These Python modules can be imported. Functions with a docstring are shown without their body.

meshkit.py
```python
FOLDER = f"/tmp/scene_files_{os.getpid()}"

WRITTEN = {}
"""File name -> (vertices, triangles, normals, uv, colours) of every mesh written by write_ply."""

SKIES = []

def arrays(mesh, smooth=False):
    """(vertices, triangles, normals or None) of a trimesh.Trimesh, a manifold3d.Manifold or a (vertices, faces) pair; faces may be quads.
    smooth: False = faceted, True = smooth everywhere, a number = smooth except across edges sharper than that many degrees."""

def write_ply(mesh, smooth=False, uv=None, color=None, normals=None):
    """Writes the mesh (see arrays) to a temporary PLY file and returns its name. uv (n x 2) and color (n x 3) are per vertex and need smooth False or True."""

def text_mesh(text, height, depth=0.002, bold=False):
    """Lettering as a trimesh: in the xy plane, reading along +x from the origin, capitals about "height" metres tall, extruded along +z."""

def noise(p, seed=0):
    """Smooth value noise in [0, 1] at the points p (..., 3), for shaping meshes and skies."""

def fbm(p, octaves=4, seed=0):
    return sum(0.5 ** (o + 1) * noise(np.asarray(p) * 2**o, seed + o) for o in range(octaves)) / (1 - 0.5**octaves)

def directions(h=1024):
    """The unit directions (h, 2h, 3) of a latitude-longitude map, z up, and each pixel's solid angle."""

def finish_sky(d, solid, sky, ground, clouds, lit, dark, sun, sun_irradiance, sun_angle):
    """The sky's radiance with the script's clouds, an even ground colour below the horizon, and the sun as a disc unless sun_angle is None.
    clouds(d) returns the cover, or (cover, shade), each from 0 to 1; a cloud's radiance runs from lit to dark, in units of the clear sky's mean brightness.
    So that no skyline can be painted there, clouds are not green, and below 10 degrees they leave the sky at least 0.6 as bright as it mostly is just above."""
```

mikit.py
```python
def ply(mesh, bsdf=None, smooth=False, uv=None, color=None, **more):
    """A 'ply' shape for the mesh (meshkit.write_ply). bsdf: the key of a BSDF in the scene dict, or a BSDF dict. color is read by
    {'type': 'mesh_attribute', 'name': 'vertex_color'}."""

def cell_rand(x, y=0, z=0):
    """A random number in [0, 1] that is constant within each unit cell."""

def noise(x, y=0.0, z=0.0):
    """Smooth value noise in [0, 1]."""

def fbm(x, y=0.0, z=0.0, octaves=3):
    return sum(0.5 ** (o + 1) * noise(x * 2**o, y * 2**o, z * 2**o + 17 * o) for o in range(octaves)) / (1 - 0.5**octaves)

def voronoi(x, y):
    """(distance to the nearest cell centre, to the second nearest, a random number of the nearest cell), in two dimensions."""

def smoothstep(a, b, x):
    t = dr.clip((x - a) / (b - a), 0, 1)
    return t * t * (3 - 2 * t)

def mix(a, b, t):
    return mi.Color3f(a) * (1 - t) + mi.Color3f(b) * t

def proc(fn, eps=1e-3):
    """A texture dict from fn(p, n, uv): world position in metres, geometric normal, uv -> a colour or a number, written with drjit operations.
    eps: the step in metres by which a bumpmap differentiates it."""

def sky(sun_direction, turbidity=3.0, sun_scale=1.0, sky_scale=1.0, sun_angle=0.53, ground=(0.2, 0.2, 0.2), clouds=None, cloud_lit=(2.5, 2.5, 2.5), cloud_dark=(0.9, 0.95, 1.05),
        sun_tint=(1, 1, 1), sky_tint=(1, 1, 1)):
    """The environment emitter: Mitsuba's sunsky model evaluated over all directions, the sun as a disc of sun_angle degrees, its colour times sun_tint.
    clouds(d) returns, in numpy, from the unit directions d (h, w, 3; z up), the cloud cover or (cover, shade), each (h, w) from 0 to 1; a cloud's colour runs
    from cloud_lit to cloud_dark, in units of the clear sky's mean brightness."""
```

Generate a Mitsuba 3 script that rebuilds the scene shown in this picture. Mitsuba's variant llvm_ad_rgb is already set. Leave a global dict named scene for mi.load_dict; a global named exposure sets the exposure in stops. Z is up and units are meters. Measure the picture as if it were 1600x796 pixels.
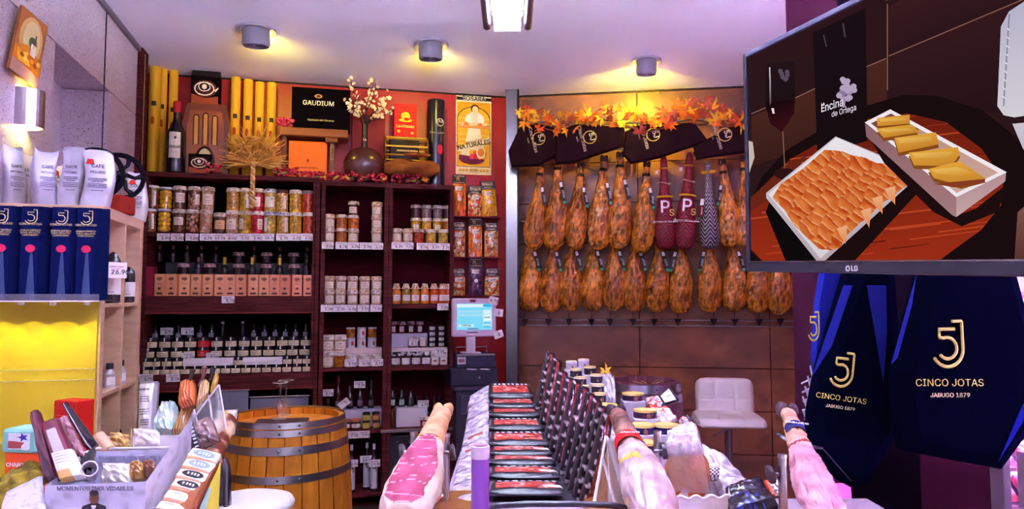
import math, random, numpy as np, trimesh, drjit as dr, mitsuba as mi, mikit, meshkit
from mikit import noise as N, fbm as FB, mix, smoothstep as SS
from shapely.geometry import Polygon
scene, labels = {'type': 'scene'}, {}
# ---------------------------------------------------------------- camera
FOC = 1100.0; PITCH = math.atan(67 / FOC); EYE = np.array([0, 0, 1.55])
FW = np.array([0, math.cos(PITCH), math.sin(PITCH)]); UP = np.array([0, -math.sin(PITCH), math.cos(PITCH)]); RT = np.array([1.0, 0, 0])
scene['camera'] = {'type': 'perspective', 'fov': math.degrees(2 * math.atan(800 / FOC)), 'fov_axis': 'x', 'near_clip': 0.05, 'far_clip': 60.0,
                   'to_world': mi.ScalarTransform4f().look_at(EYE.tolist(), (EYE + FW).tolist(), [0, 0, 1])}
exposure = 1.8
# ---------------------------------------------------------------- light: daylight from the shop front behind the camera (the lamps follow with their fixtures)
scene['daylight'] = {'type': 'constant', 'radiance': {'type': 'rgb', 'value': [0.30, 0.26, 0.36]}}
LAMP_TUBE = [7.6, 8.6, 11.2]       # ceiling tube light
LAMP_SPOT = [330.0, 220.0, 22.0]        # warm downlights
LAMP_SCONCE = [30.0, 22.0, 3.6]      # wall lamp
LAMP_ADDED_CASE = [120.0, 62.0, 170.0]        # unseen pink tubes added beside the meat cabinet to tint the ceiling
# ---------------------------------------------------------------- helpers
def lin(c):
    if isinstance(c, str):
        c = [int(c[i:i + 2], 16) / 255 for i in (1, 3, 5)]
    c = np.asarray(c, float)
    return np.where(c <= 0.04045, c / 12.92, ((c + 0.055) / 1.055) ** 2.4)
def ray(x, y): return FW * FOC + RT * (x - 800) - UP * (y - 398)
def at(x, y, Y): r = ray(x, y); return EYE + r * (Y / r[1])
def atz(x, y, z): r = ray(x, y); return EYE + r * ((z - EYE[2]) / r[2])
def mat(o, ex, ey, ez):
    m = np.eye(4); m[:3, 0], m[:3, 1], m[:3, 2], m[:3, 3] = ex, ey, ez, o
    return m
def tr(x=0, y=0, z=0): m = np.eye(4); m[:3, 3] = x, y, z; return m
def sc(x, y=None, z=None): return np.diag([x, x if y is None else y, x if z is None else z, 1.0])
def rot(ax, deg):
    a = math.radians(deg); c, s = math.cos(a), math.sin(a); m = np.eye(4)
    i, j = {'x': (1, 2), 'y': (2, 0), 'z': (0, 1)}[ax]
    m[i, i] = c; m[j, j] = c; m[i, j] = -s; m[j, i] = s
    return m
class Frame:                          # a wall: s along it, t out of it, z up; an object's local -y faces the room
    def __init__(f, p, q):
        p, q = np.array([*p, 0.0]), np.array([*q, 0.0]); f.o = p; f.e = (q - p) / np.linalg.norm(q - p); f.n = np.array([f.e[1], -f.e[0], 0])
    def P(f, s, t, z): return f.o + f.e * s + f.n * t + np.array([0, 0, z])
    def hit(f, x, y, t=0):
        r = ray(x, y); k = (f.n @ (f.o + f.n * t - EYE)) / (f.n @ r); h = EYE + r * k
        return float((h - f.o) @ f.e), float(h[2])
    def M(f, s, t, z, yaw=0): return mat(f.P(s, t, z), f.e, -f.n, [0, 0, 1]) @ rot('z', yaw)
# meshes are (V, F, C): vertices (already split at creases), triangles, linear vertex colours
def flat(v, f):
    v, f = np.asarray(v, float), np.asarray(f, int)
    return v[f.ravel()], np.arange(f.size).reshape(-1, 3), None
def col(m, c): return m[0], m[1], np.tile(lin(c), (len(m[0]), 1))
def colf(m, fn): return m[0], m[1], np.clip(fn(m[0]), 0, 1)
def xf(m, *Ms):
    T = np.eye(4)
    for k in Ms: T = T @ k
    v = m[0] @ T[:3, :3].T + T[:3, 3]
    return v, (m[1][:, ::-1] if np.linalg.det(T[:3, :3]) < 0 else m[1]), m[2]
def join(*ms):
    ms = [m for m in ms if m is not None]; at_ = np.cumsum([0] + [len(m[0]) for m in ms])
    cs = None if ms[0][2] is None else np.vstack([m[2] for m in ms])
    return np.vstack([m[0] for m in ms]), np.vstack([m[1] + a for m, a in zip(ms, at_)]), cs
def hull(p):
    h = trimesh.convex.convex_hull(np.asarray(p, float)); return flat(h.vertices, h.faces)
def box(x0, x1, y0, y1, z0, z1, b=0.0):
    if b <= 0:
        v = np.array([[x, y, z] for x in (x0, x1) for y in (y0, y1) for z in (z0, z1)])
        f = [[0, 1, 3], [0, 3, 2], [4, 6, 7], [4, 7, 5], [0, 4, 5], [0, 5, 1], [2, 3, 7], [2, 7, 6], [0, 2, 6], [0, 6, 4], [1, 5, 7], [1, 7, 3]]
        return flat(v, f)
    b = min(b, 0.45 * min(abs(x1 - x0), abs(y1 - y0), abs(z1 - z0))); p = []
    for i, x in enumerate((x0, x1)):
        for j, y in enumerate((y0, y1)):
            for k, z in enumerate((z0, z1)):
                s = [1 - 2 * i, 1 - 2 * j, 1 - 2 * k]
                p += [[x, y + s[1] * b, z + s[2] * b], [x + s[0] * b, y, z + s[2] * b], [x + s[0] * b, y + s[1] * b, z]]
    return hull(p)
def lathe(prof, n=24, crease=35):
    prof = [np.array(p, float) for p in prof]; V, F = [], []
    a = np.arange(n + 1) * 2 * np.pi / n; runs, cur = [], [prof[0]]
    for i in range(1, len(prof)):
        cur.append(prof[i])
        if i < len(prof) - 1:
            u, w = prof[i] - prof[i - 1], prof[i + 1] - prof[i]
            if abs(math.degrees(math.atan2(u[0] * w[1] - u[1] * w[0], u @ w))) > crease: runs.append(cur); cur = [prof[i]]
    runs.append(cur); base = 0
    for r in runs:
        for (rad, z) in r: V.append(np.stack([rad * np.cos(a), rad * np.sin(a), np.full(n + 1, z)], 1))
        for i in range(len(r) - 1):
            for j in range(n):
                p, q = base + i * (n + 1) + j, base + (i + 1) * (n + 1) + j
                if r[i][0] > 1e-9: F.append([p, p + 1, q + 1])
                if r[i + 1][0] > 1e-9: F.append([p, q + 1, q])
        base += len(r) * (n + 1)
    return np.vstack(V), np.array(F), None
def cyl(r, z0, z1, n=20, b=0.0):
    return lathe([(0, z0), (r - b, z0), (r, z0 + b), (r, z1 - b), (r - b, z1), (0, z1)] if b else [(0, z0), (r, z0), (r, z1), (0, z1)], n)
def grid(fn, nu, nv, wrap=False):     # fn(u, v) -> xyz, u, v in [0, 1]
    u, v = np.meshgrid(np.linspace(0, 1, nu), np.linspace(0, 1, nv), indexing='ij')
    V = np.stack(fn(u, v), -1).reshape(-1, 3); i, j = np.meshgrid(np.arange(nu - 1), np.arange(nv - 1), indexing='ij')
    q = np.stack([i * nv + j, (i + 1) * nv + j, (i + 1) * nv + j + 1, i * nv + j + 1], -1).reshape(-1, 4)
    return V, np.vstack([q[:, [0, 1, 2]], q[:, [0, 2, 3]]]), None
def tube(pts, r, n=8, closed=False):
    p = np.asarray(pts, float)
    if closed: p = np.vstack([p, p[:1]])
    r = np.broadcast_to(r, (len(p),)); t = np.gradient(p, axis=0)
    if closed: t[0] = t[-1] = p[1] - p[-2]
    t /= np.linalg.norm(t, axis=1, keepdims=True) + 1e-12
    ref = max(np.array([[0, 0, 1.0], [0, 1.0, 0], [1.0, .2, 0], [.3, .8, .5]]), key=lambda q: np.linalg.norm(np.cross(t, q / np.linalg.norm(q)), axis=1).min())
    a = np.cross(t, ref); a /= np.linalg.norm(a, axis=1, keepdims=True) + 1e-12; b = np.cross(t, a)
    g = np.arange(n + 1) * 2 * np.pi / n
    V = p[:, None] + r[:, None, None] * (np.cos(g)[None, :, None] * a[:, None] + np.sin(g)[None, :, None] * b[:, None])
    i, j = np.meshgrid(np.arange(len(p) - 1), np.arange(n), indexing='ij')
    q = np.stack([i * (n + 1) + j, i * (n + 1) + j + 1, (i + 1) * (n + 1) + j + 1, (i + 1) * (n + 1) + j], -1).reshape(-1, 4)
    V, F = V.reshape(-1, 3), np.vstack([q[:, [0, 2, 1]], q[:, [0, 3, 2]]])
    m = (V, F, None)
    if not closed:
        for e, s in ((0, 1), (len(p) - 1, -1)):
            ring = V[e * (n + 1):e * (n + 1) + n]; k = np.arange(n)
            m = join(m, flat(np.vstack([ring, p[e:e + 1]]), np.stack([k, (k + 1) % n, np.full(n, n)], 1)[:, ::s]))
    return m[0], m[1][:, ::-1], m[2]
def prism(poly, d, hole=None):        # polygon in xy, extruded along z from 0 to d
    g = poly if hasattr(poly, 'exterior') else Polygon(poly, hole)
    if not g.is_valid: g = g.buffer(0)
    if hasattr(g, 'geoms'): g = max(g.geoms, key=lambda k: k.area)
    h = trimesh.creation.extrude_polygon(g, d, engine='earcut'); return flat(h.vertices, h.faces)
def card(poly, d=0.0008): return xf(prism(poly, d), rot('x', 90))   # polygon in (x, z), its front at y = -d
def rect(w, h, x=0, z=0, d=0.0008): return box(x - w / 2, x + w / 2, -d, 0, z - h / 2, z + h / 2)
def sph(r, n=1, c=(0, 0, 0), s=(1, 1, 1)):
    h = trimesh.creation.icosphere(n, r); return np.array(h.vertices) * s + np.array(c), np.array(h.faces), None
_txt = {}
def text(t, h, bold=False, d=0.0012, c=None):   # centred lettering in the (x, z) plane, its front at y = -d
    k = (t, bold)
    if k not in _txt: m = meshkit.text_mesh(t, 1.0, 1.0, bold); _txt[k] = (np.array(m.vertices), np.array(m.faces))
    v, f = _txt[k]; v = v.copy(); v[:, 0] -= (v[:, 0].min() + v[:, 0].max()) / 2; v[:, :2] *= h; v[:, 2] *= d
    m = xf(flat(v, f), rot('x', 90)); return col(m, c) if c else m
def fb(p, s, o=4, seed=0): return meshkit.fbm(np.asarray(p) * s, o, seed)
def lerp(a, b, t): return lin(a) * (1 - t[:, None]) + lin(b) * t[:, None]
_ply = {}
def shape(m, bsdf, **more):           # the ply dict of a mesh
    v, f, c = m
    t = dict(mikit.ply((v, f), bsdf, smooth=True, color=c if c is not None else np.full((len(v), 3), .5), **more)); return t
_cnt = {}
def key_(name):
    k = _cnt.get(name, -1) + 1; _cnt[name] = k
    return name if k == 0 else f'{name}_{k:03d}'
def thing(name, label, cat, group=None, kind=None):
    k = key_(name); labels[k] = {'label': label, 'category': cat}
    if group: labels[k]['group'] = group
    if kind: labels[k]['kind'] = kind
    return k
def put(key, m, bsdf='vs', T=None, **more):      # one entry; m a mesh or a ply dict
    d = m if isinstance(m, dict) else shape(m, bsdf, **more)
    if T is not None: d = {**d, 'to_world': mi.ScalarTransform4f(np.asarray(T).tolist())}
    scene[key] = d; return key
def part(parent, name, m, bsdf='vs', T=None, label=None, **more):
    k = key_(parent + '__' + name)
    if label: labels[k] = {'label': label}
    return put(k, m, bsdf, T, **more)
def one(name, label, cat, m, bsdf='vs', T=None, group=None, kind=None): return put(thing(name, label, cat, group, kind), m, bsdf, T)
def struct(key, m=None, bsdf='vs', label=None):
    labels[key] = {'kind': 'structure', **({'label': label} if label else {})}; _cnt[key] = 0
    if m is not None: put(key, m, bsdf)
    return key
def kit(*parts): return [(n, shape(m, b)) for n, m, b in parts]     # parts shared by copies; 'lid__knob' is a sub-part
def stamp(kt, name, label, cat, T, group=None):
    k = thing(name, label, cat, group); last = {}
    for n, d in kt:
        if '__' in n: a, b = n.split('__'); part(last.get(a, k + '__' + a), b, d, T=T)
        else: last[n] = part(k, n, d, T=T)
    return k
ORD = 'first second third fourth fifth sixth seventh eighth ninth tenth eleventh twelfth thirteenth fourteenth fifteenth sixteenth seventeenth eighteenth'.split()
def nth(i, n):
    return 'leftmost' if i == 0 else 'rightmost' if i == n - 1 else ORD[i] + ' from left'
rnd = random.Random(5)
# ---------------------------------------------------------------- materials (vc.. read the colour of the mesh)
VC = {'type': 'mesh_attribute', 'name': 'vertex_color'}
scene['vc'] = {'type': 'twosided', 'b': {'type': 'diffuse', 'reflectance': VC}}
scene['vs'] = {'type': 'twosided', 'b': {'type': 'principled', 'base_color': VC, 'roughness': 0.5, 'specular': 0.16}}
scene['vg'] = {'type': 'twosided', 'b': {'type': 'principled', 'base_color': VC, 'roughness': 0.18, 'specular': 0.3, 'clearcoat': 0.12, 'clearcoat_gloss': 0.9}}
scene['vm'] = {'type': 'twosided', 'b': {'type': 'principled', 'base_color': VC, 'roughness': 0.28, 'metallic': 1.0}}
scene['glass'] = {'type': 'thindielectric', 'int_ior': 1.5}
scene['film'] = {'type': 'blendbsdf', 'weight': 0.10, 'a': {'type': 'thindielectric', 'int_ior': 1.45},
                 'b': {'type': 'twosided', 'b': {'type': 'principled', 'base_color': {'type': 'rgb', 'value': [.75, .72, .78]}, 'roughness': 0.2, 'specular': .8}}}
def P_(fn, rough=0.5, spec=0.4, **k): return {'type': 'twosided', 'b': {'type': 'principled', 'base_color': mikit.proc(fn), 'roughness': rough, 'specular': spec, **k}}
L3 = lambda h: mi.Color3f(*lin(h).tolist())
def granite(p, n, uv):
    a = FB(p.x * 6, p.y * 6, p.z * 6, 3); g = N(p.x * 170, p.y * 170, p.z * 170); h = N(p.x * 95 + 7, p.y * 95, p.z * 95)
    c = mix(L3('#a99ca6'), L3('#c0b4bc'), a); c = mix(c, L3('#4c4048'), SS(.72, .86, g) * .8)
    return mix(c, L3('#cdc4cc'), SS(.74, .9, h) * .6)
scene['granite'] = P_(granite, 0.38, 0.5)
def tile_(p, n, uv):
    a = FB(p.x * 2.6, p.y * 2.6, p.z * 3.4, 4); b = FB(p.x * 9 + 3, p.y * 9, p.z * 9, 3)
    c = mix(L3('#5e3524'), L3('#925635'), SS(.3, .72, a)); return mix(c, L3('#4c2a1f'), SS(.5, .78, b) * .6)
scene['slate'] = P_(tile_, 0.34, 0.5)
def wenge(p, n, uv):
    g = FB(p.x * 7, p.y * 7, p.z * 90, 3); return mix(L3('#200808'), L3('#431615'), SS(.3, .75, g))
scene['wenge'] = P_(wenge, 0.6, 0.04)
def oak(p, n, uv):
    g = FB(p.x * 14, p.y * 14, p.z * 60, 3); return mix(L3('#c39a78'), L3('#dcb896'), g)
scene['oak'] = P_(oak, 0.45, 0.4)
def redw(p, n, uv): return mix(L3('#900f0b'), L3('#aa160f'), FB(p.x * 3, p.y * 3, p.z * 3, 3))
scene['redpaint'] = P_(redw, 0.4, 0.4)
def ceil_(p, n, uv): return mix(L3('#ece6f6'), L3('#f4effb'), FB(p.x * 2, p.y * 2, p.z, 3))
scene['plaster'] = P_(ceil_, 0.6, 0.3)
def flo(p, n, uv): return mix(L3('#a89c98'), L3('#c4b8b4'), FB(p.x * 5, p.y * 5, p.z, 4))
scene['floorstone'] = P_(flo, 0.3, 0.5)
# ---------------------------------------------------------------- the room
ZC = 3.17
red = Frame((-2.56, 5.615 - .235 * 2.56), (0.0, 5.615)); RS = 2.56 * 1.02724
til = Frame((0.0, 5.585), (2.0, 5.285)); lef = Frame((-1.306 - .25 * 1.2, 1.2), (-1.306 - .25 * 5.05, 5.05))
struct('floor', box(-3.4, 4.2, -1.5, 6.2, -0.1, 0), 'floorstone'); struct('ceiling', box(-3.4, 4.2, -1.5, 6.2, ZC, ZC + .1), 'plaster')
struct('wall_back', xf(box(-.2, RS - .02, 0, .12, 0, ZC), red.M(0, 0, 0)), 'redpaint', 'red painted wall behind the shelving')
trim = 'trim_1'; struct(trim, col(xf(box(0, RS, -.006, .004, ZC - .012, ZC), red.M(0, 0, 0)), '#1c0c10'), 'vs', 'thin dark line where red wall meets ceiling')
# tiled wall: every tile its own piece on a dark bed
struct('wall_right', col(xf(box(.03, 4.0, .012, .13, 0, ZC), til.M(0, 0, 0)), '#2a1712'), 'vc', 'wall of large brown stone tiles behind the hams')
sj = [til.hit(x, 420)[0] for x in (998, 1201)]; tw = sj[1] - sj[0]; zj0 = til.hit(1100, 575.5)[1]; th = til.hit(1100, 575.5)[1] - til.hit(1100, 642)[1]
cols_ = [.045, sj[0] - tw, *[sj[0] + tw * i for i in range(0, 4)]]; cols_ = sorted(c for c in cols_ if c >= .045); cols_ = [c for i, c in enumerate(cols_) if i == 0 or c - cols_[i - 1] > .1]
tiles_cache = {}
for a, b in zip(cols_[:-1], cols_[1:]):
    k0 = -int(zj0 / th) - 1
    for k in range(k0, 12):
        z0, z1 = max(zj0 + k * th, 0), min(zj0 + (k + 1) * th, ZC)
        if z1 - z0 < .03: continue
        d = (k * 7 + int(a * 10)) % 3 * .0006
        part('wall_right', 'tile', xf(box(a + .0025, b - .0025, -d, .014, z0 + .0025, z1 - .0025, .002), til.M(0, 0, 0)), 'slate')
struct('trim_2', col(xf(box(0.02, 4.0, -.008, .01, ZC - .014, ZC), til.M(0, 0, 0)), '#1c0c10'), 'vs', 'thin dark line where tiled wall meets ceiling')
# steel clad column between the two walls
cx0, cx1 = at(790, 400, 5.42)[0], at(809, 400, 5.42)[0]
struct('trim_3', col(box(cx0, cx1, 5.40, 5.75, 0, ZC, .004), '#7f7a82'), 'vm', 'brushed steel column between red wall and brown tiles')
struct('trim_4', col(box(cx1, cx1 + .012, 5.395, 5.7, 0, ZC), '#17100f'), 'vs', 'dark edge strip beside the steel column')
# left wall of stone slabs with a niche
struct('wall_left', col(xf(box(-2.6, 3.99, .30, .4, 0, ZC), lef.M(0, 0, 0)), '#4b4248'), 'vc', 'grey speckled stone wall at the left')
zn = lef.hit(120, 96)[1]; s1, s2, s3 = lef.hit(86, 90)[0], lef.hit(161, 150)[0], lef.hit(170, 160)[0]; sE = lef.hit(213, 150)[0]
def slab(a, b, z0, z1, d=.30): part('wall_left', 'slab', xf(box(a + .002, b - .002, 0, d, z0 + .002, z1 - .002, .002), lef.M(0, 0, 0)), 'granite')
slab(-2.6, s1 - 1.4, 0, zn); slab(s1 - 1.4, s1, 0, zn); slab(-2.6, s1 - .6, zn, ZC); slab(s1 - .6, s1 + .02, zn, ZC); slab(s1 + .02, s2, zn, ZC); slab(s2, sE + .02, zn, ZC); slab(s3, sE + .02, 0, zn); slab(s1, s3, 0, 1.4)
part('wall_left', 'niche_back', xf(box(s1 - .05, s3 + .05, .24, .299, 1.35, zn + .02), lef.M(0, 0, 0)), 'granite')
one('cable', 'thin dark cable running down the stone wall past the niche', 'cable', col(xf(tube([(s2, -.004, 1.6), (s2, -.004, ZC)], .003, 6), lef.M(0, 0, 0)), '#17101a'), 'vs')
struct('trim_5', col(xf(box(-2.6, sE, -.02, 0, ZC - .03, ZC), lef.M(0, 0, 0)), '#5d5560'), 'vs', 'grey moulding between stone wall and ceiling')
struct('trim_6', xf(box(sE, sE + .14, -.03, .3, 0, ZC), lef.M(0, 0, 0)), 'wenge', 'dark wooden post at the end of the stone wall')
part('trim_6', 'edge', col(xf(box(sE + .05, sE + .058, -.034, -.03, 0, ZC - .03), lef.M(0, 0, 0)), '#8a6a4c'), 'vs')
# right side wall far out of the frame's reach
struct('wall_side', box(4.0, 4.1, -1.5, 5.6, 0, ZC), 'slate', 'brown wall at the far right')
# ---------------------------------------------------------------- lamps
def tube_light(x, y0, y1, z=ZC - .45, label='', group=None):
    k = thing('ceiling_tube_light', label, 'ceiling light', group); w = .064
    part(k, 'housing', col(box(x - w, x + w, y0, y1, z - .05, z - .02, .006), '#c9c6d2'), 'vs'); part(k, 'uplight', box(x - w + .012, x + w - .012, y0 + .01, y1 - .01, z - .02, z - .012), None, emitter={'type': 'area', 'radiance': {'type': 'rgb', 'value': [v * 16.0 for v in LAMP_TUBE]}})  # fixture hung low, its glowing top face added to brighten the ceiling
    for yy in (y0 + .2, y1 - .2): part(k, 'suspension', col(tube([(x, yy, z - .02), (x, yy, ZC)], .004, 6), '#8f8a96'), 'vm')
    part(k, 'diffuser', box(x - w + .012, x + w - .012, y0 + .01, y1 - .01, z - .11, z - .05), None, emitter={'type': 'area', 'radiance': {'type': 'rgb', 'value': LAMP_TUBE}})
    for s in (-1, 1): part(k, 'side_bar', col(xf(tube([(x + s * (w + .018), y0, z - .08), (x + s * (w + .018), y1 - .01, z - .08), (x + s * (w + .018), y1 + .02, z - .08)], .016, 10), tr()), '#8f8a96'), 'vm')
    for yy in (y0 + .15, y1 - .12): part(k, 'bracket', col(box(x - w - .03, x + w + .03, yy, yy + .02, z - .07, z - .055), '#8f8a96'), 'vm')
yl = atz(792, 50, ZC - .56)[1]
tube_light(atz(793, 50, ZC - .53)[0], yl - 1.25, yl, label='white tube light with two metal side bars on the ceiling')
tube_light(atz(793, 50, ZC - .53)[0], yl - 2.75, yl - 1.45, label='white tube light nearest above the viewer')  # out of view, added for more light on the ceiling
glow = []
for i, (x, y, lx) in enumerate(((400, 58, 'leftmost grey ceiling downlight, above the stone wall and tall yellow tubes'), (673, 80, 'middle grey ceiling downlight, between tube light and radio shelf'), (1010, 102, 'rightmost grey ceiling downlight, above the hanging hams'))):
    c = atz(x, y - 11 * (1 if i < 2 else .7), ZC); sz = (.118, .112, .1)[i]; k = thing('ceiling_downlight', lx, 'ceiling light')
    part(k, 'flange', col(xf(lathe([(sz * .8, -.002), (sz, -.012), (sz * 1.02, 0)], 36), tr(c[0], c[1], ZC)), '#8e8592'), 'vs')
    tilt = tr(c[0], c[1], ZC - .012) @ rot('x', (6, 6, 8)[i])
    part(k, 'body', col(xf(lathe([(sz * .60, .05), (sz * .68, -.0), (sz * .68, -.075), (sz * .62, -.088), (sz * .56, -.06), (sz * .56, -.03)], 36), tilt), '#77707c'), 'vs')
    part(k, 'bulb', xf(box(-sz * .42, sz * .42, sz * .76, sz * .80, -.062, -.016), tr(c[0], c[1], ZC)), None, emitter={'type': 'area', 'radiance': {'type': 'rgb', 'value': [v * .15 for v in LAMP_SPOT]}})
    scene[k + '_beam'] = {'type': 'spot', 'cutoff_angle': 62, 'beam_width': 20, 'intensity': {'type': 'rgb', 'value': [v * (.06, .07, .48)[i] for v in (5.0, 4.2, .06)]}, 'to_world': mi.ScalarTransform4f().look_at([c[0], c[1] + sz * .95, ZC - .045], [c[0], c[1] + 1.0, ZC - .16], [0, 0, 1])}
    part(k, 'stud', col(xf(sph(.006, 1, (0, -sz * .3, -.09)), tilt), '#cfcad2'), 'vm')
# wall lamp: a half round metal shell open below
s, z1 = lef.hit(60, 143, .06); z0 = lef.hit(60, 202, .06)[1]; k = thing('wall_lamp', 'brushed metal half round wall lamp glowing yellow on the stone wall', 'wall lamp')
R_ = .062; arc = [(R_ * math.cos(a), -.085 * math.sin(a)) for a in np.linspace(0, math.pi, 21)]; inn = [(x * .95, y * .95) for x, y in arc[::-1]]
part(k, 'shade', col(xf(prism(arc + inn, z1 - z0), lef.M(s, .0, z0)), '#8d8088'), 'vm')
part(k, 'bulb', xf(sph(.026, 2, (0, -.035, .05)), lef.M(s, 0, z0)), None, emitter={'type': 'area', 'radiance': {'type': 'rgb', 'value': [v * 5 for v in LAMP_SCONCE]}})
part(k, 'socket', col(xf(cyl(.010, .075, .11, 12), lef.M(s, .035, z0)), '#3a3438'), 'vs')
# ---------------------------------------------------------------- shelving on the red wall
TF = .287
def su(x, y=400, t=TF): return red.hit(x, y, t)[0]
def zu(x, y, t=TF): return red.hit(x, y, t)[1]
def tag(w=.082, h=.05, price='3.00'):      # paper price ticket
    return join(col(rect(w, h, 0, 0, .001), '#efeaf0'), xf(text(price, .018, True, c='#2b2630'), tr(w * .16, -.001, -.016)), xf(col(rect(w * .7, .004, -.002, .014), '#a98a9c'), tr(0, -.001, 0)), xf(col(rect(w * .5, .003, -.006, .006), '#c4b0bc'), tr(0, -.001, 0)))
TAGS = {}
def put_tag(unit, s, t, z, price, yaw=0, w=.082, h=.05, fr=red, tilt=0):
    k = (price, w, h)
    if k not in TAGS: TAGS[k] = shape(tag(w, h, price), 'vs')
    part(unit, 'price_tag', TAGS[k], T=fr.M(s, t, z, yaw) @ rot('y', tilt))
SH = {'A': {}, 'B': {}, 'C': {}}
def unit(name, x0, x1, w0, w1, ztop, shelves, label, back, zb=0):
    k = thing('shelf_unit', label, 'shelf unit'); s0, s1 = su(x0), su(x1)
    for a, b in ((s0, s0 + w0), (s1 - w1, s1)): part(k, 'side_panel', xf(box(a, b, -TF, -.002, zb, ztop, .002), red.M(0, 0, 0)), 'wenge')
    part(k, 'top_board', xf(box(s0 - .004, s1 + .004, -TF - .006, -.002, ztop - .034, ztop, .002), red.M(0, 0, 0)), 'wenge')
    for z, thk in shelves: part(k, 'shelf', xf(box(s0 + w0, s1 - w1, -TF + .004, -.012, z - thk, z, .002), red.M(0, 0, 0)), 'wenge')
    part(k, 'back_panel', col(xf(box(s0 + w0, s1 - w1, -.012, -.003, zb + .02, ztop - .034), red.M(0, 0, 0)), back), 'vc')
    return k
zA = [zu(360, 364.5), zu(360, 463), zu(360, 584)]; zB = [zu(555, 378.5), zu(555, 475.5), zu(555, 574), zu(555, 672), zu(570, 771)]; zC = [zu(655, 379), zu(655, 475), zu(655, 571.5), zu(655, 669)]
ZTA = .5 * (zu(240, 265.5) + zu(480, 280)); ZTB = zu(600, 286)
uA = unit('A', 221, 499, .03, .03, ZTA, [(zA[0], .03), (zA[1], .125), (zA[2], .12)], 'wide dark wood shelf unit next to the stone wall, with jars and peach boxes', '#0a0404')
uB = unit('B', 500.5, 606.5, .03, .03, ZTB, [(z, .03) for z in zB], 'narrow dark wood shelf unit between the wide unit and the unit beside the screen', '#22060a')
uC = unit('C', 606.8, 709, .03, .03, ZTB, [(z, .035) for z in zC], 'narrow dark wood shelf unit right of the two others, beside the scale screen', '#22060a')  # maroon backs of both narrow units paint the red wall in shade
part(uA, 'inner_trim', xf(box(su(499) - .05, su(499) - .031, -TF - .002, -.02, .9, ZTA - .034, .002), red.M(0, 0, 0)), 'wenge')
for z in (zA[1] - .118, zA[2] - .113): part(uA, 'bead', col(xf(box(su(230), su(492), -TF - .002, -TF + .006, z, z + .004), red.M(0, 0, 0)), '#6a3024'), 'vs')
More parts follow.
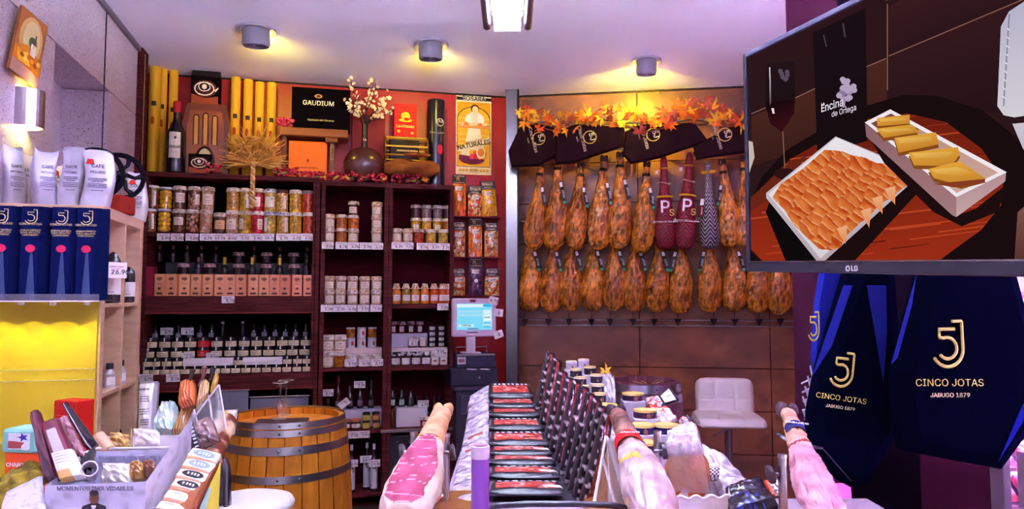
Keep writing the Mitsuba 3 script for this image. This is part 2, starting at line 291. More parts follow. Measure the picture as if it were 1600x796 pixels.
# --- jars
def cyl_uv(r, z0, z1, a0=0, a1=360, na=40, nz=18, flute=None):
    def fn(u, v):
        a = np.radians(a0 + (a1 - a0) * u); rr = r + (flute(a, v) if flute else 0); return rr * np.cos(a), rr * np.sin(a), z0 + (z1 - z0) * v
    m = grid(fn, na, nz); return m
def cells(m, r, pal, size, seed, dark=.35):     # voronoi patches of colour on a cylinder
    g = np.random.default_rng(seed); v = m[0]; a = np.arctan2(v[:, 1], v[:, 0]); q = np.stack([np.cos(a) * r, np.sin(a) * r, v[:, 2]], 1)
    z0, z1 = v[:, 2].min(), v[:, 2].max(); n = max(8, int(2 * math.pi * r * (z1 - z0) / size ** 2)); b = g.random(n) * 2 * math.pi; c = np.stack([np.cos(b) * r, np.sin(b) * r, z0 + g.random(n) * (z1 - z0)], 1)
    d = np.linalg.norm(q[:, None] - c[None], axis=2); o = np.argsort(d, 1)[:, :2]; d1, d2 = np.take_along_axis(d, o, 1).T
    P = np.array([lin(x) for x in pal])[g.integers(0, len(pal), n)]; e = np.clip((d2 - d1) / (size * .5), 0, 1)[:, None]
    return m[0], m[1], P[o[:, 0]] * (dark + (1 - dark) * e)
def cap_disc(r, z, c, n=20): return col(lathe([(r, z), (0, z)], n), c)
def cloth_lid(r, h, pal=('#f0e8e6', '#b9a08e', '#e6dcd8'), seed=0):
    m = cells(cyl_uv(r, 0, h, na=44, nz=6, flute=lambda a, v: .0016 * np.sin(a * 17) * (1 - v) + .004 * (1 - v) * (v < .3)), r, pal, .012, seed, .7)
    return join(m, col(lathe([(r, h), (r * .8, h + .004), (0, h + .004)], 22), pal[0]))
def label_m(r, z0, z1, a0=-90, wa=80, ink='#5a3a34', paper='#efe3d3', kind=0):
    m = cyl_uv(r + .001, z0, z1, a0 - wa / 2, a0 + wa / 2, 22, 16)
    u, v = np.repeat(np.linspace(0, 1, 22), 16), np.tile(np.linspace(0, 1, 16), 22); c = np.tile(lin(paper), (352, 1))
    on = ((v > .62) & (v < .8) & (abs(u - .5) < .16)) | ((abs(v - .38) < .03) & (abs(u - .5) < .3)) | ((abs(v - .2) < .03) & (abs(u - .5) < .22)) if kind == 0 else (abs(u - .75) < .14) & (abs(v - .78) < .1) | (abs(v - .15) < .04) & (u < .3)
    c[on] = lin(ink) * .6 + lin(paper) * .4; return m[0], m[1], c
def jar_kit(r, h, pal, size=.01, lid='cloth', label=None, seed=0, lidpal=None, lh=.026):
    hb = h - lh; b = cells(cyl_uv(r * .97, .004, hb, na=48, nz=20), r, pal, size, seed)
    b = join(b, col(lathe([(0, .0), (r * .93, 0), (r * .97, .004)], 24), pal[0]), col(lathe([(r * .97, hb), (r * .8, hb + .004)], 24), pal[0]))
    ps = [('jar', b, 'vg')]
    if lid == 'cloth': ps.append(('cloth_lid', xf(cloth_lid(r * 1.03, lh, lidpal or ('#f0e8e6', '#b9a08e', '#e6dcd8'), seed), tr(0, 0, hb)), 'vc'))
    else: ps.append(('lid', col(xf(lathe([(r * .95, 0), (r * .98, .002), (r * .98, lh - .003), (r * .93, lh), (0, lh)], 26), tr(0, 0, hb)), lid), 'vs'))
    for lb in (label or []): ps.append(('jar__label', label_m(r * .97, *lb), 'vs'))
    return ps
def ball_kit(r, h, c, br, seed):
    g = np.random.default_rng(seed); hb = h - .014; ms = [col(cyl(r * .72, .004, hb - .006, 16), '#b98a14')]; nz = int((hb - .01) / (br * 1.75))
    for i in range(nz):
        n = 6
        for j in range(n):
            a = 2 * math.pi * (j + .5 * (i % 2) + .1 * g.random()) / n
            ms.append(col(sph(br * (.92 + .14 * g.random()), 2, ((r - br * 1.06) * math.cos(a), (r - br * 1.06) * math.sin(a), .006 + br + i * br * 1.75)), lin(c) * (.85 + .25 * g.random())) )
    return [('jar', cyl_uv(r, .0, hb, na=30, nz=2), 'glass'), ('olives', (lambda m: m)(join(*[(m[0], m[1], m[2]) for m in ms])), 'vs'), ('lid', col(xf(lathe([(r, 0), (r * 1.02, .002), (r * 1.02, .012), (r * .96, .014), (0, .014)], 26), tr(0, 0, hb)), '#f2eef4'), 'vs')]
_c0 = col
def col(m, c): return (m[0], m[1], np.tile(np.asarray(c, float) if not isinstance(c, str) and not isinstance(c, tuple) else lin(c), (len(m[0]), 1)))
BIG = dict(r=.0425, h=.158)
LBL = (.05, .105, -90, 88); WH = '#f1ecf2'
pals = {'veg': ['#5a4a18', '#b8481c', '#7a6a20', '#8a3a14', '#3a2a14'], 'brown': ['#4a2814', '#6a3a1c', '#8a5424', '#2c170c'], 'chunk': ['#6a2c14', '#a8643c', '#e0b080', '#3a180c', '#c08050'], 'nut': ['#e8bc90', '#d89a6c', '#f0d0a8', '#c07c54'],
        'chick': ['#e6b24a', '#d89a34', '#f2cc70', '#b87820'], 'yel': ['#d8a414', '#e8c038', '#a87c10', '#c89020'], 'redp': ['#c01428', '#a80c1c', '#d82838'], 'art': ['#e2b83e', '#f0d070', '#b88c1c', '#e8c860'], 'corn': ['#f0b828', '#e8a81c', '#f8cc50', '#c88814'], 'pap': ['#c83c10', '#a82c0c', '#dc5418', '#8a200a'],
        'pale': ['#e8ccb0', '#f0dcc4', '#d8b090'], 'org': ['#e07818', '#d06410', '#ec9030'], 'dk': ['#3a1410', '#54201a', '#241010'], 'greyp': ['#8a6a6c', '#a88a88', '#5c4446'], 'honey': ['#b86010', '#d07c18', '#9a4c0c']}
def J(p, size=.01, lid='cloth', label=None, seed=0, **k): return kit(*jar_kit(k.get('r', .0425), k.get('h', .158), pals[p], size, lid, label, seed, k.get('lidpal'), k.get('lh', .026)))
bluep = ('#e8e8f4', '#6a72a8', '#d0d0e4'); strip = [(.02, .115, -62, 26, '#5a3a34', WH, 1)]
topj = [J('veg', .016, WH, [(.02, .12, -58, 22, '#5a3a34', WH, 1)], 1, lh=.016), kit(*ball_kit(.0425, .15, '#e8b400', .0165, 3)), J('brown', .01, 'cloth', [(.045, .112, -80, 84)], 3), J('chunk', .014, 'cloth', [(.035, .105, -50, 40)], 4), J('nut', .016, 'cloth', [(.035, .11, -84, 96)], 5), None,
        J('chick', .009, 'cloth', None, 7), J('yel', .012, 'cloth', strip, 8), J('redp', .03, 'cloth', [(.03, .1, -95, 84)], 9), J('art', .02, 'cloth', [(.03, .105, -90, 100, '#8a6a54', '#f4eedc', 1)], 10, lidpal=bluep), J('chick', .01, '#3a2018', strip, 11), J('corn', .011, 'cloth', None, 12), J('pap', .008, '#6a5a5c', None, 13)]
botj = [J('veg', .018, WH, [(.02, .125, -52, 24, '#5a3a34', WH, 1)], 14, lh=.018), kit(*ball_kit(.0425, .16, '#e8b400', .0185, 4)), J('brown', .01, 'cloth', [LBL], 15), J('chunk', .013, 'cloth', None, 16), J('nut', .02, 'cloth', None, 17), J('brown', .012, 'cloth', [(.028, .088, -90, 96, '#5a3a34', '#dcb488')], 18, h=.14), J('nut', .012, 'cloth', [(.028, .1, -92, 100)], 19),
        J('yel', .025, 'cloth', [(.03, .105, -120, 50)], 20), J('redp', .03, 'cloth', [(.03, .105, -60, 50)], 21), J('art', .028, 'cloth', [(.02, .115, -128, 40, '#5a3a34', WH, 1)], 22, lidpal=bluep), J('chick', .009, 'cloth', [(.018, .12, -55, 40, '#5a3a34', WH, 1)], 23, lidpal=bluep), J('corn', .012, 'cloth', None, 24), J('pap', .01, 'cloth', [(.02, .09, -15, 20)], 25)]
dsc = ['mixed pickled vegetables with white lid', 'big yellow olives with white lid', 'brown preserve with cream label', 'dark mixed chunks', 'pale pink beans', 'brown preserve with tan label', 'chickpeas', 'yellow vegetable strips with cream label', 'bright red preserve', 'pale artichoke hearts', 'light chickpeas with long white label', 'round yellow corn', 'orange red paprika lentils']
bx = [234, 257, 280, 301, 322, 344, 363, 383, 402.6, 422, 442, 462, 482.5]; tx = [238, 259.3, 281, 304, 325, 0, 364, 384, 403, 422.6, 441, 462, 481]
for i in range(13):
    tB = TF - .05; s = su(bx[i], 345, tB); stamp(botj[i], 'preserve_jar', f'jar of {dsc[i]}, lower row of big jars, {nth(i, 13)}', 'jar', red.M(s, tB, zA[0], rnd.uniform(-8, 8)), 'big preserve jars on the wide unit')
    if topj[i]:
        s = su(tx[i], 310, tB); stamp(topj[i], 'preserve_jar', f'jar of {dsc[i]}, upper row of big jars, {nth(i, 13)}', 'jar', red.M(s, tB, zA[0] + (.1605 if i != 1 else .1605), rnd.uniform(-8, 8)), 'big preserve jars on the wide unit')
for x, p in zip((235.5, 258.5, 280, 303, 325, 344, 363, 383, 402.5, 422, 444, 463, 482.5), (None, '3.00', '3.00', '3.00', '6.75', '10.75', '8.00', '5.75', '3.00', '10.75', '5.75', '3.75', '3.75')):
    if x == 235.5: continue
    put_tag(uA, su(x - 3, 370), TF + .001, zu(x, 370.5) - .002, p)
# --- middle shelf: peach boxes, and dark jars and bottles on two black risers behind them
def carton(w, d, h, c, marks):
    m = col(box(-w / 2, w / 2, -d / 2, d / 2, 0, h, .0015), c); return [('carton', m, 'vs'), ('print', join(*[xf(k, tr(0, -d / 2 - .0002, 0)) for k in marks]), 'vs')]
def oakmark(s, z, c):
    return [col(card([(s * (math.cos(a) * (1 + .12 * math.cos(7 * a))) * .5, z + s * .3 * math.sin(a) * (1 + .1 * math.cos(5 * a))) for a in np.linspace(0, 6.28, 24)[:-1]]), c), col(rect(s * .1, s * .35, 0, z - s * .35), c)]
pk = [kit(*carton(.068, .055, .15, c, oakmark(.036, .118, '#7a4a34') + [col(rect(.036, .012, 0, .018), '#3a1c18'), col(rect(.018, .014, 0, .052), '#5a2c24'), col(rect(.03, .003, 0, .085), '#a87858')])) for c in ('#e8a878', '#e09c74', '#dc9070')]
px_ = [252, 270.4, 288.9, 307.9, 326.3, 343.8, 360, 377.8, 395.7, 413.4, 429.5, 446.4, 464, 481.8]
for i, x in enumerate(px_): stamp(pk[min(2, i // 5)], 'peach_carton', f'slim peach carton on middle shelf of wide unit, {nth(i, 14)}', 'carton', red.M(su(x, 447, TF - .035), TF - .035, zA[1], rnd.uniform(-14, 6)), 'peach cartons on the wide unit')
mb = thing('maroon_box', 'maroon box at the left end of the row of peach cartons', 'box'); put(mb, col(xf(box(-.035, .035, -.05, .05, 0, .2, .002), red.M(su(234, 440, TF - .06), TF - .06, zA[1])), '#6a1428'), 'vs')
for i, (t0, t1, h) in enumerate(((.10, .2, .15), (.02, .095, .24))):
    one('shelf_riser', ('black riser step behind the peach cartons', 'higher black riser step at the back of middle shelf')[i], 'riser', col(xf(box(su(247), su(489), -t1, -t0, 0, h, .003), red.M(0, 0, zA[1])), '#0b0708'), 'vs')
dkjar = kit(('jar', col(lathe([(0, 0), (.034, 0), (.036, .004), (.036, .05), (.03, .058)], 24), '#16090a'), 'vg'), ('cloth_lid', xf(cloth_lid(.037, .022, ('#c9a8a4', '#7c5654', '#b08c88'), 2), tr(0, 0, .052)), 'vc'))
def bottle(r, h, rn, hs, c, cap=None, lab=None, capl=.03, labels_=(), n=22, mat_='vg'):
    p = [(0, 0), (r * .92, 0), (r, .006), (r, hs), (r * .97, hs + .012), (r * .72, hs + .03), (rn * 1.1, hs + .045), (rn, hs + .06), (rn, h - .002), (0, h)]
    ps = [('bottle', col(lathe(p, n, 50), c), mat_)]
    if cap: ps.append(('cap', col(xf(lathe([(rn + .001, 0), (rn + .002, .002), (rn + .002, capl - .002), (rn, capl), (0, capl)], n), tr(0, 0, h - capl + .002)), cap), 'vs'))
    for (z0, z1, wa, paper, ink, kd) in labels_: ps.append(('bottle__label', label_m(r, z0, z1, -90, wa, ink, paper, kd), 'vs'))
    return ps
yb = kit(*bottle(.03, .125, .009, .03, '#151008', '#d8b43c', capl=.055)); db = kit(*bottle(.026, .12, .009, .05, '#120808', '#4a3028', capl=.04, labels_=[(.012, .04, 70, '#2a2430', '#0a0808', 0)])); rb = kit(*bottle(.024, .12, .008, .05, '#100808', '#6a3020', capl=.036))
for x, q in ((240, dkjar), (287, dkjar), (310, db), (328, dkjar), (351, yb), (373, dkjar), (394, yb), (416, dkjar), (437, yb), (460, dkjar), (479, db)):
    n_ = {id(dkjar): 'dark jar with pinkish cloth lid', id(yb): 'dark bottle with tall yellow neck', id(db): 'dark bottle with small grey label'}[id(q)]; L_ = [x2 for x2 in (240, 287, 310, 328, 351, 373, 394, 416, 437, 460, 479)]
    stamp(q, {id(dkjar): 'dark_jar', id(yb): 'oil_bottle', id(db): 'dark_bottle'}[id(q)], f'{n_} just behind the peach cartons, {ORD[L_.index(x)]} item from left', 'jar' if q is dkjar else 'bottle', red.M(su(x, 415, .15), .15, zA[1] + (.15 if x > 245 else 0) + .0), 'dark jars and bottles behind the cartons')
for i, x in enumerate((249, 270, 292, 315, 337, 373, 397, 417, 437, 459, 480)):
    q = dkjar if x in (373, 417, 459) else rb; stamp(q, 'dark_jar' if q is dkjar else 'dark_bottle', f'{"dark jar" if q is dkjar else "dim dark bottle"} in shadow on the higher riser, {nth(i, 11)}', 'jar' if q is dkjar else 'bottle', red.M(su(x, 395, .06), .06, zA[1] + .24), 'dim jars and bottles at the back of the middle shelf')
put_tag(uA, su(356.5, 470), TF + .004, zu(357, 468.5), '3.75')
# --- third shelf: flat dark pots with cream labels
def pot(r, h, red_=False):
    lb = '#c8141c' if red_ else '#ece0c0'
    return kit(('pot', col(lathe([(0, 0), (r * .94, 0), (r, .003), (r, h * .68), (r * .96, h * .7)], 24), '#a81018' if red_ else '#1a0c0c'), 'vg'), ('lid', col(xf(lathe([(r * .97, 0), (r * .97, h * .27), (r * .92, h * .3), (0, h * .3)], 24), tr(0, 0, h * .7)), '#0c090c'), 'vs'),
               ('pot__label', label_m(r, h * .04, h * .62, -90, 120, '#f4d0d0' if red_ else '#5a3024', lb, 0), 'vs'), ('seal', col(join(cyl_uv(r * .985, h * .62, h * 1.01, -97, -83, 4, 3), xf(box(-r * .12, r * .12, -r * .98, -r * .1, h, h + .0012), tr())), '#f4f0f0'), 'vs'))
z3 = zA[2]; p1, p2, p2r = pot(.0335, .054), pot(.041, .066), pot(.041, .066, True); gp = 'flat dark pots with cream labels'
for i in range(17):
    x = 226.5 + i * 15.83; stamp(p1, 'pate_pot', f'flat dark pot in the front row, bottom layer, third shelf, {nth(i, 17)}', 'pot', red.M(su(x, 582, TF - .04), TF - .04, z3), gp)
for x, w in ((229.5, '1st'), (244, ''), (261, ''), (278, ''), (373, 'm'), (449, ''), (465, ''), (479.7, '')): stamp(p1, 'pate_pot', f'flat dark pot in the second layer of the front row, third shelf, {ORD[[229.5, 244, 261, 278, 373, 449, 465, 479.7].index(x)]} from left', 'pot', red.M(su(x, 570, TF - .04), TF - .04, z3 + .0545), gp)
one('shelf_riser', 'low black riser under the two back rows of flat pots', 'riser', col(xf(box(su(228), su(490), -.20, -.02, 0, .108, .003), red.M(0, 0, z3)), '#0b0708'), 'vs')
up = [85, 165, 240, 317, 393, 472, 555, 633, 708, 783, 858, 925, 997]; lo = [70, 152, 235, 310, 390, 470, 550, 627, 703, 777, 848, 918, 990]
for j, (xs, zz) in enumerate(((lo, .108), (up, .1745))):
    for i, x in enumerate(xs):
        r_ = i == 4; x = x / 3.79 + 215; stamp(p2r if r_ else p2, 'pate_pot', (f'bright red flat pot, {("lower", "upper")[j]} one of the two red pots on third shelf' if r_ else f'flat dark pot, {("third", "top")[j]} layer on third shelf, {nth(i, 13)}'), 'pot', red.M(su(x, 545, .155), .155, z3 + zz), None if r_ else gp)
for x0, x1, w in ((287, 365, 'left'), (380, 441, 'right')):
    a, b = su(x0, 568, TF - .04), su(x1, 568, TF - .04); m = xf(prism([(-.028, 0), (.028, 0), (.03, .012), (.024, .045), (.016, .05), (-.02, .05), (-.03, .03)], b - a), rot('y', 90), rot('z', 90))
    m = xf(m, tr()); one('paper_bundle', f'long white paper wrapped bundle on the pots, {w} of two', 'bundle', col(xf(m, tr()), '#f0ecf4') if False else col(xf(prism([(0, 0), (.055, 0), (.057, .03), (.046, .05), (.01, .05), (-.002, .02)], b - a), red.M(a, TF - .012, z3 + .0545), mat([0, 0, 0], [0, 1, 0], [0, 0, 1], [1, 0, 0])), '#f0ecf4'), 'vc')
for x, p in ((302, '4.75'), (340, '3.75'), (228, '3.75')): put_tag(uA, su(x - 8, 555, .2), .205, zu(x, 557, .2), p)
ob = kit(*bottle(.022, .085, .009, .03, '#0a080c', '#241c20', capl=.016, labels_=[(.004, .034, 100, '#9a94a8', '#2a2430', 0)]))
one('shelf_riser', 'tall black riser at the back of the third shelf', 'riser', col(xf(box(su(228), su(490), -.105, -.015, .109, .235, .003), red.M(0, 0, z3)), '#080507'), 'vs')
xs = [243, 262.5, 279, 297, 312.6, 330.6, 396.5, 413, 430, 446, 461.7, 477.5]
for i, x in enumerate(xs): stamp(ob, 'oil_bottle', f'small dark bottle with pale arched label at back of third shelf, {nth(i, 12)}', 'bottle', red.M(su(x, 523, .06), .06, z3 + .235), 'small dark bottles with pale labels')
tb = kit(*bottle(.014, .11, .009, .05, '#0a080c', '#e8e4ec', capl=.014))
for i, x in enumerate((348, 379)):
    for j in (0, 1): stamp(tb, 'tall_bottle', f'thin dark bottle with white cap, {("left", "right")[i]} pair, {("front", "back")[j]} one, third shelf', 'bottle', red.M(su(x, 515, .06 - .035 * j + .015), .075 - .04 * j, z3 + .235 + (.0 if not j else .0)))
for x, p in ((261, '3.75'), (293, '4.75')): put_tag(uA, su(x, 517, .1), .105, zu(x, 518, .1), p)
for x, p in ((228.5, '3.75'), (270.5, '3.75')): put_tag(uA, su(x, 590), TF + .004, zu(x, 591), p, w=.086, h=.052)
# --- grey panelled base cabinet of the wide unit
part(uA, 'base_panel', col(xf(box(su(345), su(393), -TF, -TF + .02, zu(360, 700), zu(360, 612), .002), red.M(0, 0, 0)), '#7c8296'), 'vg'); part(uA, 'base_panel', col(xf(box(su(396), su(486), -TF, -TF + .02, zu(440, 700), zu(440, 622), .002), red.M(0, 0, 0)), '#6a7084'), 'vg')
for a, b, y in ((343, 395, 611), (394.5, 488, 621)): part(uA, 'panel_frame', col(xf(tube([(su(a), -TF - .002, zu(a, y)), (su(b), -TF - .002, zu(a, y))], .005, 6), red.M(0, 0, 0)), '#b8b4c4'), 'vm')
# --- narrow units
SM = dict(r=.038, h=.098, lh=.022)
def K(p, seed, label=True, size=.01, **k): return J(p, size, 'cloth', [(.014, .06, -90, 100)] if label is True else label, seed, **{**SM, **k})
kl = [K('pale', 31), K('pale', 32, lidpal=('#f2e8d8', '#c09a70', '#e8d8c0')), K('org', 33, None, .03), K('honey', 34, None, .014), K('corn', 35, None, .012), K('corn', 36, [(.014, .05, -90, 70)], .014), K('dk', 37, None, .01), K('greyp', 38, None, .008), K('pap', 39, None, .01), K('art', 40, None, .012), K('dk', 41, [(.014, .06, -90, 90, '#2a1210', '#e8d4d0')], .01)]
kn = ['cream labelled jar', 'cream labelled jar', 'orange marmalade jar', 'dark amber jar', 'yellow corn jar', 'yellow jar with small label', 'dark red jar', 'grey pink spice jar', 'brick red lentil jar', 'pale yellow jar', 'dark jar with pink label']
def stack(rows, xs, y, t, z, unit_, shelf, group, h=.0985):
    for i, (x, col_) in enumerate(zip(xs, rows)):
        for j, q in enumerate(col_):
            lv = ('bottom', 'second', 'third', 'fourth')[j]; stamp(kl[q], 'preserve_jar', f'{kn[q]}, {lv} layer, {nth(i, len(xs))} stack, {shelf}, {unit_}', 'jar', red.M(su(x, y, t), t, z + j * h, rnd.uniform(-12, 12)), group)
X = lambda L, o=490: [v / 3.79 + o for v in L]
stack([(0, 1), (3, 3), (0, 2, 10), (), (1, 1, 1)], X([93, 166, 235, 305, 374]), 360, TF - .045, zB[0], 'middle unit', 'top shelf', 'small jars on the middle narrow unit')
stack([(0, 1), (1, 0), (0, 0), (1, 1), (0, 1)], X([93, 160, 230, 302, 372]), 460, TF - .045, zB[1], 'middle unit', 'second shelf', 'small jars on the middle narrow unit')
stack([(0,), (1,), (8,), (4,), (9,)], X([493, 558, 622, 695, 768]), 360, TF - .04, zC[0], 'right unit', 'front row', 'small jars on the right narrow unit')
one('shelf_riser', 'low black riser at the back of the top shelf of right narrow unit', 'riser', col(xf(box(su(640, 340, .15), su(702, 340, .15), -.19, -.03, 0, .094, .003), red.M(0, 0, zC[0])), '#0b0708'), 'vs')
stack([(5, 6), (4, 7), (5, 7), (2, 6)], X([605, 669, 735, 795]), 340, .145, zC[0] + .094, 'right unit', 'raised row', 'small jars on the right narrow unit')
for x, y, p in ((88, 394, '2.50'), (168, 394, '4.75'), (240, 394, '4.75'), (312, 394, '2.75'), (382, 394, '3.75'), (88, 764, '7.75'), (160, 764, '3.75'), (229, 764, '6.75'), (303, 764, '3.75'), (378, 764, '7.75')): put_tag(uB, su(x / 3.79 + 489, 380), TF + .003, zu(555, y / 3.79 + 280 + .5), p)
for x, y, p in ((497, 395, '6.75'), (560, 395, '7.75'), (645, 397, '3.75'), (714, 397, '3.75'), (776, 397, '3.75'), (769, 756, '7.75')): put_tag(uC, su(x / 3.79 + 489.5, 380), TF + .003, zu(655, y / 3.79 + 280 + .5), p)
def cloth_bottle(c, seed):
    return kit(('bottle', col(lathe([(0, 0), (.03, 0), (.033, .005), (.033, .085), (.026, .105), (.016, .12), (.014, .135)], 22, 50), c), 'vg'), ('cloth_lid', xf(join(cells(cyl_uv(.02, 0, .04, na=40, nz=7, flute=lambda a, v: .012 * (1 - v) ** 2 * (1 + .35 * np.sin(a * 6 + seed))), .03, ('#f0e6d4', '#b88a5c', '#e8d8bc'), .012, seed, .7), cap_disc(.02, .04, '#f0e6d4')), tr(0, 0, .108)), 'vc'), ('bottle__label', label_m(.033, .022, .066, -90, 100, '#7a3a34', '#ece4e4', 0), 'vs'))
for i, (x, c) in enumerate(zip(X([490, 547, 602, 658, 713, 762, 797]), ('#c8781c', '#8a6a14', '#b88414', '#d8780c', '#b8480c', '#b04010', '#b04c10'))):
    stamp(cloth_bottle(c, i), 'syrup_bottle', f'amber bottle with gathered cloth cap, second shelf of right narrow unit, {nth(i, 7)}', 'bottle', red.M(su(x, 465, TF - .04), TF - .04, zC[1], rnd.uniform(-6, 6)), 'bottles with gathered cloth caps')
# third shelf of the middle unit
Y = lambda v: v / 3.79 + 480
bigj = [K('pale', 50, [(.016, .07, -90, 110)], r=.043, h=.112, lh=.03), K('honey', 51, None, .012, r=.043, h=.112, lh=.03)]
for i, (x, lv, q) in enumerate(((85, 0, 0), (155, 0, 1), (85, 1, 0), (157, 1, 0))): stamp(bigj[q], 'preserve_jar', f'{("broad cream labelled jar", "broad amber jar")[q]} with cloth lid, {("lower", "upper")[lv]} {("left", "right")[i % 2]}, third shelf of middle narrow unit', 'jar', red.M(su(x / 3.79 + 490, 560, TF - .05), TF - .05, zB[2] + lv * .1125))
one('pink_box', 'pinkish white box lying behind the cloth topped jars, third shelf of middle narrow unit', 'box', col(xf(box(su(538, 555, .2), su(597, 555, .2), -.2, -.05, 0, .128, .003), red.M(0, 0, zB[2])), '#e8cfd4'), 'vs')
tin = kit(('tin', cells(cyl_uv(.031, 0, .062, na=36, nz=10), .031, ('#e8e4ee', '#dcd8e4'), .02, 1, .95), 'vs'), ('lid', col(lathe([(.031, .062), (.033, .063), (.033, .072), (.03, .074), (0, .074)], 24), '#c8c4cc'), 'vs'), ('tin__label', col(cyl_uv(.0315, .018, .046, -84, -52, 6, 3), '#b82838'), 'vs')); gold = kit(('tin', cells(cyl_uv(.031, 0, .062, na=36, nz=10), .031, pals['honey'], .01, 2), 'vg'), ('lid', col(lathe([(.031, .062), (.033, .063), (.033, .072), (.03, .074), (0, .074)], 24), '#d8d4dc'), 'vs'))
for i, (x, lv, q) in enumerate(((220, 0, tin), (283, 0, tin), (346, 0, tin), (218, 1, gold), (283, 1, tin), (346, 1, gold))): stamp(q, 'small_tin', f'{"white tin with red square" if q is tin else "small amber glass tin"}, {("lower", "upper")[lv]} row on the pink box, {nth(i % 3, 3)}', 'tin', red.M(su(x / 3.79 + 490, 535, .15), .15, zB[2] + .128 + lv * .0745))
cj = K('pale', 52, None, r=.036, h=.085, lh=.03)
for i, x in enumerate((222, 298, 372)): stamp(cj, 'preserve_jar', f'small jar with white cloth lid before the pink box, {nth(i, 3)}', 'jar', red.M(su(x / 3.79 + 490, 565, TF - .04), TF - .04, zB[2])); put_tag(uB, su((218, 302, 377)[i] / 3.79 + 490, 567), TF + .004, zu(560, Y(331)), ('9.75', '6.75', '5.75')[i])
# fourth shelf of the middle unit
one('paper_sheet', 'lavender white box behind yellow pots, fourth shelf of middle narrow unit', 'box', col(xf(box(su(524, 640, .2), su(598, 640, .2), -.19, -.04, 0, .125, .003), red.M(0, 0, zB[3])), '#d4d0e8'), 'vs')
for i, (x, h, z) in enumerate(((85, .2, 0), (145, .24, 1), (215, .16, 1), (275, .18, 1), (340, .2, 1))):
    stamp(kit(*bottle(.024, h, .009, h * .45, ('#0e0a08', '#2a0c0a')[i == 1], ('#2a2420', '#7a2420')[i == 1], capl=.05, labels_=[(.02, .06, 90, '#6a5a5c', '#1a1214', 0)])), 'dark_bottle', f'dim dark bottle on fourth shelf of middle narrow unit, {nth(i, 5)}', 'bottle', red.M(su(x / 3.79 + 490, 620, .12), .12, zB[3] + (.125 if z else 0)))
mp = {c: kit(('pot', col(lathe([(0, 0), (.026, 0), (.028, .004), (.028, .036), (.025, .04)], 20), c), 'vg'), ('lid', col(lathe([(.026, .04), (.0275, .041), (.0275, .054), (.025, .056), (0, .056)], 20), l), 'vs'), ('pot__label', label_m(.028, .008, .03, -90, 110, '#2a1a08', c2, 0), 'vs')) for c, l, c2 in (('#c8a018', '#141010', '#e0cc60'), ('#a86820', '#141010', '#d8a460'), ('#3a2010', '#c87850', '#f0ece8'))}
for i, (x, lv, c) in enumerate(((188, 0, '#3a2010'), (250, 0, '#3a2010'), (312, 0, '#c8a018'), (372, 0, '#a86820'), (312, 1, '#c8a018'), (368, 1, '#a86820'))):
    stamp(mp[c], 'small_pot', ('small pot with white label and brown lid beside the wooden barrel, ' + ('left', 'right')[i] + ' one') if i < 2 else f'small {"yellow" if c == "#c8a018" else "amber"} pot with black lid, {("lower", "upper")[lv]} one, fourth shelf', 'pot', red.M(su(x / 3.79 + 490, 660, TF - .05), TF - .05, zB[3] + lv * .0565) @ sc(1.25 if i < 2 else 1.0))
for x, p in ((172, '7.75'), (232, '7.75'), (297, '7.75')): put_tag(uB, su(x / 3.79 + 490, 675), TF + .004, zu(560, Y(756)), p)
put_tag(uB, su(512, 614, .15), .16, zu(512, 614, .15), '5.75'); put_tag(uB, su(562, 601, .15), .16, zu(562, 601, .15), '7.75'); put_tag(uB, su(537.5, 631, .2), .2, zu(537.5, 631, .2), '7', tilt=-38)
# bottom shelf of the middle unit: white bottles with numbers
for i, (x, n_) in enumerate(((549, '6'), (573, '5'), (584, '8'))):
    q = bottle(.026, .33, .009, .2, '#14101a', '#c8c4d0', capl=.04, labels_=[(.02, .19, 150, '#d8d4e4', '#4a4458', 1)]); q.append(('number', xf(text(n_, .03, True, c='#14101a'), tr(0, -.0275, .16)), 'vs'))
    stamp(kit(*q), 'white_label_bottle', f'tall bottle with white label, number {"six five eight".split()[i]}, bottom shelf of middle narrow unit', 'bottle', red.M(su(x, 740, TF - .05 - (.05 if i == 1 else 0)), TF - .05 - (.05 if i == 1 else 0), zB[4])); put_tag(uB, su(x + (1, -1, 1)[i], 724, TF - .01), TF - .01 - (.05 if i == 1 else 0), zu(x, (724, 720, 724)[i], TF - .02), ('16.50', '18.50', '19.00')[i])
# third shelf of the right unit
one('white_box', 'lavender white long box behind the checked jars, third shelf of right narrow unit', 'box', col(xf(box(su(611, 560, .2), su(699, 560, .2), -.2, -.12, 0, .122, .003), red.M(0, 0, zC[2])), '#e8d4dc'), 'vs')
one('white_box', 'lavender box on the riser under the two pink labelled jars', 'box', col(xf(box(su(611, 530, .11), su(668, 530, .11), -.11, -.03, 0, .225, .003), red.M(0, 0, zC[2])), '#cfc8e0'), 'vs')
ck = ('#e8e4ec', '#1a1418', '#cfc8d0')
for i, x in enumerate((485, 545, 605, 664)): stamp(kit(*jar_kit(.036, .1, ['#2a1416', '#3a1c1c'], .02, 'cloth', [(.01, .055, -90, 110, '#5a5058', '#e4e0e8')], 60 + i, ck, .028)), 'checked_jar', f'dark jar with black and white checked cloth lid, {nth(i, 4)}', 'jar', red.M(su(x / 3.79 + 490, 560, TF - .04), TF - .04, zC[2]), 'jars with checked cloth lids')
cb = kit(*carton(.05, .05, .055, '#ece2e2', [col(rect(.026, .012, 0, .03), '#b05a4c')]))
for i, (x, z) in enumerate(((717, 0), (768, 0), (735, 1), (770, 1))): stamp(cb, 'white_cube_box', f'small white cube box, {("lower left", "lower right", "upper left", "upper right")[i]} of four, third shelf of right narrow unit', 'box', red.M(su(x / 3.79 + 490, 560, TF - .04), TF - .04, zC[2] + z * .0555))
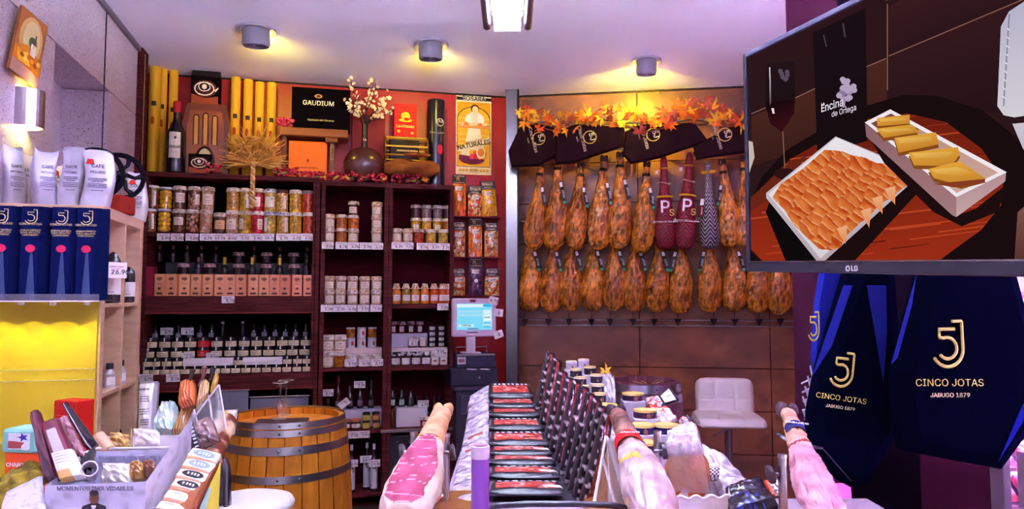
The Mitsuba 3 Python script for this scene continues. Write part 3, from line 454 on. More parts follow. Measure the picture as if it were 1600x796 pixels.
for i, x in enumerate((585, 645)): stamp(K('dk', 70 + i, [(.01, .05, -90, 100, '#5a3a34', '#eee4dc')], r=.03, h=.072, lh=.02), 'preserve_jar', f'small jar with cream label standing on the lavender box, {("left", "right")[i]} one', 'jar', red.M(su(x / 3.79 + 490, 530, .16), .16, zC[2] + .122))
bt = kit(('tin', col(lathe([(0, 0), (.027, 0), (.028, .002), (.028, .038), (.027, .04), (0, .04)], 22), '#120e12'), 'vg'), ('tin__label', label_m(.028, .008, .032, -90, 90, '#2a2428', '#c8c0c4', 0), 'vs'))
for i in range(8): stamp(bt, 'black_tin', f'flat black tin, {("lowest", "second", "third", "topmost")[i // 2]} in the {("left", "right")[i % 2]} stack, third shelf of right narrow unit', 'tin', red.M(su((701, 755)[i % 2] / 3.79 + 490, 530, .16), .16, zC[2] + .122 + (i // 2) * .0405))
for j in (0, 1):
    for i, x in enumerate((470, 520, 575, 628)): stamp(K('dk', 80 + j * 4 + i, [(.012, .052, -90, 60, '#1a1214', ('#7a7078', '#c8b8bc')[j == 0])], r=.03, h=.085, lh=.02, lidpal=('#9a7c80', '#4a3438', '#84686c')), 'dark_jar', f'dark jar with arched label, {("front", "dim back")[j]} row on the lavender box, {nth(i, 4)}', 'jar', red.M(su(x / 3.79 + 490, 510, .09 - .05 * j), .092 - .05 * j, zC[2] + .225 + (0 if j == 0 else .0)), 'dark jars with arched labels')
put_tag(uC, su(646, 534, .2), .21, zu(646, 535, .2), '6.75', w=.07, h=.044); put_tag(uC, su(686, 549, TF - .01), TF - .01, zu(686, 549), '7.75', w=.08, h=.045)
# fourth shelf of the right unit
one('white_box', 'big white box at the front of the fourth shelf, right narrow unit', 'box', col(xf(box(su(619, 655, TF - .05), su(668, 655, TF - .05), -TF + .05, -.1, 0, .135, .003), red.M(0, 0, zC[3])), '#e4dcec'), 'vs')
for i, (x, h, l) in enumerate(((465, .12, 1), (520, .12, 1), (575, .1, 0))): stamp(kit(*bottle(.027, h, .011, h * .55, '#141414', '#2a3a24', capl=.018, labels_=[(.015, .055, 80, ('#3a4038', '#c8d8c8')[l], '#1a2a1a', 0)])), 'dark_bottle', f'squat dark bottle with round pale label on the white box, {nth(i, 3)}', 'bottle', red.M(su(x / 3.79 + 490, 625, .14), .14, zC[3] + .135))
for i, x in enumerate((612, 672, 716, 745, 785)): stamp(kit(*bottle(.02, .19, .008, .09, ('#141016', '#141016', '#5a2410', '#14101a', '#201014')[i], '#2a2430', capl=.03, labels_=[(.03, .08, 80, '#8a98a8', '#2a3038', 0)])), 'dark_bottle', f'slim dark bottle with grey label behind white box, {nth(i, 5)}', 'bottle', red.M(su(x / 3.79 + 490, 620, .05), .05, zC[3] + (.0)) @ tr(0, 0, .06 if 0 else 0))
for i, x in enumerate((465, 480)): stamp(kit(*bottle(.018, .13, .008, .07, '#2a1008', '#5a2018', capl=.03)), 'dark_bottle', f'dark brown bottle left of the big white box, {("front", "back")[i]} one', 'bottle', red.M(su(x / 3.79 + 490, 650, TF - .06 - .06 * i), TF - .06 - .06 * i, zC[3]))
stamp(K('redp', 90, [(.012, .045, -90, 60)], .03, r=.03, h=.075, lh=.02), 'preserve_jar', 'small red jam jar in front of the big white box', 'jar', red.M(su(655 / 3.79 + 490, 660, TF - .02), TF - .02, zC[3]))
for i, (x, c) in enumerate(((690, '#c02018'), (712, '#e8e4e8'), (740, '#1a1416'), (765, '#2a2024'))): stamp(kit(('pot', col(lathe([(0, 0), (.024, 0), (.026, .004), (.026, .06), (.022, .066)], 20), c), 'vg'), ('lid', col(lathe([(.024, .066), (.026, .068), (.026, .08), (0, .081)], 20), '#1a1416'), 'vs')), 'small_pot', f'small {("red", "white", "black", "dark grey")[i]} pot right of the big white box', 'pot', red.M(su(x / 3.79 + 490, 640, TF - .07), TF - .07, zC[3] + 0))
put_tag(uC, su(661, 631, .18), .19, zu(661, 631, .18), '6.75')
# black lower cabinet of the right unit
part(uC, 'metal_edge', col(xf(box(su(598), su(708), -TF - .012, -TF + .002, zu(650, 674.5), zu(650, 670), .001), red.M(0, 0, 0)), '#c8c4d0'), 'vm')
part(uC, 'cabinet_door', col(xf(box(su(612), su(703), -TF - .004, -TF + .012, .05, zu(650, 680), .003), red.M(0, 0, 0)), '#120d12'), 'vg')
for x in (620, 639, 659, 690): part(uC, 'door_screw', col(xf(sph(.006, 1), red.M(su(x, 691), TF + .006, zu(x, 691))), '#8a8490'), 'vm')
# ---------------------------------------------------------------- hams on the tiled wall
def T3(a, b): return til.hit(a, b, 0)
def axis_mat(p0, p1, n):              # local z runs from p0 to p1, local -y towards n
    z = (p1 - p0) / np.linalg.norm(p1 - p0); y = -(n - z * (n @ z)); y /= np.linalg.norm(y); return mat(p0, np.cross(y, z), y, z)
HP = [(0, 0), (.008, .036), (.03, .07), (.08, .1), (.17, .118), (.28, .122), (.38, .115), (.48, .1), (.57, .082), (.66, .063), (.75, .048), (.83, .04), (.90, .038), (.95, .034), (.975, .026), (.98, 0)]
def ham_body(seed, dark=0.0, rough=.013, nu=96, nv=68, fat=.5, prof=HP, L=.7):
    z, r = np.array(prof).T; g = np.random.default_rng(seed)
    zz = np.interp(np.linspace(0, 1, nu) ** .85, np.linspace(0, 1, len(z)), z); rr = np.interp(zz, z, r)
    bend = .018 * g.uniform(-1, 1); a0 = g.uniform(0, 6.28); ky = g.uniform(.72, .84)
    def fn(u, v):
        k = (u * (nu - 1)).round().astype(int); Z, Rr = zz[k], rr[k]; a = v * 2 * np.pi
        lob = 1 + .10 * np.cos(a - a0) * np.exp(-((Z - .25) / .16) ** 2) - .09 * np.exp(-((np.cos(a - 5.4) - 1) / .12) ** 2) * np.exp(-((Z - .16) / .09) ** 2)
        return (Rr * lob * np.cos(a) + bend * np.sin(Z * 3.1)) * L, Rr * ky * lob * np.sin(a) * L, Z * L
    m = grid(fn, nu, nv); v = m[0]; n = v.copy(); n[:, 2] = 0; n /= np.linalg.norm(n, axis=1, keepdims=True) + 1e-9
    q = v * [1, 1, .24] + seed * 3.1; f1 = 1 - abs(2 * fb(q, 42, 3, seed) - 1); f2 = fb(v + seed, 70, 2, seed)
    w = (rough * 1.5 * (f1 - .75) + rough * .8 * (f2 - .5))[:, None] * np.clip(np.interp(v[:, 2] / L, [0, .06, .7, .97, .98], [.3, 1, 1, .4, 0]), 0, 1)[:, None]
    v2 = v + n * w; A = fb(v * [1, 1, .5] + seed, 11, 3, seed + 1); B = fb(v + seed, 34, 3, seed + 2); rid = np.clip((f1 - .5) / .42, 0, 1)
    c = lerp('#8c4008', '#e8901c', np.clip(1.8 * (A - .28), 0, 1)); c = c * (.42 + .72 * rid[:, None]); w2 = np.clip((1 - abs(2 * fb(v * [1, 1, .3] + seed, 58, 2, seed + 9) - 1) - .86) * 9, 0, 1); c = c * (1 - .7 * w2[:, None]) + lin('#e8a040') * (np.clip(rid - .8, 0, 1) * 1.2)[:, None]; sp = np.clip((B - .62 + .12 * (fat - .5)) * 9, 0, 1) * np.clip((A - .42) * 6, 0, 1) * fat  # paints shade into the wrinkle creases and highlights onto the ridges
    c = c * (1 - sp[:, None]) + lin('#f2cf92') * sp[:, None]; c = c * (1 - dark * np.clip((fb(v + seed, 5, 2, seed + 5) - .35) * 3, 0, 1)[:, None])
    return v2, m[1], np.clip(c, 0, 1)
def hoof(L=.7): return col(join(*[xf(lathe([(0, 0), (.016, .003), (.019, .02), (.013, .045), (0, .055)], 12), tr(s * .010, 0, .665 * L / .7), rot('y', s * 8), sc(.9, 1.2, 1)) for s in (-1, 1)]), '#2a1a12')
scene['skin'] = {'type': 'twosided', 'b': {'type': 'principled', 'base_color': VC, 'roughness': 0.36, 'specular': 0.28, 'clearcoat': .1, 'clearcoat_gloss': .8}}
def ham_label(side, L=.7, seal=True):
    s = side; b = xf(box(-.013, .013, -.003, 0, -.075, .075), tr()); w = xf(rect(.02, .036, 0, .052, .0008), tr(0, -.003, 0)); tx = xf(text('JOTAS', .013, True, c='#e8e4ea'), tr(0, -.003, -.02), rot('y', 90))
    m = join(col(b, '#0e0b0e'), col(w, '#efeaf0'), tx); T = tr(s * .05, -.052, .43) @ rot('y', -s * 14); ps = [('neck_label', xf(m, T), 'vs')]
    if seal: ps.append(('seal', xf(col(xf(cyl(.013, 0, .008, 14, .002), rot('x', 90)), '#2c8a60'), T, tr(0, -.001, -.082)), 'vs'))
    return ps
def rope(z, r, c='#14100f'): return col(join(xf(tube([(r * math.cos(a), r * math.sin(a), 0) for a in np.linspace(0, 6.28, 17)[:-1]], .0055, 6, True), tr(0, 0, z)), xf(tube([(r * math.cos(a), r * math.sin(a), 0) for a in np.linspace(0, 6.28, 17)[:-1]], .005, 6, True), tr(0, 0, z + .012))), c)
def loop(z): return col(tube([(-.02, -.01, z), (-.055, -.03, z - .03), (-.075, -.03, z - .035), (-.05, -.03, z - .045), (-.022, -.02, z - .03)], .002, 5), '#1c1614')
hk = []
for i in range(7):
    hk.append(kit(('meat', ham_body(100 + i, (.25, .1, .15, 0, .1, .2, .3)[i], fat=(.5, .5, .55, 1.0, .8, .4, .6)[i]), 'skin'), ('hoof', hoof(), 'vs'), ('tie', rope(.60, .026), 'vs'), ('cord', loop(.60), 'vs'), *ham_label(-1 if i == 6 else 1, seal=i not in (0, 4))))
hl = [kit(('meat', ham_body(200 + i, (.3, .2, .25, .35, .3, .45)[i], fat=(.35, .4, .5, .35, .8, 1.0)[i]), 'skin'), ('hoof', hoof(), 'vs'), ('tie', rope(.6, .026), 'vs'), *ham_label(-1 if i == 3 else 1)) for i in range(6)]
def hang(k, name, label, cat, pb, ptop, t, group=None, wide=1.0):
    s0, z0 = til.hit(*pb, t); s1, z1 = til.hit(*ptop, t); p0, p1 = til.P(s0, t, z0), til.P(s1, t, z1); h = np.linalg.norm(p1 - p0) / .70
    return stamp(k, name, label, cat, axis_mat(p0, p1, til.n) @ sc(h * wide, h * wide, h), group)
TU, TL = .27, .13
U = [((833, 391), (845, 255), 0), ((864, 392), (872, 244), 1), ((900, 391), (908, 256), 2), ((935, 391), (944, 246), 3), ((967, 389), (969, 240), 4), ((1001, 396), (1011, 255), 5), ((1141, 387), (1128, 252), 6), ((1163, 388), (1162, 246), 1)]
ud = ['leftmost, with dark label and no seal', 'second from left, green seal', 'third from left, green seal', 'fourth from left, patched with pale fat', 'fifth from left, orange', 'sixth from left, beside the red netted cover', 'right of the dark netted cover', 'rightmost, half hidden by the television']
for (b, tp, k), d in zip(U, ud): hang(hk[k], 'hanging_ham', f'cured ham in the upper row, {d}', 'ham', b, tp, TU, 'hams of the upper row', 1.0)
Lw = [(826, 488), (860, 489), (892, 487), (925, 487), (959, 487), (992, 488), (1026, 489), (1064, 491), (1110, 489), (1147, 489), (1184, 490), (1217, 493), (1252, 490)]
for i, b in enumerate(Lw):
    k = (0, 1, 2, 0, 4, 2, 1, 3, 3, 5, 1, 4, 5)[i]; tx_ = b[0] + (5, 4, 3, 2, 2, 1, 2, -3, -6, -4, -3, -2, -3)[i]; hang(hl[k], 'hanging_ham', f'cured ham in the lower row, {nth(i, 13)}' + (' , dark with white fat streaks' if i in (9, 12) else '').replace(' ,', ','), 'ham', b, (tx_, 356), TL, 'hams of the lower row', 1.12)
def net_body(seed, c0, c1, L=.7):
    P = [(0, 0), (.012, .06), (.04, .09), (.12, .112), (.25, .108), (.4, .088), (.55, .064), (.68, .046), (.8, .038), (.86, .034), (.88, .038), (.95, .036), (.995, .02), (1.0, 0)]
    z, r = np.array(P).T; nu, nv = 180, 96; zz = np.linspace(0, 1, nu); rr = np.interp(zz, z, r)
    def fn(u, v):
        k = (u * (nu - 1)).round().astype(int); a = v * 2 * np.pi; return rr[k] * np.cos(a) * L, .72 * rr[k] * np.sin(a) * L, zz[k] * L
    m = grid(fn, nu, nv); v = m[0]; a = np.tile(np.linspace(0, 1, nv), nu) * 12; tri = abs((a % 2) - 1); h = .5 + .5 * np.sin((v[:, 2] / L * 34 + tri * 2.4) * 2 * np.pi / 1.6)
    t = np.clip((h - .6) * 3.5, 0, 1) * np.clip(.25 + v[:, 2] / L * 1.2, 0, 1); return v, m[1], lerp(c0, c1, t)
def cov(red_):
    k = [('cover', net_body(1, '#3c070c' if red_ else '#10070a', '#a02430' if red_ else '#c8bcc0'), 'vs')]
    k.append(('tie', col(xf(tube([(.028 * math.cos(a), .022 * math.sin(a), 0) for a in np.linspace(0, 6.28, 17)[:-1]], .006, 6, True), tr(0, 0, .602)), '#c89a30'), 'vs'))
    if red_:
        k += [('band', col(xf(tube([(-.055, -.03, 0), (-.03, -.05, .002), (.03, -.05, .002), (.055, -.03, 0)], .008, 6), tr(0, 0, .385)), '#d8b020'), 'vs'), ('cord', col(xf(tube([(.046 * math.cos(a), .034 * math.sin(a), .008 * math.sin(a * 2)) for a in np.linspace(0, 6.28, 17)[:-1]], .003, 5, True), tr(0, 0, .49)), '#e8e0d8'), 'vs'),
              ('lettering', join(xf(text('P', .085, True, c='#efeaf0'), tr(.0, -.064, .27)), xf(text('S', .045, True, c='#d8b060'), tr(.045, -.062, .245)), xf(text('DEHESA DE SOLANA', .013, True, c='#efe6e4'), tr(0, -.068, .195), rot('x', -3)), xf(text('JAMON IBERICO', .006, True, c='#d06050'), tr(.01, -.07, .176))), 'vs'), ('hang_tag', col(rect(.022, .026, -.055, .575, .001), '#efeaf0'), 'vs')]
    else: k += [('bow', col(join(xf(sph(.02, 1, (-.02, 0, 0), (1.5, .6, .7)), tr(-.01, -.02, .606)), xf(sph(.02, 1, (.02, 0, 0), (1.4, .6, .7)), tr(.01, -.02, .612))), '#d8a428'), 'vs'), ('label', xf(join(col(rect(.03, .05, 0, 0), '#efeaf0'), xf(col(rect(.03, .09, 0, -.07), '#5a1018'), tr()), xf(text('JAMON', .012, True, c='#e0c8c0'), tr(0, -.001, -.07), rot('y', 90))), tr(-.055, -.046, .37), rot('y', 8), rot('z', -30)), 'vs')]
    return kit(*k)
ck_ = cov(True), cov(False)
for i, (b, tp, k, d) in enumerate((((1040, 391), (1037, 243), 0, 'ham in a dark red netted cover, left one of the two red ones'), ((1068, 391), (1078, 238), 0, 'ham in a dark red netted cover, right one of the two red ones'), ((1109, 390), (1106, 252), 1, 'ham in a black and white herringbone cover with yellow bow'))):
    hang(ck_[k], 'covered_ham', d, 'ham', b, tp, TU, None, 1.0)
# rails
def rail(z, ts, label, r=.006, x0=809, x1=1290):
    k = thing('wall_rail', label, 'rail'); a, b = til.hit(x0, 500)[0], til.hit(x1, 500)[0]
    for j, (t, dz) in enumerate(ts): part(k, 'bar', col(xf(tube([(a, -t, z + dz), (b, -t, z + dz)], r, 8), til.M(0, 0, 0)), '#b8b2ba'), 'vm')
    for s in np.linspace(a + .05, b - .05, 6): part(k, 'bracket', col(xf(box(s - .01, s + .01, -max(t for t, _ in ts), 0, z - .008, z + .008), til.M(0, 0, 0)), '#8a848c'), 'vm')
    return k
zr = til.hit(1000, 500.5, .05)[1]; rl = rail(zr, ((.05, 0), (.05, -.042)), 'thin double metal rail under the lower row of hams')
zu_ = til.hit(1000, 243, TU)[1] + .05; rail(zu_, ((TU + .005, 0),), 'upper metal hanging rail hidden behind the black ham covers', .008); rail(til.hit(1000, 352, TL)[1] + .04, ((TL, 0),), 'metal hanging rail for the lower row of hams, behind the upper row', .008); rt = til.hit(950, 187, .06)[1]; rail(rt, ((.06, 0), (.06, -.03)), 'pale top rail behind the leaf garland', .008, 812, 1420)
cup = kit(('cup', col(lathe([(0, -.055), (.034, 0), (.036, .002), (.032, .0), (0, -.05)], 4), '#100c0f'), 'vs'), ('pin', col(cyl(.003, -.002, .05, 6), '#1c1618'), 'vs'))
for i, x in enumerate((820, 857, 889, 924, 953, 989, 1022, 1059, 1115, 1148, 1186, 1219, 1254)): stamp(cup, 'drip_cup', f'black pointed drip cup on the lower rail, {nth(i, 13)}', 'drip cup', til.M(til.hit(x, 500, .09)[0], .09, til.hit(x, 499, .09)[1], 45), 'drip cups on the lower rail')
# black ham covers hung sideways along the top
def pillow(poly, d, b):               # polygon in (x, z) with a bevelled, slightly domed front towards -y
    from shapely.geometry import Polygon as PG
    g = PG(poly).buffer(b).buffer(-b); p0 = np.array(g.exterior.coords)[:-1]; g2 = g.buffer(-b); p1 = np.array(g2.exterior.coords)[:-1]
    pts = [(x, 0, z) for x, z in p0] + [(x, -d * .6, z) for x, z in p0] + [(x, -d, z) for x, z in p1]; return hull(pts)
def ring(r0, r1, d=.002, n=28): a = np.linspace(0, 2 * np.pi, n + 1)[:-1]; return xf(prism(Polygon([(r1 * math.cos(t), r1 * math.sin(t)) for t in a], [[(r0 * math.cos(t), r0 * math.sin(t)) for t in a]]), d), rot('x', 90))
GB = [([(800, 262), (795, 238), (812, 203), (838, 194), (873, 203), (872, 244), (842, 260)], (843, 219), 832, 8, 'leftmost, at the steel column'), ([(868, 258), (870, 208), (900, 196), (976, 200), (974, 230), (900, 254)], (922, 217), 908, 12, 'second from left'), ([(973, 243), (976, 208), (1000, 196), (1084, 193), (1106, 222), (1030, 248), (986, 257)], (1020, 213), 1004, 12, 'third from left, brownish'), ([(1088, 250), (1083, 230), (1140, 200), (1210, 192), (1215, 232)], (1131, 213), 1117, 14, 'rightmost, beside the television')]
for i, (pl, lg, sx, tl, d) in enumerate(GB):
    t = TU + .05 + .025 * (i % 2); q = [til.hit(*p, t) for p in pl]; c = np.mean(q, 0); k = thing('ham_cover', f'black cloth ham cover hung sideways under the leaf garland, {d}', 'ham cover')
    part(k, 'cloth', col(xf(pillow([(a - c[0], b - c[1]) for a, b in q], .05, .012), til.M(c[0], t, c[1])), '#1a0d0e'), 'vc')
    l = til.hit(*lg, t); T = til.M(l[0], t + .0505, l[1]); part(k, 'emblem', xf(join(col(ring(.043, .05), '#c8a84c'), xf(text('5J', .036, True, .002, c='#e8dcc0'), rot('y', 90 - 15))), tr()), 'vs', T=T)
    l = til.hit(sx, lg[1] + 3, t); part(k, 'script', join(xf(text('Cinco Jotas', .026, False, .002, c='#e0d0c0'), rot('y', 75)), xf(text('JAMON', .009, False, .002, c='#c8b8a8'), tr(-.03, 0, 0), rot('y', 75))), 'vs', T=til.M(l[0], t + .0505, l[1]))
# garland of autumn leaves
def leaf_mesh(seed):
    g = np.random.default_rng(seed); lob = [(90, 1.0), (60, .45), (38, .86), (12, .42), (-12, .66), (-50, .3), (-90, .22)]; pts = []
    for a, r in lob: pts.append((a, r * g.uniform(.9, 1.08)))
    pts += [(180 - a, r * g.uniform(.9, 1.08)) for a, r in lob[::-1][1:-1]]; fine = []
    for (a, r), (a2, r2) in zip(pts, pts[1:] + [(pts[0][0] + 360, pts[0][1])]):
        fine.append((a, r)); fine.append(((a + a2) / 2, .5 * (r + r2) * g.uniform(.92, 1.02)))
    p = np.array([[r * math.cos(math.radians(a)), r * math.sin(math.radians(a))] for a, r in fine]); n = len(p); cv = g.uniform(.15, .35)
    top = np.vstack([np.c_[p[:, 0], -cv * (p[:, 0] ** 2 + .5 * p[:, 1] ** 2) * -1, p[:, 1]], [[0, 0, 0]]]); bot = top + [0, .02, 0]
    f = [[i, (i + 1) % n, n] for i in range(n)]; v = np.vstack([top, bot]); F = [[a, c, b] for a, b, c in f] + [[a + n + 1, b + n + 1, c + n + 1] for a, b, c in f] + [x for i in range(n) for x in ([i, i + n + 1, (i + 1) % n], [(i + 1) % n, i + n + 1, (i + 1) % n + n + 1])]
    return flat(v, F)
gk = thing('leaf_garland', 'garland of orange, yellow and red autumn maple leaves along the top of the tiled wall', 'garland'); lc = ['#e87818', '#f0a020', '#e8b428', '#c83a18', '#8a1c20', '#f08c1c', '#d85a14', '#a82a2c', '#f4b830']; lfs = []
for i in range(18): m = leaf_mesh(i); c0 = lin(lc[i % 9]); r = np.hypot(m[0][:, 0], m[0][:, 2]); lfs.append(shape((m[0], m[1], np.clip(c0 * (1.15 - .45 * r[:, None]) + lin('#f8d040') * .12 * (1 - r[:, None]), 0, 1)), 'vs'))
rg = random.Random(11); tg = TU + .13
part(gk, 'vine', col(tube([til.P(*[(lambda h: (h[0], tg - .02, h[1]))(til.hit(x, 196 + 9 * math.sin(x * .045), tg - .02))][0]) for x in range(812, 1420, 12)], .005, 6), '#5a3018'), 'vs')
gx = 812
while gx < 1230:
    y = 185 + 9 * math.sin(gx * .045) + rg.uniform(-15, 15) + (-6 if gx > 1080 else 0); s, z = til.hit(gx, y, tg)
    part(gk, 'leaf', lfs[rg.randrange(18)], T=til.M(s, tg + rg.uniform(-.02, .03), z, rg.uniform(-50, 50)) @ rot('x', rg.uniform(-35, 35)) @ rot('y', rg.uniform(-180, 180)) @ sc(rg.uniform(.058, .085))); gx += rg.uniform(3.0, 6.2)
# ---------------------------------------------------------------- poster on the red wall
x0, z0 = red.hit(712, 272, .004); x1, z1 = red.hit(767.5, 272, .004)[0], red.hit(712, 144.5, .004)[1]; PW, PH = x1 - x0, z1 - z0
pk_ = thing('wall_poster', 'tall yellow art poster of a woman in white apron on the red wall', 'poster'); LY = [0]
def pp(pts, c):                       # u from left, v from top, both 0..1
    LY[0] += 1; return xf(col(card([(u * PW, (1 - v) * PH) for u, v in pts], .0003), c), tr(0, -LY[0] * .0003, 0))
def ell(cx, cy, rx, ry, n=20, a0=0, a1=360): return [(cx + rx * math.cos(math.radians(t)), cy + ry * math.sin(math.radians(t))) for t in np.linspace(a0, a1, n)][:-1 if a1 - a0 == 360 else None]
arch = [(.04, .9), (.04, .34)] + [(.5 - .46 * math.cos(math.radians(t)), .34 - .17 * math.sin(math.radians(t))) for t in np.linspace(0, 180, 15)] + [(.96, .34), (.96, .9)]
big = [(u * .97 + .015, v) for u, v in arch]
art = [pp([(0, 0), (1, 0), (1, 1), (0, 1)], '#f4e4b4'), pp([(0.03, .11), (.97, .11), (.97, .905), (.03, .905)], '#e8a418'), pp([(u * 1.03 - .015, v - .008 if v < .8 else v + .005) for u, v in arch], '#2a1a10'), pp(arch, '#f0b428')]
for v in (.3, .36, .5, .56, .62): art.append(pp([(.06, v), (.94, v + .01), (.94, v + .022), (.06, v + .014)], '#f8d470'))
art += [pp([(.02, .012), (.98, .012), (.98, .1), (.02, .1)], '#f6ecd0'), pp([(.2, .112), (.85, .112), (.82, .132), (.23, .132)], '#d89a1c'), pp([(.36, .4), (.66, .4), (.78, .66), (.24, .66)], '#fbf0d4'), pp([(.26, .64), (.8, .62), (.72, .86), (.3, .84), (.1, .78)], '#f8ecd0'), pp([(.3, .27), (.44, .235), (.62, .235), (.78, .28), (.8, .34), (.7, .42), (.34, .42), (.24, .34)], '#f8f0e0'), pp([(.42, .25), (.62, .25), (.6, .4), (.44, .4)], '#e8d8c0'),
        pp(ell(.53, .185, .115, .05), '#5a1a18'), pp(ell(.54, .2, .085, .045), '#f4d8a8'), pp([(.49, .225), (.58, .225), (.6, .26), (.47, .26)], '#f0d0a0'), pp([(.06, .385), (.92, .38), (.96, .41), (.9, .435), (.08, .43)], '#e89a4c'), *[pp(ell(.16 + .13 * i, .385 - .006 * (i % 2), .075, .022, 12), ('#f4c890', '#e8843c', '#f8d8a0')[i % 3]) for i in range(6)],
        pp(ell(.45, .8, .37, .075, 24, 0, 180) + [(.1, .76)], '#6a1838'), pp([(.06, .68), (.5, .615), (.94, .53), (.98, .58), (.9, .6), (.5, .69), (.16, .75), (.14, .72), (.05, .73)], '#fbeecb'), *[pp(ell(.45 + .11 * (i % 4), .735 + .045 * (i // 4), .08, .035, 12), ('#f0b020', '#e86a30', '#f8d060', '#d83858', '#e84868', '#c82848', '#f09030', '#e8a040')[i]) for i in range(8)], pp(ell(.7, .73, .13, .07), '#f8f0e0'), pp(ell(.7, .73, .1, .052), '#e88c40'),
        *[pp(ell(.12 + .09 * i, .95, .04, .016, 10), '#d8a848') for i in range(3)], *[pp(ell(.7 + .09 * i, .95, .04, .016, 10), '#d8a848') for i in range(3)], pp(ell(.5, .95, .14, .022), '#e8c878')]
part(pk_, 'sheet', xf(join(*art), tr(x0, 0, z0)), 'vs', T=red.M(0, .002, 0)); yt = -LY[0] * .0003 - .0003
for s_, h_, u, v, ro, c in (('CONSERVAS ARTESANAS', .0165, .5, .03, 0, '#1c1010'), ('ROSARA', .034, .5, .072, 0, '#1c1010'), ('NATURALES', .034, .52, .635, -14, '#3a2018'), ('PRODUCTOS', .016, .5, .6, -14, '#8a5a30'), ('ROSARA', .012, .5, .951, 0, '#5a3018')): part(pk_, 'lettering', xf(text(s_, h_, True, .0004, c=c), rot('y', ro)), 'vs', T=red.M(x0 + u * PW, .002 - yt, z0 + (1 - v) * PH - h_ / 2 + .003))
for u in (.09, .91): part(pk_, 'banner_mark', xf(col(card([(u * PW - .03, -.012), (u * PW + .03, -.012), (u * PW + .02, 0), (u * PW + .03, .012), (u * PW - .03, .012), (u * PW - .02, 0)], .0004), '#1c1010'), tr()), 'vs', T=red.M(x0, .002 - yt, z0 + .928 * PH))
# ---------------------------------------------------------------- rack of snack bags
tr_ = .12; rk = thing('snack_rack', 'dark red rack with three ledges of snack bags under the poster', 'rack'); xa, xb = red.hit(706.5, 400, tr_)[0], red.hit(782, 400, tr_)[0]
for y in (339, 402.5, 463.5): z = red.hit(745, y, tr_)[1]; part(rk, 'ledge', col(xf(box(xa, xb, -tr_ - .03, -.01, z - .008, z, .002), red.M(0, 0, 0)), '#5a1018'), 'vs')
part(rk, 'back', col(xf(box(xa, xb, -.02, -.003, red.hit(745, 466, tr_)[1], red.hit(745, 300, tr_)[1], .002), red.M(0, 0, 0)), '#7a121c'), 'vs')
def snack_bag(w, h, pal, size, seed, head, tall=False):
    hh = .062; hb = h - hh; nu, nv = 26, 26
    def fn(u, v): return (u - .5) * w * (1 - .06 * np.sin(np.pi * v)), -.004 - .024 * np.sin(np.pi * u) ** .7 * np.sin(np.pi * np.clip(v, .02, 1)) ** .5, v * hb
    m = grid(fn, nu, nv); g = np.random.default_rng(seed); v = m[0]; n = int(w * hb / size ** 2); c = np.c_[g.uniform(-w / 2, w / 2, n), g.uniform(0, hb, n)]
    q = v[:, [0, 2]] * ([1.8, .5] if tall else [1, 1]); c = c * ([1.8, .5] if tall else [1, 1]); d = np.linalg.norm(q[:, None] - c[None], axis=2); o = np.argsort(d, 1)[:, :2]; d1, d2 = np.take_along_axis(d, o, 1).T; P = np.array([lin(x) for x in pal])[g.integers(0, len(pal), n)]
    m = (v, m[1], P[o[:, 0]] * (.3 + .7 * np.clip((d2 - d1) / (size * .4), 0, 1))[:, None]); bk = col(box(-w / 2, w / 2, -.004, 0, 0, hb), pal[0])
    hd = [col(box(-w * .5, w * .5, -.008, 0, hb - .004, h), '#140a10')]
    if head == 'script': hd += [xf(text('Snack', .022, True, c='#f0e2c8'), tr(0, -.008, hb + .026)), xf(text('GOURMET', .009, True, c='#d8c8b4'), tr(0, -.008, hb + .008))] + [xf(col(rect(w * .8, .003, 0, z), '#c8b8a4'), tr(0, -.008, 0)) for z in (hb + .004, hb + .053)]
    else: hd += [xf(text('ft', .028, True, c='#e8a028'), tr(-w * .1, -.008, hb + .016)), xf(text('FRUTOS SECOS', .008, True, c='#e8dccc'), tr(0, -.008, hb + .048)), xf(col(rect(w * .8, .005, 0, hb + .004), '#c8a060'), tr(0, -.008, 0))]
    return kit(('bag', (lambda q: (q[0], q[1], np.clip(q[2] * 1.5, 0, 1)))(join(m, bk)), 'vg'), ('header_card', join(*hd), 'vs'), ('sticker', join(col(xf(cyl(.015, 0, .001, 16), tr(.0, -.0285, hb * .5), rot('x', 90)), '#efeaea'), col(xf(rect(.055, .032, 0, hb * .82, .001), tr(-.005, -.0265, 0)), '#f0e8dc'), xf(text('2.75', .013, True, c='#2a2024'), tr(.005, -.028, hb * .82 - .008))), 'vs'))
NUT = ['#e8c890', '#d87830', '#f0dca0', '#8a3818', '#e8a830', '#c85820']; ORG = ['#e87418', '#d85a10', '#f08c2c']; MIX = ['#d83818', '#e8842c', '#f0c060', '#f4e4c0', '#8a1c10']; YEL = ['#e8a41c', '#d89010', '#f4b83c']
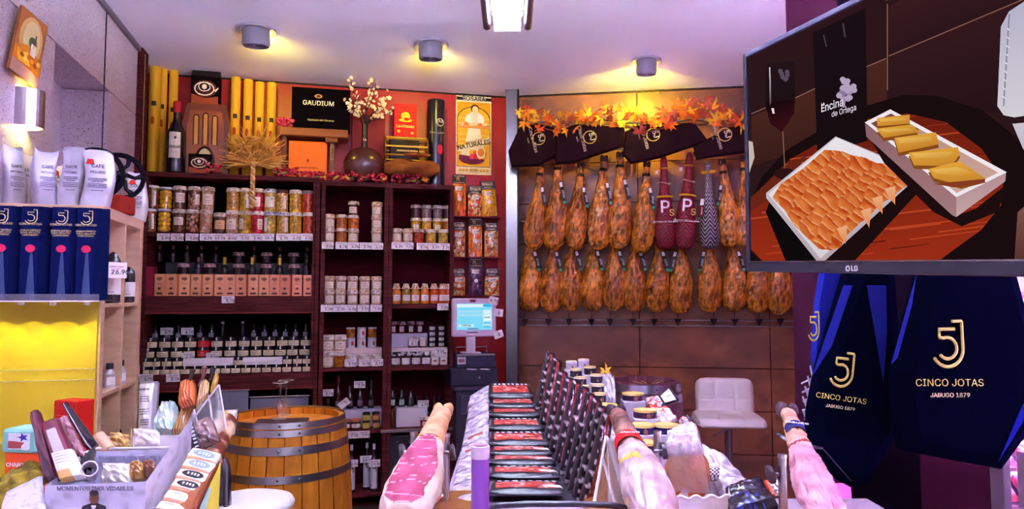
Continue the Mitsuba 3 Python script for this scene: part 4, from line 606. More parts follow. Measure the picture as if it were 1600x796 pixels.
for i, (x, w, yt_, yb_, pl, sz, hd, ti, tall, d) in enumerate(((717.5, 21, 273.5, 338, ORG, .02, 'ft', 0, 1, 'orange snack sticks, top left'), (743, 23, 290.5, 338, MIX, .014, 'script', 0, 0, 'red and white snack mix, top middle'), (766, 23, 283, 338, YEL, .016, 'script', -5, 1, 'golden noodle sticks, top right'), (717, 19, 347, 401.5, NUT, .014, 'script', 0, 0, 'pale nuts, middle left'), (743, 21, 341, 401.5, ORG + ['#f4e0c8'], .016, 'ft', 0, 1, 'orange chips, middle row centre'), (768, 21, 348, 401.5, NUT, .015, 'script', 0, 0, 'nuts and corn, middle right'), (717, 19, 419.5, 462.5, NUT, .013, 'script', 0, 0, 'pale nut mix, bottom left'), (743.5, 23, 404, 462.5, ['#2a1428', '#3c2038', '#1a0c18', '#5a3850'], .014, 'ft', 0, 0, 'dark purple dried fruit, bottom middle'), (769, 22, 419.5, 462.5, NUT, .014, 'script', 0, 0, 'nut mix, bottom right'))):
    s, z = red.hit(x, yb_, tr_); h = red.hit(x, yt_, tr_)[1] - z; w_ = red.hit(x + w / 2, yb_, tr_)[0] - red.hit(x - w / 2, yb_, tr_)[0]
    stamp(snack_bag(w_, h, pl, sz, i, hd, tall), 'snack_bag', f'clear snack bag with black header card, {d}', 'snack bag', red.M(s, tr_ - .015, z + .001) @ rot('y', ti))
# ---------------------------------------------------------------- scale with screen, printer and cash drawer
tm = .42; H = lambda x, y: red.hit(x, y, tm); mk = thing('scale_screen', 'white shop scale monitor with a light blue screen on a white neck', 'monitor')
(xa, za), (xb, zb_) = H(706.5, 527), H(775.5, 466.5); xc, zc_ = (xa + xb) / 2, (za + zb_) / 2; W_, H_ = xb - xa, zb_ - za
part(mk, 'frame', col(xf(box(-W_ / 2, W_ / 2, 0, .05, -H_ / 2, H_ / 2, .008), red.M(xc, tm, zc_)), '#d8c4dc'), 'vs')
sw, sh = W_ * .80, H_ * .68; part(mk, 'screen', rect(sw, sh, 0, H_ * .02, .002), None, T=red.M(xc, tm + .0005, zc_), emitter={'type': 'area', 'radiance': {'type': 'rgb', 'value': [.06, .2, .27]}})
SCR = []
def scr(x, z, w, h, c): SCR.append(col(rect(w * sw, h * sh, x * sw, z * sh + H_ * .02, .001 + .0002 * len(SCR) % .0008), c))
scr(-.08, .42, .84, .12, '#d8ecf4'); scr(.36, .43, .24, .1, '#38a8e0'); [scr(-.42 + .105 * i, .2 - .14 * j, .09, .1, '#a8d8ec') for i in range(7) for j in range(2)]; scr(.36, -.05, .24, .66, '#bfe4f0'); [scr(.36, .18 - .14 * i, .2, .07, c) for i, c in enumerate(('#e4f2f8', '#e4f2f8', '#f4f8fc', '#5cc0e4', '#5cc0e4'))]; scr(-.24, -.34, .44, .1, '#c8e8f4'); scr(-.05, -.46, .3, .04, '#5868a8')
SCR = [(a, b, c * .3) for a, b, c in SCR]; part(mk, 'screen_field', shape(join(*SCR), None, emitter={'type': 'area', 'radiance': VC}), T=red.M(xc, tm + .0032, zc_))
for x, z, s_ in ((-.24, -.36, '0.000 kg'), (.36, -.06, '0.00')): part(mk, 'screen_text', text(s_, .012, True, .0006, c='#10203c'), 'vs', T=red.M(xc + x * sw, tm + .0052, zc_ + z * sh + H_ * .02))
part(mk, 'badge', col(rect(W_ * .13, H_ * .07, -W_ * .04, H_ * .43, .002), '#6a2030'), 'vs', T=red.M(xc, tm, zc_)); part(mk, 'slot', col(rect(W_ * .26, H_ * .025, -W_ * .05, -H_ * .39, .001), '#2a2028'), 'vs', T=red.M(xc, tm, zc_))
zt = H(740, 553)[1]; part(mk, 'neck', col(xf(box(H(729, 540)[0], H(743.5, 540)[0], .012, .04, zt, za + .02, .004), red.M(0, tm, 0)), '#d4c8dc'), 'vs')
part(mk, 'foot', col(xf(box(H(722, 540)[0], H(752, 540)[0], .0, .12, zt, zt + .008, .003), red.M(0, tm, 0)), '#d4c8dc'), 'vs')
for i, (x, y, ti, p) in enumerate(((771.5, 470, 14, '4.75'), (779, 489, 8, '2'), (779, 523, -18, '2'))): s, z = red.hit(x, y, tm + .01); one('price_note', f'white price note stuck to the right edge of the screen, {("top", "middle", "bottom")[i]} one', 'note', xf(join(col(rect(.07, .055), '#efe6ec'), xf(text(p, .022, True, c='#5a3a48'), tr(.005, -.001, -.012))), red.M(s, tm + .004, z), rot('y', ti)))
zq = H(740, 576)[1]; zw = H(740, 603)[1]
dk = thing('cash_drawer', 'black cash drawer under the printer, keyhole in front', 'cash drawer'); part(dk, 'body', col(xf(box(H(704, 580)[0], H(777, 580)[0], -.02, .3, zw, zq, .004), red.M(0, tm, 0)), '#15101c'), 'vs'); part(dk, 'lock', col(xf(cyl(.008, 0, .004, 12), red.M(H(748, 590)[0], tm + .02, H(748, 590)[1]), rot('x', 90)), '#b8b0bc'), 'vm')
for x in (736, 757): part(dk, 'paper_edge', col(xf(rect(.07, .008), red.M(H(x, 577)[0], tm + .021, H(x, 577)[1]), rot('y', 4)), '#cfc6d2'), 'vs')
pr = thing('receipt_printer', 'dark receipt printer with silver top bar under the scale screen', 'printer'); part(pr, 'body', col(xf(box(H(714, 565)[0], H(775, 565)[0], 0, .2, zq + .0005, zt - .001, .005), red.M(0, tm, 0)), '#1a1424'), 'vs'); part(pr, 'top_bar', col(xf(box(H(714, 555)[0], H(773, 555)[0], -.006, .02, zt - .018, zt - .002, .003), red.M(0, tm, 0)), '#b4aeb8'), 'vm'); part(pr, 'label', join(col(rect(.06, .05), '#d0c6d0'), xf(col(rect(.045, .025), '#8a5a6a'), tr(0, -.001, 0))), 'vs', T=red.M(H(721, 564)[0], tm + .001, H(721, 564)[1]))
one('wire_frame', 'thin grey wire frame behind the neck of the screen', 'wire frame', col(xf(tube([(H(715, 550)[0], .06, zt), (H(715, 550)[0], .06, H(715, 544)[1]), (H(763, 550)[0], .06, H(763, 543)[1]), (H(763, 550)[0], .06, zt)], .003, 6), red.M(0, tm, 0)), '#9a929c'), 'vm')
ct = thing('pay_counter', 'dark counter cabinet carrying the cash drawer', 'counter'); part(ct, 'top', col(xf(box(H(708, 600)[0], H(790, 600)[0], -.05, .36, zw - .03, zw - .0005, .004), red.M(0, tm, 0)), '#2a2030'), 'vs'); part(ct, 'body', col(xf(box(H(712, 600)[0], H(786, 600)[0], -.03, .36, 0, zw - .03), red.M(0, tm, 0)), '#1a141c'), 'vs'); part(ct, 'drawer_front', col(xf(box(H(718, 620)[0], H(760, 620)[0], -.042, -.03, zw - .2, zw - .06, .003), red.M(0, tm, 0)), '#2c2634'), 'vs')
# ---------------------------------------------------------------- on top of the shelf units
def top(x, y=262, t=.15): return red.M(su(x, y, t), t, ZTA if x < 499 else ZTB)
def ht(x, y0, y1, t=.15): return zu(x, y0, t) - zu(x, y1, t)
def wd(x0, x1, y=250, t=.15): return su(x1, y, t) - su(x0, y, t)
def tubebox(r, h, c, ov, band=None):
    ps = [('tube', col(lathe([(0, 0), (r, 0), (r, h), (0, h)], 26), c), 'vs'), ('cap', col(xf(lathe([(r * 1.01, 0), (r * 1.01, .014), (r * .97, .016), (r * .97, .012), (0, .012)], 26), tr(0, 0, h)), c), 'vs')]
    em = xf(col(cyl_uv(r * 1.004, -.016, .016, -108, -58, 8, 3), '#2a1c10'), tr(0, 0, h * .62)); g = cyl_uv(r * 1.004, -.03, .03, -112, -68, 12, 12); u, v = np.repeat(np.linspace(-1, 1, 12), 12), np.tile(np.linspace(-1, 1, 12), 12)
    ps += [('emblem', em, 'vs'), ('oval', (g[0] * [1 + .004 * 0, 1, 1] + [0, 0, h * .47], g[1], np.where((u ** 2 + v ** 2 < 1)[:, None], lin(ov), lin(c))), 'vs')]
    return kit(*ps)
YT = '#e0a828'
for i, (x, w, y, t, d) in enumerate(((240.5, 17, 93, .15, 'leftmost and tallest yellow cardboard tube, beside the dark wooden post'), (254, 12, 99, .1, 'yellow cardboard tube second from the dark wooden post'), (270, 14, 107, .09, 'yellow cardboard tube behind the wine bottle'), (367.5, 15, 121, .1, 'first yellow cardboard tube right of the radio'), (387, 14.5, 125, .1, 'second yellow cardboard tube right of the radio'), (405, 14.5, 129, .1, 'third yellow cardboard tube right of the radio'), (424, 14.5, 130, .1, 'fourth yellow cardboard tube right of the radio, nearest the black box'))):
    h = zu(x, y, t) - ZTA; stamp(tubebox(wd(x - w / 2, x + w / 2, 200, t) / 2, h - .016, YT, '#b03018'), 'cardboard_tube', d, 'tube', red.M(su(x, 180, t), t, ZTA))
h = zu(685, 150) - ZTB; r = wd(671, 698.5, 220) / 2; q = [('tube', col(lathe([(0, 0), (r, 0), (r, h - .01), (r * .96, h), (0, h)], 28), '#120c10'), 'vg'), ('emblem', xf(join(col(ring(.026, .03), '#d8ccd0'), text('5J', .026, True, c='#d8ccd0')), tr(r * .35, -r * .98, h * .73), rot('z', 20)), 'vs'), ('red_seal', xf(col(card(ell(0, 0, .022, .04)), '#c82838'), tr(r * .35, -r * .965, h * .42), rot('z', 20)), 'vs'), ('script', xf(text('Cinco Jotas', .014, False, c='#b8a8ac'), tr(0, -r * 1.01, h * .6), rot('y', 0)), 'vs')]
stamp(kit(*q), 'cardboard_tube', 'shiny black cardboard tube with red oval seal at the right end of the shelf tops', 'tube', red.M(su(684.5, 220), .15, ZTB))
# wine bottle
h = zu(275, 160, .24) - ZTA; r = wd(260, 289, 240, .24) / 2
q = [('bottle', col(lathe([(0, .004), (r * .8, 0), (r, .008), (r, h * .52), (r * .95, h * .58), (r * .5, h * .7), (r * .36, h * .76), (r * .34, h * .98), (0, h * .98)], 30, 50), '#0c0809'), 'vg'), ('capsule', col(xf(lathe([(r * .38, 0), (r * .38, h * .06), (r * .42, h * .08), (r * .42, h * .14), (r * .38, h * .16), (0, h * .16)], 24), tr(0, 0, h * .85)), '#b02028'), 'vs'), ('label', col(cyl_uv(r * 1.005, h * .2, h * .56, -125, -50, 14, 3), '#efe8e0'), 'vs'), ('lettering', join(xf(text('BOIS GIL', .016, True, c='#2a2024'), tr(.004, -r * 1.03, h * .34)), xf(text('VINO TINTO', .006, False, c='#5a5054'), tr(.004, -r * 1.03, h * .27)), xf(col(rect(.014, .014), '#2a2430'), tr(.008, -r * 1.02, h * .48))), 'vs')]
stamp(kit(*q), 'wine_bottle', 'dark red wine bottle with white label and red capsule, in front of the radio', 'bottle', red.M(su(274.5, 240, .24), .24, ZTA))
one('black_canister', 'black canister standing behind the wine bottle', 'canister', col(xf(lathe([(0, 0), (.045, 0), (.045, .27), (.03, .29), (0, .29)], 24), red.M(su(259, 220, .05), .05, ZTA)), '#0e0a0c'), 'vg')
# radio
tR = .2; w = wd(284, 357, 220, tR); h = zu(320, 162, tR) - ZTA; rk = thing('vintage_radio', 'old brown wooden radio with three arched grille slots', 'radio'); T = red.M(su(321, 220, tR), tR, ZTA)
prof = [(-.5, 0), (.5, 0), (.5, .72), (.44, .96), (.4, 1), (-.4, 1), (-.44, .96), (-.5, .72)]
def wood2(m, c0, c1, s=(9, 9, 70), k=0): return colf(m, lambda v: lerp(c0, c1, np.clip(fb(v * s + k, 1, 3, 4) * 1.4 - .2, 0, 1)))
part(rk, 'cabinet', wood2(xf(prism([(a * w, b * h) for a, b in prof], .15), tr(0, .15, 0), rot('x', 90)), '#4a1e0c', '#7c3a18'), 'vg', T=T)
part(rk, 'front_panel', wood2(xf(prism([(a * w * .8, .04 * h + b * h * .86) for a, b in prof], .008), rot('x', 90)), '#6a3012', '#a05420'), 'vg', T=T)
for i in range(3):
    cx = (-.2, 0, .2)[i] * w; sl = [(cx - .055 * w, .42 * h), (cx + .055 * w, .42 * h)] + [(cx + .055 * w * math.cos(a), .8 * h + .055 * w * math.sin(a) + (.03 * h if i == 1 else 0)) for a in np.linspace(0, math.pi, 9)]
    part(rk, 'grille_slot', col(xf(prism(sl, .003), tr(0, -.008, 0), rot('x', 90)), '#c08840'), 'vs', T=T); part(rk, 'slot_rim', col(tube([(x, -.011, z) for x, z in sl], .004, 6, True), '#2a1008'), 'vg', T=T)
part(rk, 'dial', col(xf(prism([(.17 * w * math.cos(a), .17 * h + .2 * h * math.sin(a)) for a in np.linspace(0, math.pi, 17)], .004), tr(0, -.008, 0), rot('x', 90)), '#d8c8a0'), 'vs', T=T); part(rk, 'dial_rim', col(tube([(.19 * w * math.cos(a), -.011, .17 * h + .22 * h * math.sin(a)) for a in np.linspace(0, math.pi, 17)], .008, 6), '#140a08'), 'vg', T=T)
for s in (-.3, 0, .3): part(rk, 'knob', col(xf(cyl(.012, 0, .015, 14, .003), tr(s * w, -.008, .08 * h), rot('x', 90)), '#2a140c'), 'vg', T=T)
def coffee_box(w, d, h, gable, label, T):
    k = thing('coffee_box', label, 'box'); part(k, 'carton', col(box(-w / 2, w / 2, 0, d, 0, h, .002), '#0c0707'), 'vc', T=T); L = []
    L.append(xf(col(card([(-w * .48, 0), (w * .48, 0), (w * .48, h * .3), (0, h * .22), (-w * .48, h * .36)], .001), '#8a3c1c'), tr()))
    for cx, cz, rx, rz, c in ((0, .55, .42, .3, '#5a2414'), (-.02, .55, .36, .25, '#efe0cc'), (-.02, .55, .32, .21, '#3a1a12'), (-.02, .62, .22, .17, '#efe0cc'), (-.02, .62, .19, .14, '#1a0c0c'), (-.02, .62, .09, .09, '#e8d8c8')): L.append(col(card(ell(cx * w, cz * h, rx * w, rz * h, 20), .001), c))
    L += [col(card([(.34 * w, .5 * h), (.48 * w, .62 * h), (.48 * w, .56 * h), (.38 * w, .44 * h)], .001), '#e8d8c8')]
    part(k, 'print', join(*[xf(m, tr(0, -.0006 * i, 0)) for i, m in enumerate(L)]), 'vs', T=T)
    if gable:
        part(k, 'gable', col(xf(prism([(0, h), (d, h), (d * .55, h * 1.3), (d * .45, h * 1.3)], w), rot('z', 90), rot('x', 90), mat([0, 0, -w / 2], [1, 0, 0], [0, 1, 0], [0, 0, 1])), '#1c1416'), 'vs', T=T); part(k, 'handle', col(tube([(-w * .35, d * .3, h * 1.28), (-w * .2, d * .3, h * 1.42), (w * .2, d * .3, h * 1.42), (w * .35, d * .3, h * 1.28)], .004, 6), '#8a8488'), 'vs', T=T)
w = wd(298, 342, 140, .18); coffee_box(w, .1, ht(320, 122, 166, .18), True, 'black coffee box with gable handle standing on the radio', red.M(su(320, 150, .18), .18, zu(320, 162, tR) + .0005))
w = wd(295, 330, 250, .268); coffee_box(w, .045, ht(312, 237, 268, .268), False, 'small coffee box with cup picture lying before the radio', red.M(su(312, 250, .268), .268, ZTA))
# straw bundle with rope
kb = thing('straw_bundle', 'bundle of dried straw tied with a twisted rope that hangs over the shelf edge', 'bundle'); tS = .22; O = red.M(su(399, 240, tS), tS, ZTA); rg = random.Random(3); ms = []; ms2 = []
for i in range(330):
    a = rg.uniform(-1.35, 1.35); l = rg.uniform(.12, .34) * (1 - .25 * abs(a) / 1.35); dy = rg.uniform(-.1, .06); c = rg.choice(['#e8b860', '#d09a48', '#f0cc80', '#b87838', '#e0a850']); m1 = l * .5
    p = [(rg.uniform(-.03, .03), rg.uniform(-.02, .02), .07), (m1 * math.sin(a) * .8, dy * .6, .07 + m1 * math.cos(a) * .9), (l * math.sin(a) + rg.uniform(-.02, .02), dy, .07 + l * math.cos(a) * (.9 if abs(a) < .9 else .7))]
    ms.append(col(tube(p, [.0035, .003, .0018], 4), c))
for i in range(150):
    a = rg.choice((-1, 1)) * rg.uniform(.9, 1.7); l = rg.uniform(.1, .22); c = rg.choice(['#e8b860', '#d8a450', '#f0d080', '#a86c34']); ms2.append(col(tube([(0, -.02, .08), (l * .5 * math.sin(a), -.04, .075 + .3 * l * math.cos(a)), (l * math.sin(a), rg.uniform(-.07, .02), .07 + l * .7 * math.cos(a) - .01)], [.006, .007, .003], 4), c))
for i in range(300):
    a, b_, rr = rg.uniform(0, 6.28), rg.uniform(-.4, 1.2), rg.uniform(.6, 1); p = np.array([.15 * rr * math.cos(a) * math.cos(b_), -.03 + .07 * rr * math.sin(a), .165 + .115 * rr * math.sin(b_)]); d = np.array([rg.uniform(-1, 1), rg.uniform(-1, .4), rg.uniform(-.6, 1)]); d /= np.linalg.norm(d); c = rg.choice(['#e8b860', '#d09a48', '#f0cc80', '#b87838', '#e0a850', '#8a5a28'])
    ms.append(col(tube([p, p + d * .022 + [0, 0, .008], p + d * .045], [.0034, .0034, .002], 4), c))
part(kb, 'straw', join(*ms), 'vc', T=O); labels[kb + '__straw'] = {'kind': 'stuff'}; part(kb, 'straw_tail', join(*ms2), 'vc', T=O); labels[kb + '__straw_tail'] = {'kind': 'stuff'}
for s in (0, 1): part(kb, 'rope', col(tube([(-.005 + .012 * math.cos(k * 1.1 + s * math.pi), -.075 + .006 * math.sin(k * 1.1 + s * math.pi), .085 - .0095 * k) for k in range(34)], .0085, 6), ('#e8c890', '#c89858')[s]), 'vc', T=O)
part(kb, 'knot', col(sph(.022, 2, (0, -.06, .085), (1.3, .9, .8)), '#d8ac68'), 'vc', T=O)
# wooden press with orange box below and black wine case on top
tP = .17; zp0, zp1 = zu(495, 216, tP), zu(495, 203, tP); kp = thing('wooden_press', 'small wooden press with ribbed screw leg carrying the black wine case', 'press'); a, b = su(436, 230, tP), su(544, 230, tP)
part(kp, 'plank', wood2(xf(box(a, b, -tP - .05, -tP + .1, zp0, zp1, .006), red.M(0, 0, 0)), '#5a2a12', '#9a5a28'), 'vs'); sx = su(519, 240, tP)
part(kp, 'screw', col(xf(lathe([(0, 0)] + [(.016 + .004 * (i % 2), .006 * i) for i in range(int((zp0 - ZTA) / .006))] + [(0, zp0 - ZTA)], 18, 10), red.M(sx, tP, ZTA)), '#8a6a58'), 'vs'); part(kp, 'nut', wood2(xf(box(-.05, .04, -.045, .06, zp0 - ZTA - .035, zp0 - ZTA, .004), red.M(sx, tP, ZTA)), '#4a2410', '#8a4c20'), 'vs')
part(kp, 'leg', wood2(xf(box(-.018, .018, -.02, .02, 0, zp0 - ZTA, .004), red.M(su(444, 240, tP), tP, ZTA)), '#4a2410', '#8a4c20'), 'vs')
kg = thing('wine_case', 'large black wine case lettered in pale gold on the wooden press', 'box'); a, b = su(455.5, 180, tP + .02), su(547, 180, tP + .02); zg = zu(500, 138, tP + .02); T = red.M((a + b) / 2, tP + .02, zp1, 0); w = b - a; h = zg - zp1
part(kg, 'case', col(xf(box(-w / 2, w / 2, 0, .12, 0, h, .003), tr()), '#090607'), 'vc', T=T)
part(kg, 'lettering', join(xf(text('GAUDIUM', .033, True, c='#e0d4c0'), tr(-.02, -.001, h * .58)), xf(text('Marques de Caceres', .014, False, c='#d8c890'), tr(0, -.001, h * .2))), 'vs', T=T); part(kg, 'emblem', xf(join(col(card(ell(0, 0, .028, .016)), '#a87848'), xf(col(card(ell(0, 0, .014, .009)), '#3a2418'), tr(0, -.001, 0))), tr(-.02, -.001, h * .8)), 'vs', T=T)
ko = thing('orange_box', 'orange wine box with brown lettering under the wooden press', 'box'); a, b = su(451, 240, tP), su(511, 240, tP); w = b - a; h = zu(480, 221, tP) - ZTA; T = red.M((a + b) / 2, tP, ZTA); part(ko, 'carton', col(box(-w / 2, w / 2, 0, .09, 0, h, .002), '#e8701c'), 'vs', T=T)
part(ko, 'lettering', join(xf(text('MARQUES DE RISCAL', .010, True, c='#8a2c0c'), tr(0, -.001, h * .3)), xf(col(card(ell(0, 0, .008, .012)), '#8a2c0c'), tr(0, -.001, h * .5))), 'vs', T=T)
rg = random.Random(9)
def berries(n, L, c, r=.009): return join(*[col(sph(r * rg.uniform(.8, 1.1), 1, (rg.uniform(-L, L), rg.uniform(-.035, .02), rg.uniform(0, .06) + .01)), rg.choice(c)) for _ in range(n)])
one('grape_bunch', 'bunch of pinkish red grapes lying on the left end of the wooden press', 'grapes', join(*[col(sph(.0125, 2, (rg.uniform(-.055, .055), rg.uniform(-.03, .03), .012 + rg.uniform(0, .05))), rg.choice(['#c83858', '#a82848', '#d85070'])) for _ in range(46)]), 'vg', red.M(su(446, 200, tP), tP + .02, zp1))
# flat round flask with blossoms
kf = thing('flask_vase', 'dark brown round flask bottle holding blossoming twigs', 'vase'); tF = .19; T = red.M(su(569.5, 245, tF), tF, ZTB); R_ = wd(537, 602, 245, tF) / 2; hN = zu(569, 195, tF) - ZTB
part(kf, 'body', col(xf(sph(R_, 3, (0, 0, 0), (1, .55, .93)), tr(0, 0, R_ * .92)), '#3a160c'), 'vg', T=T); part(kf, 'neck', col(xf(lathe([(.03, R_ * 1.75), (.022, R_ * 1.9), (.02, hN - .01), (.024, hN - .008), (.024, hN), (.0, hN)], 20), tr()), '#160a0a'), 'vg', T=T); part(kf, 'neck_label', xf(text('16', .016, True, c='#d8d0d4'), tr(0, -.022, hN * .72)), 'vs', T=T)
bl = thing('blossom_twigs', 'dark twigs with cream blossoms standing in the round flask', 'twigs'); petals = []
for i, (x, y) in enumerate(((546, 119), (549, 140), (583, 126), (588, 130), (612, 142), (541, 158), (560, 152), (578, 150), (602, 158), (618, 170), (555, 168), (590, 172), (536, 155))):
    s0, z0 = su(569.5, 197, tF), zu(569.5, 195, tF) - .01; s1, z1 = su(x, y, tF), zu(x, y, tF); dt = rg.uniform(-.05, .07); pts = [red.P(s0 + (s1 - s0) * k + .012 * math.sin(k * 7 + i), tF + dt * k, z0 + (z1 - z0) * k ** .9) for k in np.linspace(0, 1, 7)]
    part(bl, 'twig', col(tube(pts, [.003] * 5 + [.002, .0015], 5), '#1c100e'), 'vs')
    for k in range(9):
        j = rg.uniform(.45, 1); p = red.P(s0 + (s1 - s0) * j + rg.uniform(-.03, .03), tF + dt * j + rg.uniform(-.03, .03), z0 + (z1 - z0) * j ** .9 + rg.uniform(-.015, .02)); petals.append((p, rg.choice(['#f0dcb8', '#e8c890', '#f8ecd0', '#d8b070', '#3a241c'])))
fl = shape(join(*[xf(col(sph(.008, 1, (0, 0, 0), (1, .5, 1.5)), '#f0dcb8'), rot('y', k * 72), tr(0, 0, .008)) for k in range(5)], col(sph(.005, 1), '#d8a040')), 'vc')
for p, c in petals: part(bl, 'blossom', fl if c != '#3a241c' else col(sph(.006, 1), c), 'vs', T=tr(*p) @ rot('x', rg.uniform(-60, 60)) @ rot('z', rg.uniform(-60, 60)) @ sc(rg.uniform(.6, 1.05)))
# red gift box, red box with yellow figure, gilded basket, bark
k = one('red_gift_box', 'dull red box standing behind the blossom twigs', 'box', col(xf(box(su(550, 200, .1), su(601, 200, .1), -.1, -.02, 0, zu(575, 178, .1) - ZTB, .003), red.M(0, 0, ZTB)), '#7a1610'), 'vs')
kr = thing('red_box', 'bright red box with a yellow bonneted head emblem above the gilded basket', 'box'); t_ = .14; a, b = su(616, 190, t_), su(651, 190, t_); w = b - a; zb0 = zu(633, 214, t_); h = zu(633, 162, t_) - zb0; T = red.M((a + b) / 2, t_, zb0)
part(kr, 'carton', col(box(-w / 2, w / 2, 0, .06, 0, h, .002), '#d01818'), 'vs', T=T); part(kr, 'emblem', join(col(card(ell(0, h * .62, w * .2, h * .13)), '#f0c020'), xf(col(card(ell(0, h * .5, w * .3, h * .05)), '#f0c020'), tr(0, -.0005, 0)), xf(col(card(ell(w * .05, h * .53, w * .12, h * .05)), '#c82018'), tr(0, -.001, 0))), 'vs', T=T)
part(kr, 'lettering', join(xf(text('La Chinata', .020, True, c='#f4d860'), tr(0, -.001, h * .28)), xf(text('PIMENTON', .010, True, c='#7a0c0c'), tr(0, -.001, h * .86)), xf(col(rect(.02, .012), '#f0d860'), tr(w * .3, -.001, h * .12)), xf(col(card(ell(0, 0, .011, .011)), '#e8c830'), tr(-w * .3, -.001, h * .16))), 'vs', T=T)
one('box_stand', 'dark box standing behind the gilded basket, carrying the red box', 'box', col(xf(box(a - .03, b + .02, -.15, -.03, 0, zb0 - ZTB - .0005, .003), red.M(0, 0, ZTB)), '#1a0c0c'), 'vs')
kt = thing('gilded_basket', 'small barrel shaped basket with gold painted frame on the right shelf top', 'basket'); t_ = .2; a, b = su(600, 232, t_), su(669, 232, t_); w = b - a; zc0 = zu(635, 249, t_); hh = zu(635, 214, t_) - zc0; T = red.M((a + b) / 2, t_, zc0); cr = hh / 2
for s in (-1, 1): part(kt, 'end_disc', col(xf(cyl(cr, -.006, .006, 24), tr(s * w * .47, .03, cr), rot('y', 90)), '#1c0e0a'), 'vg', T=T); part(kt, 'end_ring', col(xf(tube([(cr * math.cos(q), cr * math.sin(q), 0) for q in np.linspace(0, 6.28, 25)[:-1]], .006, 6, True), tr(s * w * .48, .03, cr), rot('y', 90)), '#d8a828'), 'vm', T=T)
for q in range(8): part(kt, 'slat', col(xf(box(-w * .47, w * .47, -.006, .006, -.004, .004, .001), tr(0, .03 - cr * math.cos(q * .785), cr + cr * math.sin(q * .785)), rot('x', -q * 45 + 90)), '#d8ac34' if q % 2 == 0 else '#a87c20'), 'vs', T=T)
part(kt, 'rope_coil', col(xf(tube([(-.07 + .012 * i, -.0 + .004 * (i % 2), cr * .7 + .006 * (i % 2)) for i in range(14)], .007, 6), tr()), '#d8c088'), 'vc', T=T)
def barkm(L, w_, seed): 
    def fn(u, v): x = (u - .5) * L; a = v * 2 * np.pi; r = w_ * (.35 + .65 * np.sin(np.pi * np.clip(u, .02, .98)) ** .6) * (1 + .25 * np.sin(3 * a + u * 9)); return x, r * np.cos(a) * 1.1, w_ + .55 * r * np.sin(a)
    m = grid(fn, 26, 16); v = m[0] + .012 * (fb(m[0], 30, 3, seed)[:, None] - .5); return v, m[1], lerp('#4a2412', '#a86430', fb(v, 26, 3, seed))
one('bark_piece', 'curved piece of brown bark under the gilded basket', 'bark', barkm(wd(600, 686, 255, .22), (zc0 - ZTB) * .62, 2), 'vc', red.M(su(643, 255, .22), .21, ZTB)); one('bark_piece', 'smaller piece of light brown bark lying against the gilded basket', 'bark', barkm(.19, .028, 5), 'vc', red.M(su(652, 240, .29), .285, zu(652, 248, .29)))
# berry sprigs along the front of the shelf tops
for i, (x0, x1, d, nb) in enumerate(((322, 345, 'small sprig of red berries before the radio', 30), (430, 466, 'sprig of pink red berries right of the straw bundle', 60), (470, 536, 'long sprig of pink red berries with yellow leaves under the press', 110), (538, 606, 'sprig of pink red berries in front of the round flask', 80), (612, 655, 'sprig of red berries at the right end of the shelf tops', 60))):
    xm = (x0 + x1) / 2; t_ = .255; w = wd(x0, x1, 265, t_) / 2; T = red.M(su(xm, 265, t_), t_, ZTA if x1 < 499 else ZTB); k = thing('berry_sprig', d, 'berry sprig'); rg = random.Random(i)
    part(k, 'berries', berries(nb, w, ['#c82848', '#a81c38', '#d84060', '#8a1428'], .0105), 'vg', T=T); labels[k + '__berries'] = {'kind': 'stuff'}; part(k, 'stem', col(tube([(-w * 1.1, 0, .012), (0, -.01, .03), (w * 1.1, 0, .014)], .003, 5), '#3a2014'), 'vs', T=T)
    for j in range(max(2, int(w * 40))): part(k, 'leaf', lfs[rg.randrange(18)] if 0 else shape(col(xf(sph(.03, 1, (0, 0, 0), (.32, .05, 1)), tr()), rg.choice(['#c89030', '#5a4a1c', '#2a2c14', '#a86c24'])), 'vs'), T=T @ tr(rg.uniform(-w, w), -.03, .025) @ rot('y', rg.uniform(40, 140)) @ rot('x', rg.uniform(-30, 30)))
lf = one('fallen_leaf', 'dry orange leaf lying on the right shelf top before the black tube', 'leaf', (lambda m: (m[0], m[1], np.tile(lin('#d88438'), (len(m[0]), 1))))(leaf_mesh(31)), 'vs', red.M(su(664, 278, .26), .26, ZTB + .035) @ rot('y', 20) @ rot('x', 10) @ sc(.042))
# ---------------------------------------------------------------- left: stone wall picture, oak bookcase, what stands on it
kq = thing('wall_picture', 'tilted golden picture print hung on the stone wall above the metal lamp', 'picture'); C4 = [np.array(lef.hit(x, y, .03)) for x, y in ((35, 8), (75, 42), (57, 140), (14, 106))]
def bil(u, v): return (1 - u) * (1 - v) * C4[0] + u * (1 - v) * C4[1] + u * v * C4[2] + (1 - u) * v * C4[3]
def pq(pts, c, lay): return xf(col(card([tuple(bil(u, v)) for u, v in pts], .0006), c), tr(0, -.0006 * lay, 0))
def board(u, v): s = bil(0, 0) * 0; return s
pm = [xf(col(card([tuple(c) for c in C4], .008), '#6a3818'), tr(0, .009, 0)), pq([(0, 0), (1, 0), (1, 1), (0, 1)], '#a8642c', 0), pq(ell(.5, .4, .42, .36), '#d8b060', 1), pq(ell(.52, .38, .3, .28), '#e8d898', 2), pq([(0, .78), (1, .8), (1, 1), (0, 1)], '#b88c74', 3), pq([(0, .6), (.4, .5), (1, .62), (1, .84), (0, .8)], '#c87818', 4), pq([(.1, .7), (.45, .6), (.6, .78), (.2, .8)], '#f0b830', 5)]
